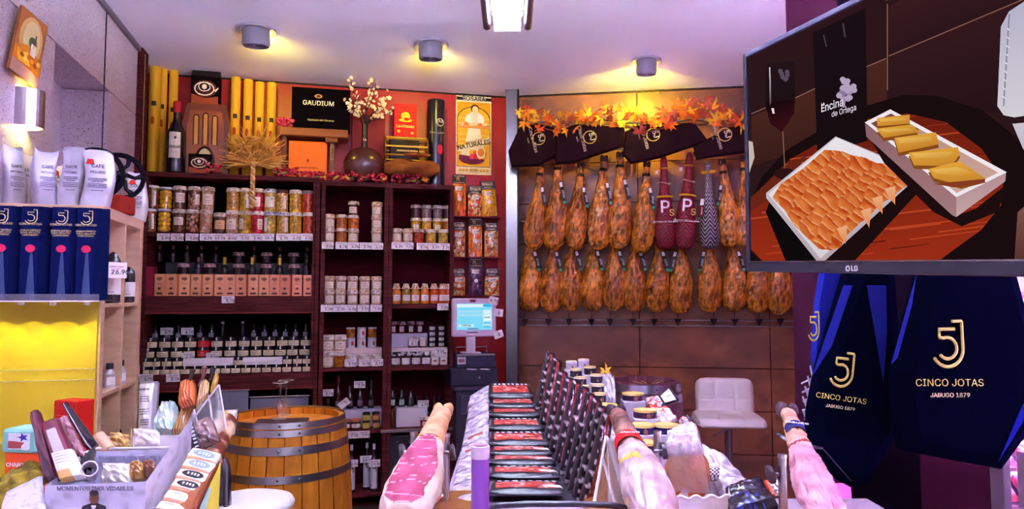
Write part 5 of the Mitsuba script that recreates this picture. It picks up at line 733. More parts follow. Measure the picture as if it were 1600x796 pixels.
pm += [pq(ell(.15 + .12 * i, .66 + .03 * (i % 3), .07, .035, 10), ('#e8a020', '#8a4410', '#f4cc50', '#b05c14')[i % 4], 6) for i in range(7)] + [pq(ell(.55, .42, .14, .08), '#3a4428', 7), pq([(.5, .44), (.66, .44), (.7, .62), (.5, .62)], '#f4ecd8', 8), pq([(.6, .28), (.64, .28), (.66, .42), (.6, .42)], '#5a3a20', 7), pq(ell(.58, .47, .04, .03), '#e8c8a0', 9)]
part(kq, 'print', join(*pm), 'vs', T=lef.M(0, .03, 0))
bk = Frame((-1.571, 2.70), (-1.571 - .245 * .75, 3.45)); BD = .385; zt0 = bk.hit(162, 321)[1]; zs1 = bk.hit(166, 474.5)[1]; zs2 = bk.hit(167, 613)[1]; sF = bk.hit(223, 400)[0]; sm = bk.hit(196, 400)[0]; zs3 = zs2 - (zs1 - zs2)
kc = thing('oak_bookcase', 'pale oak bookcase of open cubes along the stone wall', 'bookcase')
for s, w in ((0, .045), (sm - .008, .016), (sF - .045, .045)): part(kc, 'upright', xf(box(s, s + w, 0, BD, 0, zt0, .002), bk.M(0, 0, 0)), 'oak')
part(kc, 'top_board', xf(box(0, sF, -.001, BD, zt0 - .045, zt0, .002), bk.M(0, 0, 0)), 'oak')
for z in (zs1, zs2, zs3): part(kc, 'shelf', xf(box(.045, sF - .045, .002, BD, z - .016, z, .001), bk.M(0, 0, 0)), 'oak')
part(kc, 'back_panel', xf(box(.045, sF - .045, BD - .01, BD, 0, zt0 - .045), bk.M(0, 0, 0)), 'oak')
# its near end carries a yellow board and a clear ledge with blue gift boxes
en = Frame((-1.571 - .9709 * .6, 2.70 - .238 * .6), (-1.571, 2.70)); E = lambda x, y, t=0: en.hit(x, y, t); yb = thing('yellow_board', 'yellow board on the end of the oak bookcase under the blue boxes', 'board')
(a, za), (b, zb_) = E(-40, 700, .02), E(153, 468, .02); part(yb, 'board', colf(xf(box(a, b, -.018, -.004, .3, zb_, .002), en.M(0, 0, 0)), lambda v: lerp('#b89f22', '#c4ae30', fb(v, 4, 2))), 'vs'); part(yb, 'bottom_rail', col(xf(box(a, b, -.03, -.018, E(80, 688, .03)[1] - .01, E(80, 688, .03)[1], .001), en.M(0, 0, 0)), '#c8b470'), 'vs')
for y, w in ((578, 155), (595, 155)): part(yb, 'clear_strip', xf(box(a, b, -.026, -.0185, E(80, y, .02)[1] - .002, E(80, y, .02)[1] + .002), en.M(0, 0, 0)), 'film')
tE = .16; zL = E(80, 469.5, tE)[1]; kl_ = thing('acrylic_ledge', 'clear acrylic ledge carrying the dark blue gift boxes', 'ledge'); a2 = E(-40, 470, tE)[0]; b2 = E(155, 470, tE)[0]
part(kl_, 'plate', xf(box(a2, b2, -tE, -.02, zL - .004, zL), en.M(0, 0, 0)), 'film'); part(kl_, 'lip', xf(box(a2, b2, -tE - .003, -tE, zL - .004, zL + .022), en.M(0, 0, 0)), 'film'); part(kl_, 'edge', col(xf(box(a2, b2, -tE - .0045, -tE - .003, zL - .006, zL - .001), en.M(0, 0, 0)), '#e8e4ee'), 'vs')
def J5(h, c, w=.0): # numeral and letter emblem
    s = h; five = [(.21, .43), (-.19, .43), (-.19, .25)], [(-.19, .25)] + [(.24 * math.cos(a), .01 + .235 * math.sin(a)) for a in np.linspace(math.radians(112), math.radians(-142), 18)]
    J = [(.15, .60), (.40, .60)], [(.40, .60), (.40, 0)] + [(.40 * math.cos(a), .40 * math.sin(a)) for a in np.linspace(0, math.radians(-150), 18)]
    ms = [tube([(x * s, -.0005, z * s) for x, z in p], .03 * s + w, 6) for p in (*five, *J)]; return col(join(*ms), c)
wb = E(68, 400, tE - .02)[0] - E(27.5, 400, tE - .02)[0]; hb = E(80, 322, tE)[1] - zL
gift = kit(('carton', col(hull([(x * wb, y, z * hb) for z, k in ((0, 1), (1, 1)) for x, y in ((-.5, .02), (-.42, .0), (.30, .0), (.5, .045), (.5, .1), (-.5, .1))]), '#060a28'), 'vc'), ('facet', xf(col(card([(-.16 * wb, 0), (.22 * wb, 0), (.06 * wb, hb * .53), (-.02 * wb, hb * .53)], .001), '#2a3858'), tr()), 'vs'), ('side', col(xf(card([(0, 0), (.05, 0), (.05, hb), (0, hb)], .0005), tr(.3 * wb + .0005, -.0006, 0), rot('z', 35)), '#04071e'), 'vc'),
           ('emblem', xf(J5(.05, '#d8c890'), tr(-.05 * wb, -.0015, hb * .875)), 'vs'), ('lettering', join(*[xf(text(t_, hh_, True, c='#b8a878'), tr(-.05 * wb, -.001, hb * z)) for t_, hh_, z in (('CINCO JOTAS', .0075, .80), ('JAMON IBERICO', .006, .735), ('100% BELLOTA', .006, .71), ('LONCHEADO', .006, .685))]), 'vs'), ('seal', xf(col(card(ell(0, 0, .016, .014)), '#c8284c'), tr(-.02 * wb, -.0025, hb * .55)), 'vs'))
lk = kit(('housing', col(cyl(.011, 0, .012, 16, .002), '#c8c0b8'), 'vs'), ('lens', col(cyl(.008, -.001, .001, 14), '#f8f0c0'), 'vs'))
for i, x in enumerate((-18, 33, 83, 136)):
    s_ = E(x, 472, tE - .03)[0]; p = en.P(s_, tE - .03, zL - .018); q = en.P(s_, .0, zL - .32); k = stamp(lk, 'ledge_lamp', f'tiny warm spot lamp under the clear ledge, {("cut by the left edge", "second from left", "third from left", "rightmost")[i]}', 'spot lamp', tr(*p))
    scene[k + '_beam'] = {'type': 'spot', 'cutoff_angle': 40, 'beam_width': 34, 'intensity': {'type': 'rgb', 'value': [.042, .037, .0015]}, 'to_world': mi.ScalarTransform4f().look_at((p - [0, 0, .004]).tolist(), q.tolist(), [1, 0, 0])}
for i, x in enumerate((2, 48, 96, 135)): stamp(gift, 'gift_box', f'dark blue gift box with red seal on the ledge, {("cut by the left edge", "second from left", "third from left", "rightmost")[i]}', 'gift box', en.M(E(x, 400, tE - .03)[0], tE - .03, zL))
# coffee pouches and a cast iron grinder on the bookcase top
scene['pouch'] = {'type': 'twosided', 'b': {'type': 'principled', 'base_color': VC, 'roughness': 0.35, 'specular': .6}}
def pouch(w, h, d, c, sticker, lines, seed, crimp=.85):
    g = np.random.default_rng(seed)
    def fn(u, v):
        a = u * 2 * np.pi; k = np.clip((v - crimp * .45) / (1 - crimp * .45), 0, 1); dd = d * (1 - k) ** .8 + .003; sq = lambda t: np.sign(t) * abs(t) ** .55
        return w / 2 * sq(np.cos(a)) * (1 + .03 * k) + .008 * np.sin(v * 5 + seed), dd / 2 * sq(np.sin(a)), v * h + .01 * np.sin(a * 2 + seed) * k
    m = grid(fn, 40, 22); v = m[0] + .004 * (fb(m[0] + seed, 18, 3, seed)[:, None] - .5); m = (v, m[1], np.clip(lin(c) * (.5 + .2 * fb(v, 30, 2, seed)[:, None]), 0, 1)); ps = [('pouch', m, 'pouch')]; L = []
    yy = lambda z: -(d * (1 - np.clip((z - crimp * .45) / (1 - crimp * .45), 0, 1)) ** .8 + .003) / 2 - .0035
    if sticker: L.append(xf(col(card([(-.014, 0), (.016, 0), (.012, .02), (-.006, .02)]), '#c83428'), tr(-w * .28, yy(.76), h * .76), rot('x', 12)))
    for z, s_, hh_ in lines: L.append(xf(text(s_, hh_, True, c='#4a4654'), tr(0, yy(z) - .001, h * z), rot('x', 10 if z > .5 else 0)))
    for z in (.5, .47, .44, .4, .37, .34, .28): L.append(xf(col(rect(w * (.62 if z not in (.44, .28) else .4), .003), '#6a6678'), tr(0, yy(z), h * z)))
    if L: ps.append(('print', join(*L), 'vs'))
    return kit(*ps)
def on_top(x, y, Y): p = at(x, y, Y); return p
zc_ = zt0; CB = '#d4cfe0'
for i, (x, w, yt_, dep, c, st, ya, d) in enumerate(((10, 30, 229, 2.72, '#c8c2d6', 0, 20, 'leftmost pale coffee pouch on the oak bookcase, at the picture edge'), (35, 22, 238, 2.78, '#cfc8d4', 0, -30, 'second pale coffee pouch from the left, under the wall lamp'), (61, 34, 232, 2.70, '#bcb6d0', 0, 12, 'third pale coffee pouch from the left, pointed top'), (83, 22, 256, 2.9, '#f0ecf0', 1, 5, 'white coffee pouch with red mark behind the others'), (104, 32, 231, 2.73, '#d0cbe0', 0, -8, 'lavender coffee pouch left of the black grinder wheel'), (145, 42, 236, 2.72, '#d6d2e6', 1, -4, 'large lavender coffee pouch in front of the black grinder'), (209, 26, 270, 3.25, '#f0eef2', 1, -6, 'white coffee pouch right of the grinder, farthest back'))):
    p = at(x, 320, dep); h = at(x, yt_, dep)[2] - zc_; w_ = w * dep / 1100; lines = [(.66, 'CAFE', .011), (.57, 'NATURAL', .007)] if st == 0 else [(.7, 'COCO' if x > 200 else 'CAFE', .013), (.6, 'MOLIDO', .009)]
    q = T = tr(p[0], dep + .03, zc_) @ rot('z', math.degrees(math.atan2(-p[0], dep)) + ya); stamp(pouch(w_, h, .075, c, st, lines, i), 'coffee_pouch', d, 'coffee pouch', T)
kw = thing('coffee_grinder', 'black cast iron coffee grinder with two spoked wheels on the oak bookcase', 'coffee grinder')
def wheel(r, T, nm):
    part(kw, 'wheel', col(xf(lathe([(r * .84, -.014), (r, -.016), (r * 1.02, 0), (r, .016), (r * .84, .014), (r * .84, -.014)], 40), tr()), '#08070a'), 'vc', T=T); k = list(scene)[-1]
    for j in range(6): part(k, 'spoke', col(xf(tube([(0, 0, 0), (r * .3, r * .08, 0), (r * .6, -.02 * r, 0), (r * .9, r * .1, 0)], [.012, .01, .008, .012], 7), rot('z', j * 60)), '#121014'), 'vc', T=T)
    part(k, 'hub', col(cyl(r * .2, -.03, .03, 18, .004), '#121014'), 'vc', T=T)
for x, y, Y, r in ((150, 271, 2.92, .107), (186, 276, 3.02, .102)): p = at(x, y, Y); wheel(r, tr(*p) @ rot('z', 38) @ rot('x', 90) if 0 else tr(*p) @ rot('z', 35) @ rot('x', 90), '')
p = at(168, 300, 2.97); part(kw, 'body', col(xf(lathe([(0, 0), (.05, 0), (.045, .03), (.025, .06), (.03, .11), (.05, .16), (0, .16)], 20), tr(p[0], p[1], zc_)), '#141014'), 'vc'); part(kw, 'base', col(xf(box(-.045, .06, -.06, .06, 0, .075, .004), tr(p[0] + .03, p[1], zc_)), '#6a2018'), 'vc'); c1, c2 = at(150, 271, 2.92), at(186, 276, 3.02); part(kw, 'axle', col(tube([c1, c2], .009, 8), '#141014'), 'vc')
# what stands in the cubes
def wine(h, r, lab, foil): return kit(('bottle', col(lathe([(0, .003), (r * .85, 0), (r, .006), (r, h * .55), (r * .9, h * .62), (r * .42, h * .74), (r * .36, h * .8), (r * .36, h), (0, h)], 26, 50), '#100c0c'), 'vg'), ('foil', col(xf(lathe([(r * .4, 0), (r * .42, h * .2), (r * .38, h * .205), (0, h * .205)], 20), tr(0, 0, h * .8)), foil), 'vs'), ('label', label_m(r, h * .12, h * .4, -70, 150, '#3a3438', '#efecee', 1), 'vs'))
def cub(s, t, z, ya=0): return bk.M(s, t, z, ya)
stamp(wine(.295, .037, 1, '#d8a028'), 'wine_bottle', 'wine bottle with gold foil neck in the upper near cube of the oak bookcase', 'bottle', cub(bk.hit(178, 420, -.045)[0], -.045, zs1, -60)); stamp(wine(.23, .034, 1, '#7a2018'), 'wine_bottle', 'wine bottle with brown foil in the upper far cube of the oak bookcase', 'bottle', cub(bk.hit(203, 420, -.045)[0], -.045, zs1, -60))
tg_ = shape(xf(tag(.075, .065, '26.90'), sc(1)), 'vs'); k = thing('price_note', 'white price ticket hung on the gold necked wine bottle in the bookcase', 'note'); put(k, tg_, T=cub(bk.hit(183, 420, -.002)[0], -.002, zs1 + .135, -55))
mini = kit(('bottle', col(lathe([(0, 0), (.022, 0), (.024, .004), (.024, .055), (.013, .07), (.012, .078)], 6), '#c8bcc4'), 'vg'), ('cap', col(xf(cyl(.014, 0, .024, 14, .002), tr(0, 0, .076)), '#121014'), 'vs'), ('label', col(xf(box(-.016, .016, -.0235, -.0225, .012, .045), tr()), '#efeaf0'), 'vs'))
for i, (s, t) in enumerate((bk.hit(x_, 590, t_)[0], t_) for x_, t_ in ((171, -.035), (176, -.09), (179.5, -.035), (183, -.09), (187.5, -.035), (203.5, -.035), (209, -.04))): stamp(mini, 'honey_bottle', f'tiny clear bottle with black cap in the middle row of bookcase cubes, {ORD[i]} one', 'bottle', cub(s, t, zs2, -60), 'tiny black capped bottles')
stamp(wine(.24, .035, 1, '#6a3a24'), 'wine_bottle', 'dark bottle with brown cap in the lowest visible cube of the oak bookcase', 'bottle', cub(bk.hit(177, 670, -.05)[0], -.05, zs3, -60))
# ---------------------------------------------------------------- wooden barrels
def staves(k, R0, RB, z0, z1, n, T, c0, c1, seed):      # every stave a piece of its own
    g = np.random.default_rng(seed)
    for i in range(n):
        a0, a1 = 2 * np.pi * i / n + .006, 2 * np.pi * (i + 1) / n - .006; jr = g.uniform(-.0015, .0015); br = g.uniform(.82, 1.12)
        def fn(u, v, inn=0):
            z = z0 + (z1 - z0) * v; r = R0 + (RB - R0) * (1 - (2 * v - 1) ** 2) + jr - inn; a = a0 + (a1 - a0) * u; return r * np.cos(a), r * np.sin(a), z
        o = grid(fn, 5, 16); q = grid(lambda u, v: fn(1 - u, v, .024), 3, 5); rim = grid(lambda u, v: tuple(np.where(v < .5, x, y) for x, y in zip(fn(u, 1 + 0 * v), fn(u, 1 + 0 * v, .024))), 5, 2); m = join(o, q, rim)
        part(k, 'stave', colf(m, lambda v: np.clip(lerp(c0, c1, np.clip(fb(v * [1, 1, .12] + i, 60, 3, i) * 1.5 - .25, 0, 1)) * br, 0, 1)), 'vs', T=T)
def hoop(k, z, h, R0, RB, z0, z1, T, c='#c4c6cc'):
    f = lambda zz: R0 + (RB - R0) * (1 - (2 * (zz - z0) / (z1 - z0) - 1) ** 2) + .004
    q = part(k, 'hoop', col(lathe([(f(z) - .003, z), (f(z), z), (f(z + h), z + h), (f(z + h) - .003, z + h)], 60, 40), c), 'vm', T=T)
    for a in (-80, -62): part(q, 'rivet', col(sph(.006, 1, (f(z + h / 2) * math.cos(math.radians(a)), f(z + h / 2) * math.sin(math.radians(a)), z + h / 2)), '#5a5a60'), 'vm', T=T)
YB = 3.4; pb = at(450, 650, YB); zT = pb[2]; kb = thing('oak_barrel', 'big honey coloured oak barrel with steel hoops in front of the wide shelf unit', 'barrel'); T = tr(pb[0], YB, 0); R0, RB = .262, .305
staves(kb, R0, RB, 0, zT, 24, T, '#a85a10', '#d88a28', 1); part(kb, 'head', colf(xf(lathe([(R0 - .02, -.03), (0, -.03)], 40), tr(0, 0, zT)), lambda v: lerp('#c8741c', '#e89a38', np.clip(fb(v * [8, 1, 1], 14, 3) * 1.4 - .2, 0, 1))), 'vs', T=T)
ff = YB - .28; zz = lambda y, Y=ff: at(450, y, Y)[2]
for y0, y1, c in ((673, 663.5, 0), (685.5, 675, 0), (713.5, 700.5, 0), (757, 745, 0)): hoop(kb, zz(y0), zz(y1) - zz(y0), R0, RB, 0, zT, T)
for z, h in ((.3, .035), (.2, .035), (.02, .05)): hoop(kb, z, h, R0, RB, 0, zT, T)
part(kb, 'brand_mark', xf(join(col(rect(.03, .1), '#2a140a'), xf(text('R', .028, True, c='#d8a060'), tr(0, -.001, .01))), rot('z', 48), tr(0, -.303, .36)), 'vs', T=T)
one('slate_board', 'dark flat square board lying on the oak barrel under the glasses', 'board', col(xf(box(-.12, .12, -.09, .09, -.03, -.022, .002), tr(pb[0] - .02, YB - .03, zT), rot('z', 12)), '#2c1c18'), 'vs')
scene['crystal'] = {'type': 'dielectric', 'int_ior': 1.5}
gl = kit(('bowl', lathe([(.030, .0), (.036, .02), (.039, .04), (.034, .065), (.014, .085), (.0, .087)], 32), 'glass'), ('stem', lathe([(.006, .085), (.0045, .1), (.0045, .16), (.008, .172)], 16), 'crystal'), ('foot', lathe([(.0, .178), (.034, .176), (.036, .174), (.034, .172), (.008, .171), (0, .1712)], 32), 'crystal'), ('rim', col(xf(tube([(.03 * math.cos(a), .03 * math.sin(a), 0) for a in np.linspace(0, 6.28, 25)[:-1]], .0014, 5, True), tr(0, 0, .0014)), '#e8e8f0'), 'vg'), ('foot_rim', col(xf(tube([(.036 * math.cos(a), .036 * math.sin(a), 0) for a in np.linspace(0, 6.28, 25)[:-1]], .0012, 5, True), tr(0, 0, .174)), '#e8e8f0'), 'vg'))
for i, (x, y, Y) in enumerate(((437, 655, YB - .02), (446, 650, YB + .09))): p = atz(x, y, zT - (.022 if i == 0 else .022)); stamp(gl, 'wine_glass', f'small stemmed glass standing upside down on the oak barrel, {("front", "back")[i]} one', 'glass', tr(p[0], p[1], zT - .0215))
# rear barrel among the counters
YR = 4.55; pr_ = at(1005, 594, YR); kb = thing('rear_barrel', 'old purple tinted barrel with pale hoops before the tiled wall, left of the white chair', 'barrel'); T = tr(pr_[0], YR, 0); R0, RB = .225, .265; zR = pr_[2]
staves(kb, R0, RB, 0, zR, 20, T, '#5a3038', '#8a5a68', 2); part(kb, 'head', col(xf(lathe([(R0 - .02, -.04), (0, -.04)], 30), tr(0, 0, zR)), '#6a3a2c'), 'vs', T=T)
for z, h in ((zR - .06, .05), (zR - .125, .05), (.6, .03), (.3, .03)): hoop(kb, z, h, R0, RB, 0, zR, T, '#b8b0cc')
one('dried_vine', 'pale dried vine twigs lying on the rear barrel', 'twigs', col(join(*[tube([(0, 0, 0), (.05 * math.cos(a), .03, .02), (.12 * math.cos(a), .05 * math.sin(a), .05 * (a % 1.3))], [.004, .003, .002], 5) for a in (0, .8, 2, 3.4, 5)]), '#e0c090'), 'vs', tr(pr_[0] + .03, YR - .1, zR - .035))
# ---------------------------------------------------------------- white seats
ks = thing('bar_stool', 'white padded stool seat with chrome frame in front of the oak barrel', 'stool'); ps_ = at(392, 779, 2.52); T = tr(ps_[0], ps_[1], ps_[2] - .03)
part(ks, 'seat', col(xf(lathe([(0, -.015), (.13, -.015), (.148, .0), (.15, .015), (.14, .03), (.1, .04), (0, .044)], 40, 50), sc(1, .9, 1)), '#f0ecee'), 'vs', T=T); part(ks, 'under_frame', col(lathe([(0, -.05), (.1, -.05), (.1, -.02), (0, -.02)], 24), '#1a181c'), 'vs', T=T)
for a in (35, 145, 215, 325): part(ks, 'leg', col(tube([(.09 * math.cos(math.radians(a)), .09 * math.sin(math.radians(a)), -.03), (.12 * math.cos(math.radians(a)), .12 * math.sin(math.radians(a)), -.3), (.18 * math.cos(math.radians(a)), .18 * math.sin(math.radians(a)), -(ps_[2] - .03))], .011, 8), '#b8b8c0'), 'vm', T=T)
q0, q1, q2 = at(349, 718, 2.42), at(355, 745, 2.42), at(352, 830, 2.42); part(ks, 'back_tube', col(tube([q0, .5 * (q0 + q1) + [.004, 0, 0], q1, .5 * (q1 + q2) + [.004, 0, 0], q2], .013, 10), '#8c8c94'), 'vm'); part(ks, 'back_plate', col(xf(box(-.045, .012, -.004, .004, -.2, .005, .003), tr(*q0)), '#4a4448'), 'vs')
for i in range(7): part(ks, 'stud', col(sph(.004, 1), '#c8a050'), 'vm', T=tr(q0[0] - .035, q0[1] - .006, q0[2] - .01 - .028 * i))
kc = thing('bar_chair', 'white quilted leather bar chair on a chrome post before the tiled wall', 'chair'); Yc = 4.45; pc = at(1137, 625, Yc); zs = at(1140, 668, Yc - .2)[2]; T = tr(pc[0], Yc, zs) @ rot('z', -6); cw = .2
def cushion(w, d, h, cuts, c): # padded, quilted: rounded box grid with stitched grooves
    def fn(u, v):
        x = (2 * u - 1); y = (2 * v - 1); e = np.clip(1 - np.maximum(abs(x), abs(y)) ** 8, 0, 1) ** .5; gro = sum(np.exp(-((x - q) / .03) ** 2) for q in (-.33, .33)) + sum(np.exp(-((y - q) / .03) ** 2) for q in cuts)
        rr = (1 - .12 * np.clip(abs(x * y) ** 6, 0, 1)); return x * w * rr, y * d * rr, h * e - .007 * gro * e
    t = grid(fn, 40, 40); b = xf(t, sc(1, 1, -.35)); return col(join(t, b), c)
part(kc, 'seat', xf(cushion(cw + .01, .19, .05, (-.33, .33), '#f2e6e6'), tr()), 'vs', T=T); part(kc, 'backrest', xf(cushion(cw - .015, .135, .04, (.0,), '#f2e6e6'), tr(.012, .17, .115), rot('x', 82)), 'vs', T=T)
part(kc, 'post', col(lathe([(.022, -.02), (.022, -.3), (.03, -.31), (.03, -zs + .02)], 20), '#b4a8c0'), 'vm', T=T); part(kc, 'base', col(lathe([(.03, -zs + .04), (.08, -zs + .02), (.2, -zs + .006), (.2, -zs), (0, -zs)], 32), '#b4a8c0'), 'vm', T=T); part(kc, 'lever', col(tube([(0, -.02, -.04), (-.1, -.06, -.08)], .005, 6), '#b4a8c0'), 'vm', T=T)
# ---------------------------------------------------------------- packs: sheets between four points
def qpack(c4, Y4, th, cf, nu=14, nv=18, bulge=.3, wav=.0, seed=0):     # corners TL TR BR BL as (x, y) sight lines at depths Y4
    P = [at(*c, y) for c, y in zip(c4, Y4)]; return qp(P, th, cf, nu, nv, bulge, wav, seed)
def qp(P, th, cf, nu=14, nv=18, bulge=.3, wav=.0, seed=0):
    P = [np.asarray(p, float) for p in P]; u, v = [a.ravel()[:, None] for a in np.meshgrid(np.linspace(0, 1, nu), np.linspace(0, 1, nv), indexing='ij')]
    S = (1 - u) * (1 - v) * P[0] + u * (1 - v) * P[1] + u * v * P[2] + (1 - u) * v * P[3]; n = np.cross(P[1] - P[0], P[3] - P[0]); n /= np.linalg.norm(n)
    if n @ (EYE - P[0]) < 0: n = -n
    dome = (np.sin(np.pi * u) * np.sin(np.pi * v)) ** .5; edge = ((u > 0) & (u < 1) & (v > 0) & (v < 1)).astype(float)
    w = wav * (fb(np.c_[u * 6, v * 6, u * 0 + seed], 1, 3, seed)[:, None] - .5) * edge
    f = S + n * (th * .5 * edge + th * bulge * dome + w); b = S - n * (th * .5 * edge); _, F, _ = grid(lambda a, c: (a, c, a), nu, nv); c = cf(u[:, 0], v[:, 0]); m = (f, F, c); mb = (b, F[:, ::-1], c * .0 + c.mean(0) * .5)
    d = f[F[0]]; nn = np.cross(d[1] - d[0], d[2] - d[0]); 
    if nn @ n < 0: m, mb = (f, F[:, ::-1], c), (b, F, mb[2])
    return join(m, mb)
def solid(c): return lambda u, v: np.tile(lin(c), (len(u), 1))
def mott(c0, c1, s=6, seed=0, th=None): return lambda u, v: lerp(c0, c1, np.clip(fb(np.c_[u * s, v * s, u * 0 + seed], 1, 3, seed) * 2 - .5, 0, 1))
def meat(seed, dots='v', lab=True, red=('#8a1c1c', '#d84838')):       # sliced meat in a black tray with a dotted rim
    def cf(u, v):
        q = np.c_[u * 5, v * 5, u * 0 + seed]; c = lerp(red[0], red[1], np.clip(fb(q, 1.3, 3, seed) * 2 - .5, 0, 1)); s = np.clip((fb(q * [1, 2.2, 1], 2.2, 2, seed + 3) - .58) * 9, 0, 1)[:, None]; c = c * (1 - s) + lin('#f0b8a8') * s
        rim = (v < .30) | (v > .86) | (u < .08) | (u > .92) if dots == 'v' else (u < .24) | (u > .62) | (v < .05) | (v > .95); c = np.where(rim[:, None], lin('#0f0b10'), c)
        d = ((abs(v - .15) < .07) & ((u * 9) % 1 < .5) & (u > .08)) if dots == 'v' else ((abs(u - .13) < .055 + .03 * np.sin(v * 40)) & ((v * 8 + .3 * np.sin(seed)) % 1 < .34)); c = np.where(d[:, None], lin('#ece4ee'), c)
        if lab: l = (u > .74) & (v > .55) & (v < .8) if dots == 'v' else (v > .82) & (v < .93) & (u > .36) & (u < .8); c = np.where(l[:, None], lin('#efe8f0'), c)
        return c
    return cf
# ---------------------------------------------------------------- long display counter in the middle
kd = thing('display_counter', 'long pale lilac display counter carrying the meat packs and hams', 'counter')
for x0, x1, y0, y1 in ((-.42, 1.0, 1.25, 1.74), (-.19, 1.0, 1.74, 2.02), (-.19, .60, 2.02, 2.6), (-.19, .5, 2.6, 3.32)): part(kd, 'top', col(box(x0, x1, y0, y1, .955, .985, .003), '#b09cb4'), 'vs'); part(kd, 'body', col(box(x0 + .03, x1 - .03, y0, y1 - .02, 0, .955), '#2a1c26'), 'vs')
part(kd, 'sloped_base', col(hull([(x, y, z) for x in (-.1, .18) for y, z in ((1.98, .986), (3.15, .986), (3.15, 1.09), (2.95, 1.09))]), '#1a141a'), 'vs')
one('curved_glass_rail', 'black rounded rail along the near edge of the display counter', 'rail', col(tube([at(x, y, 1.6) for x, y in ((752, 815), (758, 798), (775, 791), (830, 788), (900, 788), (955, 790), (985, 796), (1010, 812))], .007, 8), '#17121a'), 'vg')
fy = [623, 638, 652, 673, 697, 712, 727, 748, 773]; by = [600, 624, 639, 655, 676, 698, 713, 730, 753]; xr = [834, 840, 845, 850, 858, 862, 868, 874, 882]
for i in range(9):
    Yf = np.interp(fy[i], [620, 775], [2.9, 1.95]); Yb = Yf + .12; c4 = [(765, by[i]), (xr[i] - 8, by[i]), (xr[i], fy[i] - 4), (764, fy[i] - 4)]
    k = thing('meat_pack', f'black tray of red sliced meat lying in the central stack, {("rearmost", "second from the back", "third from the back", "fourth from the back", "fifth from the back", "fourth from the front", "third from the front", "second from the front", "nearest to the viewer")[i]}', 'meat pack', 'meat packs of the central stack')
    part(k, 'tray', qpack(c4, (Yb, Yb, Yf, Yf), .008, meat(i, 'v', i > 4), 40, 16, .6, .004, i), 'vg'); part(k, 'lip', qpack([(763, fy[i] - 5), (xr[i] + 1, fy[i] - 5), (xr[i], fy[i] + 3), (764, fy[i] + 3)], (Yf - .002,) * 4, .012, solid('#0d0a0e'), 8, 4), 'vg')
xl = [731, 729, 726, 722, 717, 712, 707, 702, 698]
for i in range(9):
    y = 618 + i * 20.5; Y = np.interp(y, [610, 790], [2.95, 1.85]); c4 = [(xl[i] + 4, y + 2), (764, y - 16), (763, y + 9), (xl[i] - 2, y + 26)]
    k = thing('white_pack', f'clear pack of pale slices left of the meat trays, {("rearmost", "second from back", "third from back", "fourth from back", "middle", "fourth from front", "third from front", "second from front", "nearest")[i]}', 'pack', 'pale packs in a row')
    part(k, 'pack', qpack(c4, (Y + .05, Y + .05, Y, Y), .012, (lambda s: lambda u, v: np.where((v > .8)[:, None], lerp('#5a4a60', '#a898ac', u), np.where(((v > .42) & (v < .6) & (u > .25) & (u < .8) & (s in (3, 4)))[:, None], lin('#9a4030'), np.where((((u - .55) / .22) ** 2 + ((v - .6) / .12) ** 2 < 1)[:, None] & (s > 5), lin('#b8a888'), lerp('#8c7c90', '#dcd0de', np.clip(fb(np.c_[u * 7, v * 9, u * 0 + s], 1, 3, s) * 2 - .5, 0, 1))))))(i), 20, 24, .5, .012, i), 'pouch')  # darker lower edge paints a shadow gap between the packs
tops = [(859, 549), (869, 559), (878, 578), (889, 588), (900, 594), (911, 602), (921, 612), (931, 622), (940, 632), (948, 642)]; bots = [(842, 640), (849, 664), (857, 688), (864, 706), (872, 724), (880, 742), (887, 756), (894, 768), (901, 778), (912, 786)]
for i, ((a, b), (c, d)) in enumerate(zip(tops, bots)):
    Yb = np.interp(d, [640, 786], [2.75, 1.93]); Yt = Yb + .05; wv = 9 + .7 * i
    one('upright_meat_pack', f'upright black dotted pack with red slices in the leaning fan, {("rearmost", "second from back", "third from back", "fourth from back", "fifth from back", "fifth from front", "fourth from front", "third from front", "second from front", "nearest")[i]}', 'meat pack', qpack([(a - 5, b), (a + 8, b + 4), (c + wv + 8, d + 2), (c - 7, d)], (Yt, Yt + .05, Yb + .06, Yb), .012, meat(40 + i, 'u', i % 2 == 0, ('#7a1c1c', '#b84840')), 20, 40, .5, .006, i), 'vg', None, 'upright meat packs of the fan')
# clear holder in front of the fan
kh = thing('acrylic_holder', 'clear acrylic leaning holder with brown board at the right end of the fan', 'holder')
part(kh, 'board', qpack([(943, 712), (958, 690), (986, 792), (922, 796)], (1.98, 2.0, 1.9, 1.88), .006, mott('#7a5038', '#a07250', 5, 1)), 'vs')
for q in ([(945, 680), (949, 682), (930, 796), (924, 796)], [(946, 680), (951, 684), (985, 792), (978, 796)], [(939, 714), (943, 714), (966, 796), (960, 796)]): part(kh, 'edge', qpack(q, (1.96, 1.96, 1.86, 1.86), .004, solid('#e0d4e4'), 4, 10), 'vs')
part(kh, 'sheet', qpack([(947, 682), (960, 690), (992, 796), (950, 796)], (1.95, 1.95, 1.84, 1.84), .003, solid('#ffffff')), 'film')
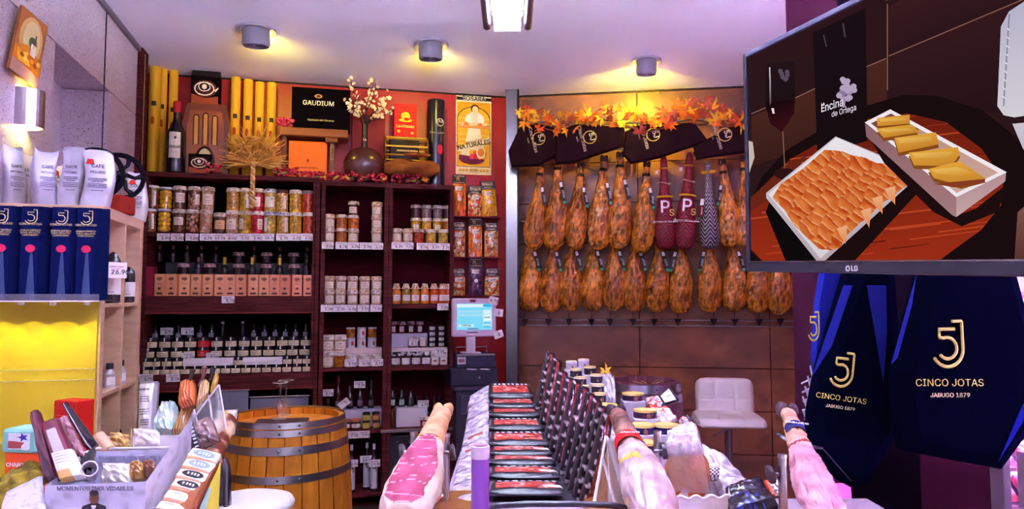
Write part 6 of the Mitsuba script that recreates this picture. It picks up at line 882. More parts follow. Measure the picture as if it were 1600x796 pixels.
# tins with gold lids, on white cartons
def tin_kit(r, h, side, lid): return kit(('tin', col(lathe([(0, 0), (r, 0), (r, h * .8)], 26), side), 'vg'), ('lid', col(lathe([(r * 1.03, h * .78), (r * 1.04, h * .86), (r, h), (r * .86, h), (r * .84, h * .94), (0, h * .94)], 26, 25), lid), 'vs'), ('rim', col(xf(tube([(r * math.cos(a), r * math.sin(a), 0) for a in np.linspace(0, 6.28, 21)[:-1]], r * .045, 5, True), tr(0, 0, h)), '#d8a840'), 'vs'), ('seal', col(xf(card(ell(0, 0, r * .18, r * .24, 12), .002), tr(r * .1, -r * 1.02, h * .32)), '#8a5a48'), 'vs'))
tn = tin_kit(.024, .032, '#16121c', '#d8c8a8'); tw_ = tin_kit(.024, .034, '#c8bcd0', '#efe8ee'); tb_ = tin_kit(.042, .026, '#1c1a48', '#d8c078'); tp_ = tin_kit(.042, .026, '#2a1024', '#d8c078')
for i, (x, y, Y, q, d) in enumerate(((893, 573, 3.05, tw_, 'white lidded tin at the back left of the tin pile'), (912, 570, 3.05, tw_, 'white lidded tin at the back right of the tin pile'), (900, 585, 2.95, tn, 'dark tin behind the upright packs, third of the pile'), (922, 581, 2.95, tn, 'dark tin at the right of the pile, second row'), (907, 598, 2.85, tn, 'dark tin with gold rim just above the upright packs'), (932, 594, 2.85, tn, 'dark tin with gold rim, right of the pile'), (911, 612, 2.75, tn, 'dark tin partly behind the upright packs, front left of pile'), (934, 610, 2.75, tn, 'dark tin with gold lid at the front of the pile'), (937, 624, 2.68, tn, 'lowest dark tin of the pile'), (946, 640, 2.6, tp_, 'broad low tin with gold rim beside the dark hoof'), (989, 621, 2.85, tp_, 'broad dark tin before the rear barrel, farthest back'), (1008, 648, 2.6, tp_, 'broad dark purple tin in the middle of the counter'), (1003, 672, 2.38, tb_, 'broad navy tin with gold lid, left of the front pair'), (1041, 672, 2.38, tb_, 'broad navy tin with gold lid, right of the front pair'), (1005, 700, 2.2, tp_, 'broad tin half hidden behind the middle ham stand'))):
    p = at(x, y + 4, Y); stamp(q, 'gold_lid_tin', d, 'tin', tr(*p)); r = .03 if q in (tn, tw_) else .045
    if p[2] > 1.0: one('white_carton', f'white carton under the {d}'.replace('tin at the back ', 'tin, back ')[:110] if len(d.split()) < 12 else f'white carton under the {" ".join(d.split()[:10])}', 'carton', col(box(p[0] - r, p[0] + r, Y - r, Y + r, .986, p[2] - .001, .003), '#c0b4c4'), 'vs')
one('crumpled_bag', 'crumpled white plastic bag behind the tin pile', 'bag', qpack([(936, 592), (958, 594), (962, 640), (945, 636)], (2.9, 2.9, 2.75, 2.75), .05, mott('#988ca0', '#e4dce6', 8, 3), 22, 22, .5, .04, 3), 'pouch'); one('leaf_sprig', 'small yellow orange leaf standing by the tin pile', 'leaf', (lambda m: (m[0], m[1], np.tile(lin('#e8a830'), (len(m[0]), 1))))(leaf_mesh(40)), 'vs', tr(*at(946, 581, 2.88)) @ sc(.035))
for i, (q, Y) in enumerate((([(1004, 624), (1030, 620), (1044, 642), (1020, 650)], 2.8), ([(1014, 642), (1042, 638), (1060, 658), (1030, 668)], 2.6), ([(948, 668), (972, 690), (978, 745), (955, 720)], 2.15))):
    one('sliced_ham_bag', ('clear bag of red and white slices before the rear barrel', 'clear bag of red and white slices, lower one', 'crinkled clear bag behind the left clamp of the middle stand')[i], 'bag', qpack(q, (Y + .08, Y + .08, Y, Y), .02, (lambda s: lambda u, v: np.where((fb(np.c_[u * 5, v * 8, u * 0 + s], 1, 2, s) > (.55 if s < 2 else .72))[:, None], lin('#d83820'), lerp('#a89cac', '#e4d8e4', np.clip(fb(np.c_[u * 9, v * 9, u * 0 + s], 1, 2, s), 0, 1))))(i), 22, 22, .5, .02, i), 'pouch')
km = thing('sign_card', 'small white sign card in a dark frame standing before the rear barrel', 'sign'); part(km, 'frame', qpack([(1029, 619), (1046, 605), (1062, 626), (1038, 634)], (2.7, 2.7, 2.68, 2.68), .006, solid('#1c1620')), 'vs'); part(km, 'card', qpack([(1032, 619), (1045, 608), (1057, 625), (1039, 630)], (2.69, 2.69, 2.67, 2.67), .003, lambda u, v: np.where(((abs(v - .5) < .06) & (u > .3) & (u < .8))[:, None], lin('#7a7484'), lin('#f4f0f8'))), 'vs'); part(km, 'clip', col(tube([at(1036, 632, 2.68), at(1042, 645, 2.66), at(1048, 652, 2.64)], .008, 6), '#1c1826'), 'vs')
# bread in a clear bag, tray, white sheets, black pouches
kl = thing('bread_bag', 'brown round loaf in a crinkled clear bag on a white tray', 'bread'); pL = at(1073, 745, 1.98); part(kl, 'loaf', (lambda m: (m[0] + .008 * (fb(m[0], 20, 3, 1)[:, None] - .5), m[1], lerp('#a8501c', '#d88a48', np.clip(fb(m[0], 24, 3, 2) * 1.6 - .3, 0, 1))))(xf(sph(.068, 4, (0, 0, 0), (.95, .8, 1.15)), rot('y', 12))), 'vs', T=tr(*pL))
part(kl, 'bag', qpack([(1046, 676), (1092, 672), (1112, 772), (1040, 768)], (1.92, 1.92, 1.86, 1.86), .02, solid('#ffffff'), 24, 24, .6, .03, 5), 'film'); part(kl, 'bag_top', qpack([(1042, 682), (1088, 664), (1098, 706), (1040, 710)], (1.94, 1.96, 1.9, 1.88), .03, mott('#b8aac0', '#f8f2fa', 14, 6), 26, 22, .5, .035, 6), 'pouch')
one('bread_loaf', 'brown bread roll in shadow between holder and middle ham', 'bread', colf(sph(.04, 3, (0, 0, 0), (.8, .8, 1.2)), lambda v: lerp('#8a4418', '#c87c40', fb(v, 30, 3))), 'vs', tr(*at(975, 735, 2.02)))
kt = thing('paper_tray', 'white paper tray with scalloped rim at the front right of the counter', 'tray'); a, b, c, d = at(1057, 778, 1.78), at(1142, 776, 1.78), at(1135, 745, 2.05), at(1085, 745, 2.05); dn = np.array([0, 0, -.1])
for P in ([a, b, b + dn + [-.02, .02, 0], a + dn + [.02, .02, 0]], [b, c, c + dn, b + dn + [-.02, .02, 0]], [d, a, a + dn + [.02, .02, 0], d + dn], [d, c, c + dn, d + dn]): part(kt, 'side', qp(P, .002, solid('#efe8f2'), 20, 4, 0, .004), 'vs')
part(kt, 'base', qp([a + dn, b + dn, c + dn, d + dn], .003, solid('#efe8f2')), 'vs'); part(kt, 'rim', col(tube([a + (b - a) * k + [0, 0, .004 * math.sin(k * 22)] for k in np.linspace(0, 1, 30)], .003, 6), '#f8f4fa'), 'vs')
for i, (q, Y, d) in enumerate((([(1086, 690), (1128, 712), (1176, 766), (1112, 772)], 2.1, 'white plastic wrapped pack right of the bread'), ([(1112, 744), (1160, 758), (1176, 764), (1128, 784)], 1.95, 'white folded sheet in front of the wrapped pack'))): one('white_wrap', d, 'wrapping', qpack(q, (Y + .1, Y + .1, Y, Y), .02, mott('#a498ac', '#e6dce8', 5, i), 22, 22, .4, .025, i + 9), 'pouch')
one('tied_bag', 'small red and white wrapped bag with black tie left of the white chair', 'bag', qpack([(1062, 664), (1078, 652), (1090, 668), (1078, 684)], (2.2, 2.2, 2.15, 2.15), .03, lambda u, v: np.where((u > .72)[:, None], lin('#14101a'), np.where((fb(np.c_[u * 7, v * 7, u * 0], 1, 2, 5) > .56)[:, None], lin('#c83040'), lin('#f4ecf2'))), 20, 20, .6, .02, 5), 'pouch')
one('checked_tub', 'small black and white checked tub with red print, right of the bread', 'tub', qpack([(1097, 727), (1124, 727), (1122, 750), (1100, 752)], (2.0, 2.0, 1.97, 1.97), .03, lambda u, v: np.where((v < .42)[:, None], np.where((fb(np.c_[u * 6, v * 6, u * 0], 1, 2, 1) > .52)[:, None], lin('#d84030'), lin('#f4e8ec')), np.where((((u * 7).astype(int) + (v * 9).astype(int)) % 2 == 0)[:, None], lin('#0f0c10'), lin('#e8e2ea'))), 30, 20, .3), 'vs')
for i, (q, Y, d) in enumerate((([(1134, 772), (1192, 752), (1202, 778), (1142, 790)], 1.85, 'upper black pouch with pale print at the front right'), ([(1136, 790), (1200, 772), (1216, 790), (1150, 808)], 1.72, 'lower black pouch with blue marks at the front right'))):
    one('black_pouch', d, 'pouch', qpack(q, (Y + .08, Y + .08, Y, Y), .03, (lambda s: lambda u, v: np.where((fb(np.c_[u * 14, v * 10, u * 0 + s], 1, 2, s) > .66)[:, None] & ((u > .1) & (u < .7))[:, None], lin(('#c8c0d8', '#2a3cb0')[s]), lin('#0e0b12')))(i), 34, 20, .5, .008, i), 'vg')
one('label_pack', 'white pack with red black print behind the right ham clamp', 'pack', qpack([(1192, 752), (1218, 748), (1228, 772), (1206, 778)], (1.9, 1.9, 1.86, 1.86), .01, lambda u, v: np.where((u < .25)[:, None], lin('#c84830'), np.where((fb(np.c_[u * 9, v * 9, u * 0], 1, 2, 2) > .6)[:, None], lin('#2a1c24'), lin('#f0e4ea'))), 22, 16), 'vs')
# ---------------------------------------------------------------- hams on stands
SP = [(0, 0), (.02, .06), (.08, .094), (.2, .106), (.34, .098), (.47, .08), (.57, .066), (.66, .058), (.76, .052), (.86, .05), (.92, .05), (.96, .042), (.98, 0)]
def stand_ham(name, label, p0, p1, kind, seed, wide=1.0, roll=0):
    L = np.linalg.norm(p1 - p0); T = axis_mat(p0, p1, np.array([0, -.35, 1.0])) @ rot('z', roll); k = thing(name, label, 'ham'); m = ham_body(seed, 0, {'cut': .004, 'fat': .008, 'pink': .013}[kind], 150, 120, .3, prof=SP, L=L); v, F, c = m; v = v * [wide, wide, 1]; zr = v[:, 2] / L
    if kind == 'cut':
        lim = -.042 * L; on = (v[:, 1] < lim) & (zr > .02) & (zr < .60); v[on, 1] = lim - .004 * fb(v[on], 26, 2, 3); pk = lerp('#7c1634', '#bc446c', np.clip(fb(v * [1, 1, .35], 34, 3, 4) * 2 - .5, 0, 1)); ln = (abs(np.sin(v[:, 2] / L * 52 + 9 * fb(v, 9, 3, 5))) < .16); pk[ln] = pk[ln] * .45 + lin('#ecc8d0') * .55
        c = np.where(on[:, None], pk, c); fat = ~on & (zr < .58) & (v[:, 1] < lim * -.2); c = np.where(fat[:, None], lerp('#d0ac98', '#ecdccc', fb(v, 20, 2, 6)), c); sh = zr >= .60; c = np.where(sh[:, None], lerp('#c07c48', '#ecb890', np.clip(fb(v, 26, 3, 7) * 1.8 - .4, 0, 1)), c)
    elif kind == 'fat': c = np.where((zr < .55)[:, None], lerp('#a07888', '#e0ccc8', np.clip(fb(v, 13, 3, 7) * 2.4 - .7, 0, 1)), lerp('#3a2420', '#a87868', np.clip(fb(v, 30, 3, 8) * 2 - .6, 0, 1))); ye = (fb(v, 12, 2, 11) > .6) & (v[:, 0] < 0) & (zr < .4); c = np.where(ye[:, None], lin('#e8b048'), c)
    else: c = np.where((zr < .58)[:, None], lerp('#a85c74', '#e0acb8', np.clip(fb(v, 16, 3, 9) * 2 - .5, 0, 1)), lerp('#b06a48', '#e0b098', np.clip(fb(v, 22, 3, 10) * 2 - .5, 0, 1))); li = abs(zr - .57 - .02 * np.sin(v[:, 0] * 60)) < .012; c = np.where(li[:, None], lin('#8a2c1c'), c)
    part(k, 'meat', (v, F, np.clip(c, 0, 1)), 'skin', T=T); part(k, 'hoof', col(xf(hoof(L), tr()), {'cut': '#c89468', 'fat': '#241a24', 'pink': '#4a3c40'}[kind]), 'vs', T=T); return k, T, L
def stand(label, xl_, xr_, yl, yr_, yb_, Y, yk, x0, x1):
    k = thing('ham_stand', label, 'ham stand'); pa, pb_ = at(xl_, yl, Y), at(xr_, yr_, Y + .02)
    for p in (pa, pb_): part(k, 'post', col(tube([(p[0], p[1], .99), (p[0], p[1], p[2])], .0105, 10), '#b8b4bc'), 'vm'); part(k, 'post_cap', col(xf(cyl(.0115, -.004, .004, 12), tr(*p)), '#d8d4dc'), 'vm')
    for x, s in ((xl_ - 18, -1), (xr_ + 10, 1)): p = at(x, yk, Y); part(k, 'knob', col(xf(cyl(.022, -.006, .006, 18, .002), tr(*p), rot('y', 78)), '#2a242c'), 'vg')
    part(k, 'screw_rod', col(tube([at(xl_ - 18, yk, Y), at(xl_ + 8, yk, Y)], .005, 8), '#8a848c'), 'vm'); part(k, 'screw_rod', col(tube([at(xr_ - 6, yk, Y), at(xr_ + 10, yk, Y)], .005, 8), '#8a848c'), 'vm')
    part(k, 'board', wood2(box(min(x0, x1) - .1, max(x0, x1) + .1, 1.3, Y + .12, .986, 1.008, .006), '#6a3a1c', '#9a6434'), 'vs'); part(k, 'cross_bar', col(tube([(pa[0], pa[1], 1.02), (pb_[0], pb_[1], 1.02)], .008, 8), '#b8b4bc'), 'vm'); return k
p1, p0 = at(693, 640, 2.06), at(626, 812, 1.45); stand_ham('carving_ham', 'carved ham with pink cut face and tan shank, left on the counter', p0, p1, 'cut', 301, .95); stand('chrome clamp stand holding the pink carved ham at the left', 647, 697, 678, 680, 796, 1.9, 707, p0[0], p1[0])
p1, p0 = at(962, 642, 2.06), at(1030, 818, 1.42); k, T, L = stand_ham('carving_ham', 'ham with pale fat body, red band and dark hoof in the middle stand', p0, p1, 'fat', 302, .8)
def band(k, T, L, z, c, txt=None, r=.058): 
    part(k, 'band', col(xf(cyl_uv(r * L, -.022, .022, 0, 360, 30, 3), tr(0, 0, z * L)), c), 'vs', T=T)
    if txt: part(k, 'band_text', xf(text(txt, .010, True, .001, c='#f0ecf0'), tr(0, -r * L - .0005, z * L - .005)), 'vs', T=T)
band(k, T, L, .60, '#d82020', 'JAMON', .054); stand('chrome clamp stand holding the pale fat ham in the middle', 985, 1027, 676, 676, 796, 1.88, 705, p0[0], p1[0])
p1, p0 = at(1229, 640, 1.93), at(1302, 822, 1.33); k, T, L = stand_ham('carving_ham', 'ham with pink wrapped body and navy neck band in the right stand', p0, p1, 'pink', 303, .62); band(k, T, L, .735, '#1c2458', 'JABUGO', .038)
part(k, 'tag', qpack([(1212, 679), (1216, 676), (1242, 692), (1238, 698)], (1.82, 1.82, 1.8, 1.8), .003, lambda u, v: np.where(((u > .1) & (u < .8) & (abs(v - .5) < .3))[:, None], lin('#d8e4f4'), lin('#121018')), 20, 6), 'vs'); part(k, 'tie', col(tube([at(1236, 694, 1.8), at(1250, 698, 1.78), at(1284, 702, 1.8)], .003, 6), '#17131a'), 'vs')
stand('chrome clamp stand holding the pink wrapped ham at the right', 1222, 1271, 713, 712, 796, 1.72, 742, p0[0], p1[0])
kp = thing('barrier_post', 'purple lit post with pale collar standing before the meat trays', 'post'); pp_ = at(750.5, 697, 1.42); r = 13.8 * 1.42 / 1100; part(kp, 'tube', col(lathe([(r, -pp_[2]), (r, -.02), (0, -.02)], 30), '#8a4cb8'), 'vg', T=tr(*pp_)); part(kp, 'collar', col(lathe([(r * 1.04, -.024), (r * 1.06, -.02), (r * 1.06, 0), (r * .9, .001), (r * .86, -.004), (0, -.004)], 30), '#cdb8d0'), 'vs', T=tr(*pp_)); part(kp, 'cap', col(xf(lathe([(r * .85, .0), (0, .0015)], 24), tr(0, 0, -.003)), '#6a2c34'), 'vs', T=tr(*pp_))
# ---------------------------------------------------------------- television
cam3 = lambda x, y, z: EYE + (RT * (x - 800) / FOC - UP * (y - 398) / FOC + FW) * z
TL, BL = cam3(1162, 85, 1.90), cam3(1168, 425, 1.894); dv = FW - .2645 * RT - .0136 * UP; ex = -dv / np.linalg.norm(dv); ez = (TL - BL) / np.linalg.norm(TL - BL); ey = np.cross(ez, ex); TVM = mat(BL, ex, ey, ez); TH = np.linalg.norm(TL - BL); TW = .985
def tvh(x, y): r = ray(x, y); q = BL + 0; k = ((q - EYE) @ ey) / (r @ ey); h = EYE + r * k - BL; return float(h @ ex), float(h @ ez)
cp = lambda x, y: tvh(x / 1.81 + 1150, y / 1.81)
kt = thing('television', 'large black television showing a tray of sliced ham on a red wooden table', 'television')
part(kt, 'body', col(box(.0, TW, .012, .055, 0, TH, .006), '#0e0d12'), 'vs', T=TVM)
x0, z0 = cp(41, 739); x0 = .0135; z1 = TH - .013; x1 = TW - .0135
for a, b, c, d in ((0, x0, 0, TH), (x1, TW, 0, TH), (x0, x1, 0, z0), (x0, x1, z1, TH)): part(kt, 'bezel', col(box(a, b, -.004, .014, c, d, .002), '#17151c' if d != TH or a in (0, x1) else '#4a4860'), 'vg', T=TVM)
part(kt, 'chrome_line', col(box(x0, x1, -.005, -.003, z0 - .003, z0), '#a8a4b0'), 'vm', T=TVM)
lx = cp(335, 760); part(kt, 'logo', join(xf(text('LG', .011, True, c='#d8d4dc'), tr(.006, 0, -.005)), xf(col(ring(.004, .0062, .001, 16), '#d8d4dc'), tr(-.014, 0, .0))), 'vs', T=TVM @ tr(lx[0], -.0045, lx[1]))
PIC, lay = [], [0]
from shapely.geometry import box as SBX, Point
def scrn(pts, c0, c1=None, raw=False, step=True):      # one flat patch of the picture; colour may run from its top to its bottom
    if step: lay[0] += 1
    g = Polygon([cp(*p) for p in pts] if not raw else pts).buffer(0).intersection(SBX(x0, z0, x1, z1))
    for h in getattr(g, 'geoms', [g]):
        if h.is_empty or h.geom_type != 'Polygon' or h.area < 1e-7: continue
        v, f = trimesh.creation.triangulate_polygon(h, engine='earcut'); v = np.c_[v[:, 0], np.full(len(v), -.00004 * lay[0]), v[:, 1]]; f = np.asarray(f)
        n = np.cross(v[f[:, 1]] - v[f[:, 0]], v[f[:, 2]] - v[f[:, 0]])[:, 1]; f[n > 0] = f[n > 0][:, ::-1]; t = (v[:, 2] - v[:, 2].min()) / (np.ptp(v[:, 2]) + 1e-9); PIC.append((v, f, lerp(c1 or c0, c0, t)))
def line(a, b, w, c): a, b = np.array(a, float), np.array(b, float); d = (b - a) / np.linalg.norm(b - a); n = np.array([-d[1], d[0]]) * w / 2; scrn([a + n, b + n, b - n, a - n], c)
scrn([(x0, z0), (x1, z0), (x1, z1), (x0, z1)], '#2c151a', '#2a1518', True)
scrn([(40, 330), (220, 252), (420, 165), (423, 300), (200, 420), (40, 470)], '#4a261e', '#3a1c18'); scrn([(428, 158), (900, -40), (1000, 200), (740, 320), (430, 300)], '#34181c', '#241016'); scrn([(428, 20), (428, 150), (900, -50), (900, -300)], '#3c1c20', '#2c141a')
for a, b, w in (((130, 293), (222, 249), 3), ((40, 322), (80, 305), 3), ((365, 188), (420, 165), 3), ((428, 158), (900, -42), 3), ((424, 10), (424, 255), 3)): line(a, b, w, '#8a5c50')
line((420, 0), (900, -220), 3, '#8a5c50')
scrn([(40, 600), (44, 560), (70, 500), (140, 425), (230, 370), (360, 300), (470, 268), (560, 270), (690, 310), (790, 390), (850, 480), (880, 600), (860, 720), (840, 790), (20, 790)], '#17090c')
tab = [(20, 600), (60, 540), (150, 450), (230, 405), (370, 335), (480, 320), (590, 345), (690, 420), (752, 510), (745, 580), (690, 650), (600, 715), (560, 745), (20, 745)]
scrn(tab, '#661a0e', '#9c2c14'); rg = random.Random(4); TP = Polygon(tab)
for i in range(70):
    y = rg.uniform(330, 735); x = rg.uniform(30, 700); l = rg.uniform(60, 220); q = Polygon([(x, y), (x + l, y - l * .12), (x + l, y - l * .12 + rg.uniform(2, 5)), (x, y + 4)]).intersection(TP)
    if q.geom_type == 'Polygon' and not q.is_empty: scrn(list(q.exterior.coords), rg.choice(['#8a2612', '#b03a1c', '#6a1c0c', '#bc4422']))
scrn([(40, 705), (80, 745), (20, 760), (20, 690)], '#140a0c'); scrn([(100, 560), (40, 600), (40, 560), (150, 460), (200, 440)], '#6a2414')
scrn([(217, 93), (366, 22), (371, 398), (229, 440)], '#1a0c14', '#140a0e')
for i in range(26): a = rg.uniform(0, 6.28); r = rg.uniform(0, 1) ** .6; scrn(ell(309 + 26 * r * math.cos(a), 252 + 30 * r * math.sin(a), 9, 8, 9), rg.choice(['#a890b4', '#8c78a0', '#b8a4c0']))
scrn([(303, 278), (311, 278), (309, 298), (314, 304), (298, 304), (304, 297)], '#a890b4')
for a, b, w in (((248, 98), (256, 132), 4), ((303, 65), (309, 105), 5)): line(a, b, w, '#4a3a44')
def stxt(s, h, x, y, c, ro): lay[0] += 1; m = text(s, h, True, .00003, c=c); q = cp(x, y); PIC.append(xf(m, tr(q[0], -.00004 * lay[0], q[1]), rot('y', ro)))
stxt('La', .008, 246, 299, '#e0d8e4', 0); stxt('Encina', .017, 272, 308, '#e8e0ec', 0); stxt('de Ortega', .012, 305, 321, '#d0c4d4', 0)
scrn([(84, 178), (166, 172), (168, 290), (150, 345), (128, 372), (98, 350), (84, 300)], '#241218', '#160a0e'); scrn([(84, 292), (167, 280), (164, 322), (130, 372), (96, 345)], '#12040a', '#3a0c14'); scrn([(94, 190), (98, 190), (100, 290), (96, 300)], '#c8c4d4', '#4a444c'); scrn([(100, 306), (108, 306), (110, 322), (104, 322)], '#e8d8e0'); line((133, 372), (139, 488), 3, '#8a5a50'); scrn(ell(140, 492, 32, 16), '#2a1214'); [scrn(ell(136 + 10 * math.cos(i * 1.1), 212 + 12 * math.sin(i * 1.7), 7, 7, 9), '#5a4a5c') for i in range(7)]
scrn([(100, 560), (240, 740), (255, 760), (150, 760), (85, 600)], '#0c0608'); scrn([(516, 500), (560, 470), (520, 540), (330, 745), (245, 745)], '#1a0a0c')
scrn([(283, 386), (518, 484), (516, 500), (248, 742), (232, 742), (86, 560), (86, 546)], '#cfc4d0', '#b8a8b0'); scrn([(285, 389), (512, 487), (240, 732), (92, 549)], '#efe8ef', '#dcd2da')
HPOL = [(252, 424), (300, 428), (330, 440), (365, 446), (400, 462), (440, 464), (478, 476), (502, 520), (474, 530), (440, 560), (410, 575), (380, 610), (350, 632), (312, 668), (296, 700), (270, 708), (236, 704), (200, 670), (160, 630), (140, 596), (104, 560), (128, 520), (190, 478)]; hp = Polygon(HPOL); scrn(HPOL, '#d05c1c', '#c04414')
lay[0] += 1; gx_, gy_ = np.meshgrid(np.arange(96, 510, 2.6), np.arange(420, 712, 2.6)); pt = np.stack([gx_.ravel(), gy_.ravel()], 1); w_ = np.c_[(pt[:, 0] * .8 + pt[:, 1] * .6) / 46, (pt[:, 1] * .8 - pt[:, 0] * .6) / 24, pt[:, 0] * 0]; w_ = w_ + .9 * fb(w_, .8, 2, 2)[:, None]
r1 = (w_[:, 1] + .5 * np.floor(w_[:, 0])) % 1; e1 = fb(w_, 2.2, 3, 4); hc = lerp('#b8380c', '#f09048', np.clip(.75 * r1 + .9 * (e1 - .42), 0, 1)); hc = np.where((r1 > .9)[:, None], lin('#f6b880') * (.6 + .5 * e1[:, None]), hc)
P3 = np.array([cp(*p) for p in pt]); nx = gx_.shape[1]; ii = np.array([[i * nx + j, i * nx + j + 1, (i + 1) * nx + j + 1, (i + 1) * nx + j] for i in range(gx_.shape[0] - 1) for j in range(nx - 1) if hp.contains(Point(gx_[i, j] + 1.3, gy_[i, j] + 1.3))]); PIC.append((np.c_[P3[:, 0], np.full(len(P3), -.00004 * lay[0]), P3[:, 1]], np.vstack([ii[:, [0, 2, 1]], ii[:, [0, 3, 2]]]), hc))
for a, b in (((380, 610), (378, 645)), ((412, 575), (416, 606)), ((448, 548), (452, 580)), ((312, 660), (312, 690))): scrn([(a[0] - 26, a[1] - 14), (a[0] + 4, a[1] - 22), b, (a[0] - 16, a[1] + 8)], '#f0b080', '#e88848')
scrn([(372, 380), (620, 612), (680, 590), (775, 515), (740, 600), (640, 640), (560, 600), (420, 460)], '#1c0a0c')
scrn([(366, 346), (438, 309), (766, 486), (764, 512), (624, 614), (612, 608), (370, 386)], '#8a6068', '#a87c80'); scrn([(625, 552), (766, 488), (762, 514), (625, 614)], '#b89098', '#c8a8a8'); scrn([(366, 346), (438, 309), (768, 487), (625, 558)], '#f4ecf2'); scrn([(384, 349), (440, 321), (744, 488), (626, 546)], '#b88878', '#d0a89c'); scrn([(384, 349), (440, 321), (520, 366), (450, 398)], '#7a4a3c')
for q, c in ((((400, 334), (494, 324), (492, 350), (402, 357)), 0), (((398, 364), (500, 352), (522, 374), (420, 390)), 1), (((450, 390), (568, 374), (576, 408), (462, 432)), 0), (((490, 432), (630, 416), (636, 436), (612, 470), (506, 468)), 1), (((546, 478), (636, 456), (710, 506), (640, 524), (562, 504)), 0)):
    scrn([(x, y + 10) for x, y in q], '#8a4c18'); scrn(q, '#e8a83c', '#c8842c'); scrn([((x - q[0][0]) * .8 + q[0][0] + 8, (y - q[0][1]) * .35 + q[0][1] + 2) for x, y in q], '#f0c060', '#d89838')
scrn([(560, 520), (708, 506), (706, 516), (620, 530)], '#8a3c20')
scrn([(870, -30), (775, 32), (752, 75), (742, 300), (760, 326), (790, 332), (1000, 300), (1000, -80)], '#b8b4cc', '#d8d4dc'); line((776, 40), (760, 300), 4, '#8a8698'); [line((770 - i * 1.6, 80 + i * 24), (778 - i * 1.6, 86 + i * 24), 3, '#efeaf4') for i in range(9)]
scrn([(785, 350), (1000, 330), (1000, 480), (850, 470), (815, 420)], '#d0c8d4', '#b8aebc'); scrn([(800, 600), (870, 540), (1000, 500), (1000, 760), (790, 745)], '#8a5c50', '#5a3430'); scrn([(38, 398), (50, 402), (55, 445), (40, 490)], '#c8b8b0')
pm = join(*PIC); part(kt, 'picture', shape((pm[0], pm[1], pm[2] * .27 + .0003), None, emitter={'type': 'area', 'radiance': VC}), None, T=TVM @ tr(0, .004, 0))
part(kt, 'glass', xf(box(x0, x1, -.0055, -.0045, z0, z1)), 'glass', T=TVM) if 0 else None
# wall behind the television and its bracket
cA, cB, cC = at(1330, 720, 2.35), at(1433, 720, 2.35), at(1546, 720, 2.35)
struct('wall_pier', col(box(cA[0], cC[0], 2.35, 2.8, 0, ZC), '#2a0f1c'), 'vc', 'dark maroon pier carrying the television'); part('wall_pier', 'panel', col(box(cA[0] - .004, cB[0], 2.335, 2.352, 0, ZC - .002), '#080509'), 'vc')
pT = BL + ex * .3 + ey * .06 + ez * .3; part(kt, 'wall_arm', col(tube([pT, pT + ey * .1, np.array([pT[0] + .12, 2.33, pT[2]])], .02, 8), '#17151a'), 'vs')
# navy ham covers hanging under the television
def cover(name, label, poly, Y, facets, logo, c, yaw):
    k = thing(name, label, 'ham cover'); P = [at(x, y, Y) for x, y in poly]; o = np.mean(P, 0); q = [(p[0] - o[0], p[2] - o[2]) for p in P]; part(k, 'cloth', col(xf(pillow(q, .07, .035), tr(*o)), c), 'vc'); Yf = Y - .0712
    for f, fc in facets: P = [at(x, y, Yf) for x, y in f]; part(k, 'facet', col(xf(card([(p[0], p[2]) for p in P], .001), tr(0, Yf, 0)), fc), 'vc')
    if logo:
        x, y, s = logo; G = '#e8d878'; p = at(x, y, Yf - .003); sc_ = Yf / 1100; part(k, 'emblem', J5(s * sc_, G, .0012), 'vs', T=tr(*p) @ rot('y', yaw) @ sc(.86, 1, 1)); p = at(x + (0, 4)[s > 60], y + s * .84, Yf - .002)
        part(k, 'lettering', join(xf(text('CINCO JOTAS', s * .155 * sc_, False, c=G)), xf(text('JABUGO 1879', s * .09 * sc_, True, c='#d8d0a8'), tr(0, 0, -s * .24 * sc_))), 'vs', T=tr(*p) @ rot('y', yaw + 1) @ sc(1.02, 1, 1))
    part(k, 'hanger', col(tube([(o[0], Y - .03, max(p[2] for p in [at(x, y, Y) for x, y in poly]) - .05), (o[0], Y - .03, BL[2] + .22), (o[0], 2.335, BL[2] + .22)], .006, 6), '#0d0b12'), 'vs'); return k
NV = '#02030c'
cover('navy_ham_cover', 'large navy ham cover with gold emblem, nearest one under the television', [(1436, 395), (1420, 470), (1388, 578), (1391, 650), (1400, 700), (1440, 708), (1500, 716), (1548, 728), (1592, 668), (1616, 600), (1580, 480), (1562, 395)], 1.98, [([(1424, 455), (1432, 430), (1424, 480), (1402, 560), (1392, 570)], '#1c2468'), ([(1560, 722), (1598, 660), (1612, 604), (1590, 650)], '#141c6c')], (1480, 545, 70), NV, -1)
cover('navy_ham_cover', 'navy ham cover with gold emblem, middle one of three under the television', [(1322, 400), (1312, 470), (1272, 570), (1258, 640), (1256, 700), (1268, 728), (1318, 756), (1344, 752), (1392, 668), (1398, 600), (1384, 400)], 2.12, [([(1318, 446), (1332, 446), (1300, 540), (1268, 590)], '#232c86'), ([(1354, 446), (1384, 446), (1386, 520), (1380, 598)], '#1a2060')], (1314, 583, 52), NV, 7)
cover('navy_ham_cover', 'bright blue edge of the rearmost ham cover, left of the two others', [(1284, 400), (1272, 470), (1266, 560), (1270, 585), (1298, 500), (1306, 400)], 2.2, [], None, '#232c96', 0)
pJ = at(1272, 515, 2.12); part('navy_ham_cover_002', 'emblem', J5(.085, '#e8d878', .001), 'vs', T=tr(pJ[0], 2.125, pJ[2]) @ sc(.5, 1, 1))
one('cord', 'thin dark cord from the right ham to the middle navy cover', 'cord', col(tube([at(1252, 694, 1.85), at(1284, 700, 1.9), at(1330, 752, 2.05)], .0025, 5), '#121018'), 'vs')
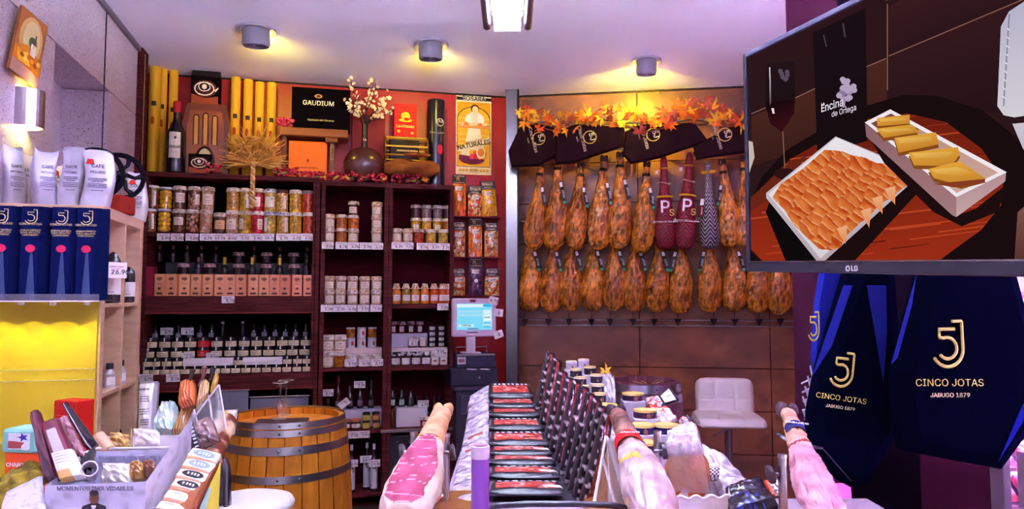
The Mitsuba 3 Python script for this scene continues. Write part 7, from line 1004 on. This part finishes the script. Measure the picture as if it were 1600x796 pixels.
one('basket_net', 'white wire net behind the middle navy cover', 'net', col(join(*[tube([at(1254 + 4 * i, 640 - i * 16 + dy, 2.3), at(1262 + 4 * i, 662 - i * 10 + dy, 2.3)], .003, 5) for i in range(4) for dy in (-20, 0, 20)], *[tube([at(1252 + 1.2 * j, 600 + 14 * j, 2.3), at(1272, 590 + 14 * j, 2.3)], .003, 5) for j in range(5)]), '#d8d4e8'), 'vs')
# pink lit meat cabinet at the right edge
kf = thing('meat_cabinet', 'pink lit meat display cabinet at the right edge, behind the navy covers', 'display cabinet'); f0 = at(1546, 720, 2.9); FX = f0[0]; zf = lambda y, Y=2.95: at(1580, y, Y)[2]
part(kf, 'side', col(box(FX, FX + .03, 2.82, 3.6, 0, 2.2, .003), '#b8a4c8'), 'vs'); part(kf, 'back', col(box(FX + .03, FX + 1.3, 3.56, 3.6, 0, 2.2), '#e8c8e4'), 'vs'); part(kf, 'roof', col(box(FX, FX + 1.3, 2.82, 3.6, 2.17, 2.2), '#d8c8dc'), 'vs')
part(kf, 'lamp', xf(box(FX + .1, FX + 1.2, 2.86, 2.9, 2.12, 2.16)), None, emitter={'type': 'area', 'radiance': {'type': 'rgb', 'value': [20.0, 9.0, 20.0]}})
part(kf, 'open_case', col(join(box(FX + .04, FX + .09, .2, 2.8, 0, .95), box(FX + 1.0, FX + 1.05, .2, 2.8, 0, .95), box(FX + .09, FX + 1.0, .2, 2.8, 0, .78)), '#e4d4e8'), 'vs')  # unseen extension of the cabinet, added to hold the ceiling tubes
for x_ in (FX + .15, FX + .9): part(kf, 'case_tube', col(tube([(x_, .3, .86), (x_, 2.7, .86)], .018, 10), '#ffffff'), None, emitter={'type': 'area', 'radiance': {'type': 'rgb', 'value': LAMP_ADDED_CASE}})  # upward tubes out of view, added to give the ceiling its purple cast
fs = [zf(500), zf(560), zf(690), zf(738), zf(792)]
for j, z in enumerate(fs):
    part(kf, 'shelf', col(box(FX + .03, FX + 1.3, 2.95, 3.56, z - .012, z), '#e4d4e8'), 'vs')
    for i in range(3):
        x = FX + .10 + .17 * i; one('cabinet_meat_pack', f'pink red meat pack in the lit cabinet, {ORD[j]} shelf from top, {ORD[i]} from left', 'meat pack', qp([(x - .075, 3.12, z + .12), (x + .075, 3.12, z + .12), (x + .075, 2.97, z + .012), (x - .075, 2.97, z + .012)], .02, (lambda s: lambda u, v: np.where((fb(np.c_[u * 4, v * 4, u * 0 + s], 1, 2, s) > .5)[:, None], lerp('#b83048', '#e86878', fb(np.c_[u * 9, v * 9, u * 0 + s], 1, 2, s)), lin('#f4d8ec')))(j * 3 + i), 16, 16), 'vg', None, 'packs in the lit cabinet')
kg = thing('lit_sign', 'small pink lit sign beside the right ham stand', 'panel'); a, b = at(1303, 757, 2.3), at(1331, 800, 2.3); part(kg, 'lit_face', xf(box(a[0], b[0], 2.3, 2.31, .8, a[2])), None, emitter={'type': 'area', 'radiance': {'type': 'rgb', 'value': [.75, .06, .5]}}); c_ = at(1284, 735, 2.3); part(kg, 'frame', col(box(c_[0], a[0], 2.29, 2.33, .7, c_[2], .003), '#7a5cb0'), 'vs'); part(kg, 'foot', col(box(c_[0], b[0], 2.29, 2.45, 0, .8), '#2c2034'), 'vs')  # glowing panel and lavender strip stand in for light spilling from the cabinet
# ---------------------------------------------------------------- display table at the lower left
kt = thing('display_table', 'table at the lower left carrying the marble pattern box and small packs', 'table'); [part(kt, 'top', col(box(a, b, c, d, .92, .95, .004), '#d8d0d8'), 'vs') for a, b, c, d in ((-1.57, -.62, 1.2, 1.75), (-1.74, -1.02, 1.75, 2.35))]
for x, y in ((-1.54, 1.25), (-.66, 1.25), (-.66, 1.7), (-1.06, 2.3), (-1.7, 2.3)): part(kt, 'leg', col(box(x - .02, x + .02, y - .02, y + .02, 0, .92), '#b8b0b8'), 'vs')
def marb(u, v): q = np.c_[u * 3, v * 3, u * 0]; w = abs(fb(q, 1.4, 4, 3) - .5); return lerp('#6c6880', '#c2bed6', np.clip(w * 16, 0, 1) * .5 + .5) * 1.0
km = thing('marble_box', 'open white marble pattern box with print of a man in black, bottom left', 'box'); zb_ = .951
def pan(a, b, ya, yb, c=None, zlow=zb_, nu=24, th=.006): P0, P1 = at(a[0], a[1], ya), at(b[0], b[1], yb); return qp([P0, P1, [P1[0], P1[1], zlow], [P0[0], P0[1], zlow]], th, c or marb, nu, 20, 0), P0, P1
m, A, B = pan((70, 760), (228, 753), 1.5, 1.5); part(km, 'front', m, 'vs'); m2, A2, B2 = pan((147, 706), (272, 702), 1.86, 1.86); part(km, 'back', m2, 'vs')
part(km, 'right_side', qp([B, at(300, 652, 1.95), [at(300, 652, 1.95)[0], 1.95, zb_], [B[0], B[1], zb_]], .006, marb, 24, 20, 0), 'vs'); part(km, 'left_side', qp([A2, A, [A[0], A[1], zb_], [A2[0], A2[1], zb_]], .006, marb, 16, 16, 0), 'vs'); part(km, 'base', col(box(A[0], B[0], 1.5, 1.86, zb_, zb_ + .004), '#e0dcea'), 'vs')
def on_front(m, x, y, Y=1.494): return xf(m, tr(*at(x, y, Y)))
part(km, 'lettering', on_front(text('MOMENTOS INOLVIDABLES', .0085, False, c='#5a5668'), 149, 767), 'vs'); part(km, 'lettering', on_front(text('MOMENTOS INOLVIDABLES', .0085, False, c='#8a86a0'), 203, 718, 1.852), 'vs')
mp = [col(card([(-.03, -.045), (.03, -.045), (.024, -.006), (.006, .0), (-.006, .0), (-.024, -.006)]), '#100e14'), xf(col(card([(-.006, -.004), (.006, -.004), (0, -.016)]), '#f0ecf0'), tr(0, -.0008, 0)), xf(col(card(ell(0, .012, .0095, .0135)), '#6a4634'), tr(0, -.0008, 0)), xf(col(card(ell(0, .0215, .0095, .006)), '#1a1412'), tr(0, -.0016, 0)), xf(col(card(ell(-.0035, .0125, .0016, .0009, 8)), '#1a1210'), tr(0, -.0018, 0)), xf(col(card(ell(.0035, .0125, .0016, .0009, 8)), '#1a1210'), tr(0, -.0018, 0)), xf(col(card(ell(0, .0055, .0032, .0009, 8)), '#8a4a40'), tr(0, -.0018, 0))]
part(km, 'portrait_print', on_front(join(*mp), 147, 787), 'vs')
kn = thing('white_box', 'white open box with golden packs behind the marble pattern box', 'box'); m, A3, B3 = pan((168, 682), (291, 680), 2.12, 2.12, solid('#efecf4')); part(kn, 'back', m, 'vs'); part(kn, 'rim', col(tube([at(150, 702, 1.93), at(280, 700, 1.93)], .004, 6), '#e8e2ec'), 'vs'); part(kn, 'base', col(box(A3[0], B3[0], 1.94, 2.12, zb_, zb_ + .12), '#d8d0dc'), 'vs')
for i, (x, y, w, c0, c1, d) in enumerate(((190, 694, 34, '#8a5a1c', '#f0c868', 'golden brown pack lying in the white box'), (230, 690, 40, '#d8c8c8', '#fbf2f0', 'white paper pack lying in the white box'), (215, 741, 24, '#7a4a1c', '#e8b050', 'bag of golden snacks with black tie in the marble pattern box'), (234, 738, 20, '#5a2c1c', '#a86c48', 'brown bag with checked ribbon in the marble pattern box'), (185, 747, 50, '#d8c8c0', '#fbf4f0', 'crinkled white bag at the bottom of the marble pattern box'))):
    Y = 2.0 if i < 2 else 1.68; one('small_bag', d, 'bag', qpack([(x - w / 2, y - w * .42), (x + w / 2, y - w * .35), (x + w / 2, y + w * .3), (x - w / 2, y + w * .35)], (Y + .04, Y + .04, Y, Y), .025, mott(c0, c1, 7, i), 20, 18, .6, .02, i), 'pouch')
one('wooden_roll', 'short pale wooden roll lying at the left end of the white box', 'roll', col(xf(cyl(.016, -.035, .035, 18, .003), tr(*at(163, 693, 1.95)), rot('z', 60), rot('x', 90), rot('x', 30)), '#d8b088'), 'vs'); one('flag_pick', 'little pick standing up in the white box', 'pick', col(tube([at(205, 670, 1.95), at(205, 700, 1.95)], .0015, 5), '#d8c8a0'), 'vs')
one('paper_roll', 'rolled white paper tube end at the corner of the marble pattern box', 'roll', col(xf(lathe([(.014, -.05), (.017, -.05), (.017, .05), (.014, .05), (.014, -.05)], 20), tr(*at(140, 738, 1.58)), rot('z', 30), rot('x', 70)), '#d8ccd8'), 'vs')
Q = lambda c4, Y, th, f, d, nm='dried_meat_pack', cat='pack', b='vg', **k: one(nm, d, cat, qpack(c4, Y, th, f, **k), b)
Q([(50, 644), (60, 640), (96, 752), (74, 756)], (1.72, 1.72, 1.58, 1.58), .02, mott('#140a10', '#5a2030', 7, 1), 'long dark maroon pack leaning beside the teal tin', nu=16, nv=30, wav=.01)
Q([(66, 664), (92, 654), (116, 712), (84, 722)], (1.7, 1.7, 1.6, 1.6), .018, lambda u, v: np.where((abs(u - .5) < .25)[:, None] & ((v > .3) & (v < .9))[:, None], lin('#c8c4d8'), lerp('#3a101c', '#7a2c3c', fb(np.c_[u * 6, v * 6, u * 0], 1, 2, 2))), 'maroon sausage pack with pale label in the middle of the leaning packs', nu=24, nv=26)
Q([(86, 662), (104, 650), (134, 712), (112, 722)], (1.74, 1.74, 1.64, 1.64), .018, mott('#4a0c1c', '#c8909c', 9, 4), 'wine red pack with pale specks right of the sausage pack', nu=24, nv=26)
Q([(100, 634), (108, 632), (152, 694), (138, 706)], (1.8, 1.8, 1.68, 1.68), .025, lambda u, v: np.where((abs(u - .35) < .07)[:, None], lin('#e8e4ee'), lin('#0d0b10')), 'long glossy black sleeve leaning to the left with a white streak', nu=24, nv=26)  # white streak paints the gloss highlight on the sleeve
Q([(122, 712), (150, 702), (138, 752), (112, 752)], (1.66, 1.66, 1.58, 1.58), .012, lambda u, v: np.where((fb(np.c_[u * 5, v * 5, u * 0], 1, 2, 7) > .62)[:, None], lin('#efe8ea'), lin('#120e12')), 'black pack with white branch print at the box corner', nu=24, nv=24)
Q([(82, 712), (116, 704), (136, 748), (96, 756)], (1.6, 1.6, 1.535, 1.535), .02, lambda u, v: np.where(((v * 9 % 1 < .3) & (v < .45) & (u > .15) & (u < .8))[:, None], lin('#a8a0b0'), np.where((v > .72)[:, None] & (u < .6)[:, None], lin('#d8a860'), lin('#f0eaf0'))), 'white card pack with printed lines in the marble pattern box', b='vs', nu=24, nv=30)
kr = thing('red_box', 'red box with yellow bonneted head standing before the yellow board', 'box'); p = at(99, 690, 2.3); w = 46 * 2.3 / 1100; h = at(99, 627, 2.3)[2] - .951; T = tr(p[0], 2.3, .951) @ rot('z', -18); part(kr, 'carton', col(box(-w / 2, w / 2, 0, .07, 0, h, .003), '#b81c14'), 'vs', T=T); part(kr, 'emblem', join(col(card(ell(.016, h * .62, .024, .02)), '#f0c81c'), xf(col(card(ell(.01, h * .54, .034, .008)), '#f0c81c'), tr(0, -.0006, 0))), 'vs', T=T); part(kr, 'rule', col(rect(w * .8, .003, 0, h * .82), '#d8584c'), 'vs', T=T)
ko = thing('orange_book_box', 'orange box lettered in white standing under the teal tin, bottom left', 'box'); p = at(33, 755, 1.86); a, b = at(3, 740, 1.86), at(64, 740, 1.86); T = tr((a[0] + b[0]) / 2, 1.86, .951) @ rot('z', -8); w = b[0] - a[0]; h = at(30, 709, 1.86)[2] - .951; part(ko, 'carton', col(box(-w / 2, w / 2, 0, .06, 0, h, .002), '#e8501c'), 'vs', T=T); part(ko, 'lettering', xf(text('CHARCUTERIA', .0105, True, c='#f4e8e0'), tr(.008, -.001, h * .82)), 'vs', T=T); part(ko, 'mark', join(col(rect(.008, .03, -w * .15, h * .3), '#efe8ea'), col(card(ell(w * .25, h * .52, .014, .028)), '#4a1c14')), 'vs', T=T)
kq = thing('teal_tin', 'teal tin with a small landscape picture lying on the orange box', 'tin'); T = T @ tr(-.004, -.005, h + .001); th_ = at(30, 672, 1.86)[2] - .951 - h; part(kq, 'tin', col(box(-w * .55, w * .48, 0, .08, 0, th_, .006), '#7cc4b4'), 'vs', T=T); part(kq, 'picture', join(col(rect(w * .62, th_ * .68, -w * .02, th_ * .5), '#eef2f6'), xf(col(card([(-w * .32, th_ * .2), (w * .15, th_ * .22), (w * .12, th_ * .46), (-w * .1, th_ * .5), (-w * .32, th_ * .52)]), '#a84c4c'), tr(0, -.001, 0)), xf(col(card([(w * .1 + .016 * (1 if k % 2 else .4) * math.cos(k * .628), th_ * .68 + .012 * (1 if k % 2 else .4) * math.sin(k * .628)) for k in range(10)]), '#2c3c9c'), tr(0, -.0014, 0)), xf(col(card(ell(w * .18, th_ * .28, .012, .009)), '#f4f6f8'), tr(0, -.0012, 0))), 'vs', T=T)
Q([(-6, 762), (58, 722), (78, 742), (-4, 800)], (1.7, 1.72, 1.6, 1.58), .03, mott('#5a5014', '#a89428', 5, 3), 'olive gold foil bag at the bottom left corner', 'foil_bag', 'bag', 'vs', nu=24, nv=24, wav=.03); Q([(10, 772), (66, 744), (72, 798), (-2, 806)], (1.55, 1.58, 1.48, 1.46), .01, marb, 'marble pattern paper sheet at the bottom left corner', 'marble_paper', 'paper', 'vs', nu=24, nv=24)
# white sticker packs in a brown edged tray, right of the marble box
kt = thing('tilted_tray', 'tilted brown edged tray with yellow side right of the marble pattern box', 'tray'); part(kt, 'board', qpack([(300, 712), (342, 722), (300, 800), (240, 800)], (1.86, 1.84, 1.5, 1.5), .008, solid('#8a4c2c')), 'vs'); part(kt, 'edge', qpack([(338, 722), (344, 722), (306, 800), (298, 800)], (1.835, 1.835, 1.49, 1.49), .012, solid('#7a3c24')), 'vs'); part(kt, 'yellow_side', qpack([(341, 726), (345, 724), (341, 812), (304, 812)], (1.84, 1.85, 1.7, 1.55), .006, lambda u, v: np.where((u < .35)[:, None] & (v > .5)[:, None], lin('#a8d0c8'), lin('#e8d048'))), 'vs')
for i, (y, x, d) in enumerate(((712, 322, 'rearmost, grey oval'), (728, 314, 'second from back, grey oval'), (744, 304, 'third from back, black oval'), (760, 296, 'fourth from back, black oval'), (779, 284, 'second from front, plain label'), (796, 272, 'nearest, plain label'))):
    Y = np.interp(y, [705, 800], [1.84, 1.5]); ov = (1, 1, 2, 2, 0, 0)[i]
    one('oval_label_pack', f'white pack in the tilted tray, {d}', 'pack', qpack([(x - 22, y - 8), (x + 24, y + 2), (x + 12, y + 22), (x - 34, y + 8)], (Y + .02, Y + .02, Y - .05, Y - .05), .016, (lambda o: lambda u, v: np.where(((((u - .5) / .36) ** 2 + ((v - .45) / .3) ** 2) < 1)[:, None] & (o > 0), np.where((((u * 9 % 1) < .45) & (abs(v - .45) < .1) & (u > .3) & (u < .7))[:, None], lin('#e8e4ea'), lin(('#ffffff', '#7c9098', '#141014')[o])), np.where((v > .8)[:, None], lin('#a87858'), np.where(((abs(v - .3) < .06) & (u > .2) & (u < .5))[:, None] & (o == 0), lin('#8a8490'), lin('#f2eef2')))))(ov), 40, 22, .3), 'vs')
# clear stand with bags of bread sticks
ka = thing('acrylic_stand', 'clear acrylic stand holding bread stick bags beside the oak barrel', 'stand'); part(ka, 'sheet', qpack([(302, 642), (342, 602), (352, 672), (300, 700)], (2.1, 2.15, 2.1, 2.05), .004, solid('#ffffff')), 'film'); part(ka, 'sheet', qpack([(276, 690), (303, 640), (318, 700), (280, 722)], (2.0, 2.08, 2.05, 1.98), .004, solid('#ffffff')), 'film')
for a, b in (((276, 690), (342, 602)), ((303, 640), (320, 712)), ((326, 618), (334, 672)), ((342, 602), (354, 672)), ((276, 690), (272, 720))): part(ka, 'edge', col(tube([at(*a, 2.08), at(*b, 2.06)], .003, 5), '#e4d8e4'), 'vs')
ST = lambda c: (lambda u, v: lerp(c[0], c[1], np.clip(.5 + .5 * np.sin(u * 34 + 3 * fb(np.c_[u * 3, v * 3, u * 0], 1, 2, 1)), 0, 1)) * np.where(v < .16, .45, 1)[:, None])
for i, (q, c, d) in enumerate((([(286, 600), (304, 596), (306, 632), (282, 640)], ('#8a3010', '#f08040'), 'bag of orange red crackers at the left of the clear stand'), ([(296, 620), (306, 622), (290, 680), (268, 680)], ('#6a4018', '#e0b060'), 'long bag of golden bread sticks leaning left in the clear stand'), ([(314, 598), (328, 602), (326, 622), (306, 640)], ('#a86428', '#f4dca0'), 'bag of pale crackers in the middle of the clear stand'), ([(334, 592), (342, 594), (336, 612), (328, 614)], ('#a87020', '#f0c860'), 'small bag of yellow sticks at the right of the clear stand'))): one('snack_bag', d, 'snack bag', qpack(q, (2.2, 2.2, 2.12, 2.12), .03, ST(c), 30, 22, .6, .012, i), 'vg')
for i, (x0_, x1_) in enumerate(((299, 294), (318, 312), (331, 324))): one('bag_tie', f'dark bag neck with pale label sticking up from the clear stand, {("left", "middle", "right")[i]} one', 'tie', col(tube([at(x1_, 604, 2.18), at(x0_ - 1, 592, 2.18), at(x0_ + 2, 578 - 4 * i % 5, 2.18)], [.008, .005, .009], 6), ('#2a2420', '#6a4a44', '#1c181c')[i]), 'vs')
one('label_strip', 'black strip with white letters inside the clear stand', 'strip', qpack([(294, 664), (302, 660), (316, 706), (306, 710)], (2.0, 2.0, 1.98, 1.98), .004, lambda u, v: np.where((((v * 8) % 1 < .5) & (abs(u - .5) < .28))[:, None], lin('#efeaf0'), lin('#100d12')), 14, 40), 'vs'); one('brown_pouch', 'brown purple pouch inside the clear stand', 'pouch', qpack([(304, 668), (328, 650), (342, 690), (312, 704)], (2.06, 2.06, 2.02, 2.02), .03, mott('#4a3040', '#a88880', 5, 2), 20, 20, .5, .02), 'vg')
k = one('pouch_stack', 'pale lavender zip pouch standing right of the oak bookcase', 'pouch', qpack([(221, 597), (247, 596), (242, 684), (220, 686)], (2.9, 2.9, 2.85, 2.85), .04, lambda u, v: np.where((v < .05)[:, None], lin('#8a86a0'), np.where((((v > .14) & (v < .18) & (u < .7)) | (((v * 22) % 1 < .3) & (v > .25) & (v < .8) & (u > .2) & (u < .8)))[:, None], lin('#5a5a70'), lin('#d0cee6'))), 24, 50, .5, .01), 'pouch')
one('teal_bag', 'pale teal crumpled bag between lavender pouch and bread sticks', 'bag', qpack([(256, 634), (278, 636), (276, 684), (240, 684)], (2.7, 2.7, 2.6, 2.6), .06, mott('#a8d8d4', '#f0fbfa', 6, 5), 24, 24, .5, .04, 4), 'pouch'); one('white_carton', 'white carton with small yellow figure left of the oak barrel', 'carton', qpack([(342, 642), (372, 640), (366, 680), (340, 690)], (2.9, 2.9, 2.85, 2.85), .03, lambda u, v: np.where(((((u - .5) / .14) ** 2 + ((v - .2) / .12) ** 2) < 1)[:, None], lin('#e8b020'), lin('#efece4')), 20, 20), 'vs')
# ham lying in a holder left of the barrel
k = thing('whole_ham', 'tan ham with brown hair patch between clear stand and oak barrel', 'ham'); p0, p1 = at(300, 770, 1.9), at(356, 652, 2.28); L = np.linalg.norm(p1 - p0); T = axis_mat(p0, p1, np.array([0, -1.0, .4])); z_ = [(0, 0), (.02, .07), (.15, .10), (.4, .1), (.6, .092), (.8, .088), (.93, .08), (.985, .05), (1, 0)]; m = ham_body(410, 0, .004, 60, 40, .2, prof=z_, L=L); v = m[0]; hr = np.clip((fb(v, 16, 3, 3) - .38) * 6, 0, 1) * np.clip((v[:, 0] - .008) / .012, 0, 1); part(k, 'meat', (v, m[1], lerp('#cf9468', '#f0c4a0', fb(v, 18, 3, 4)) * (1 - hr[:, None]) + lin('#5a2414') * hr[:, None]), 'skin', T=T)
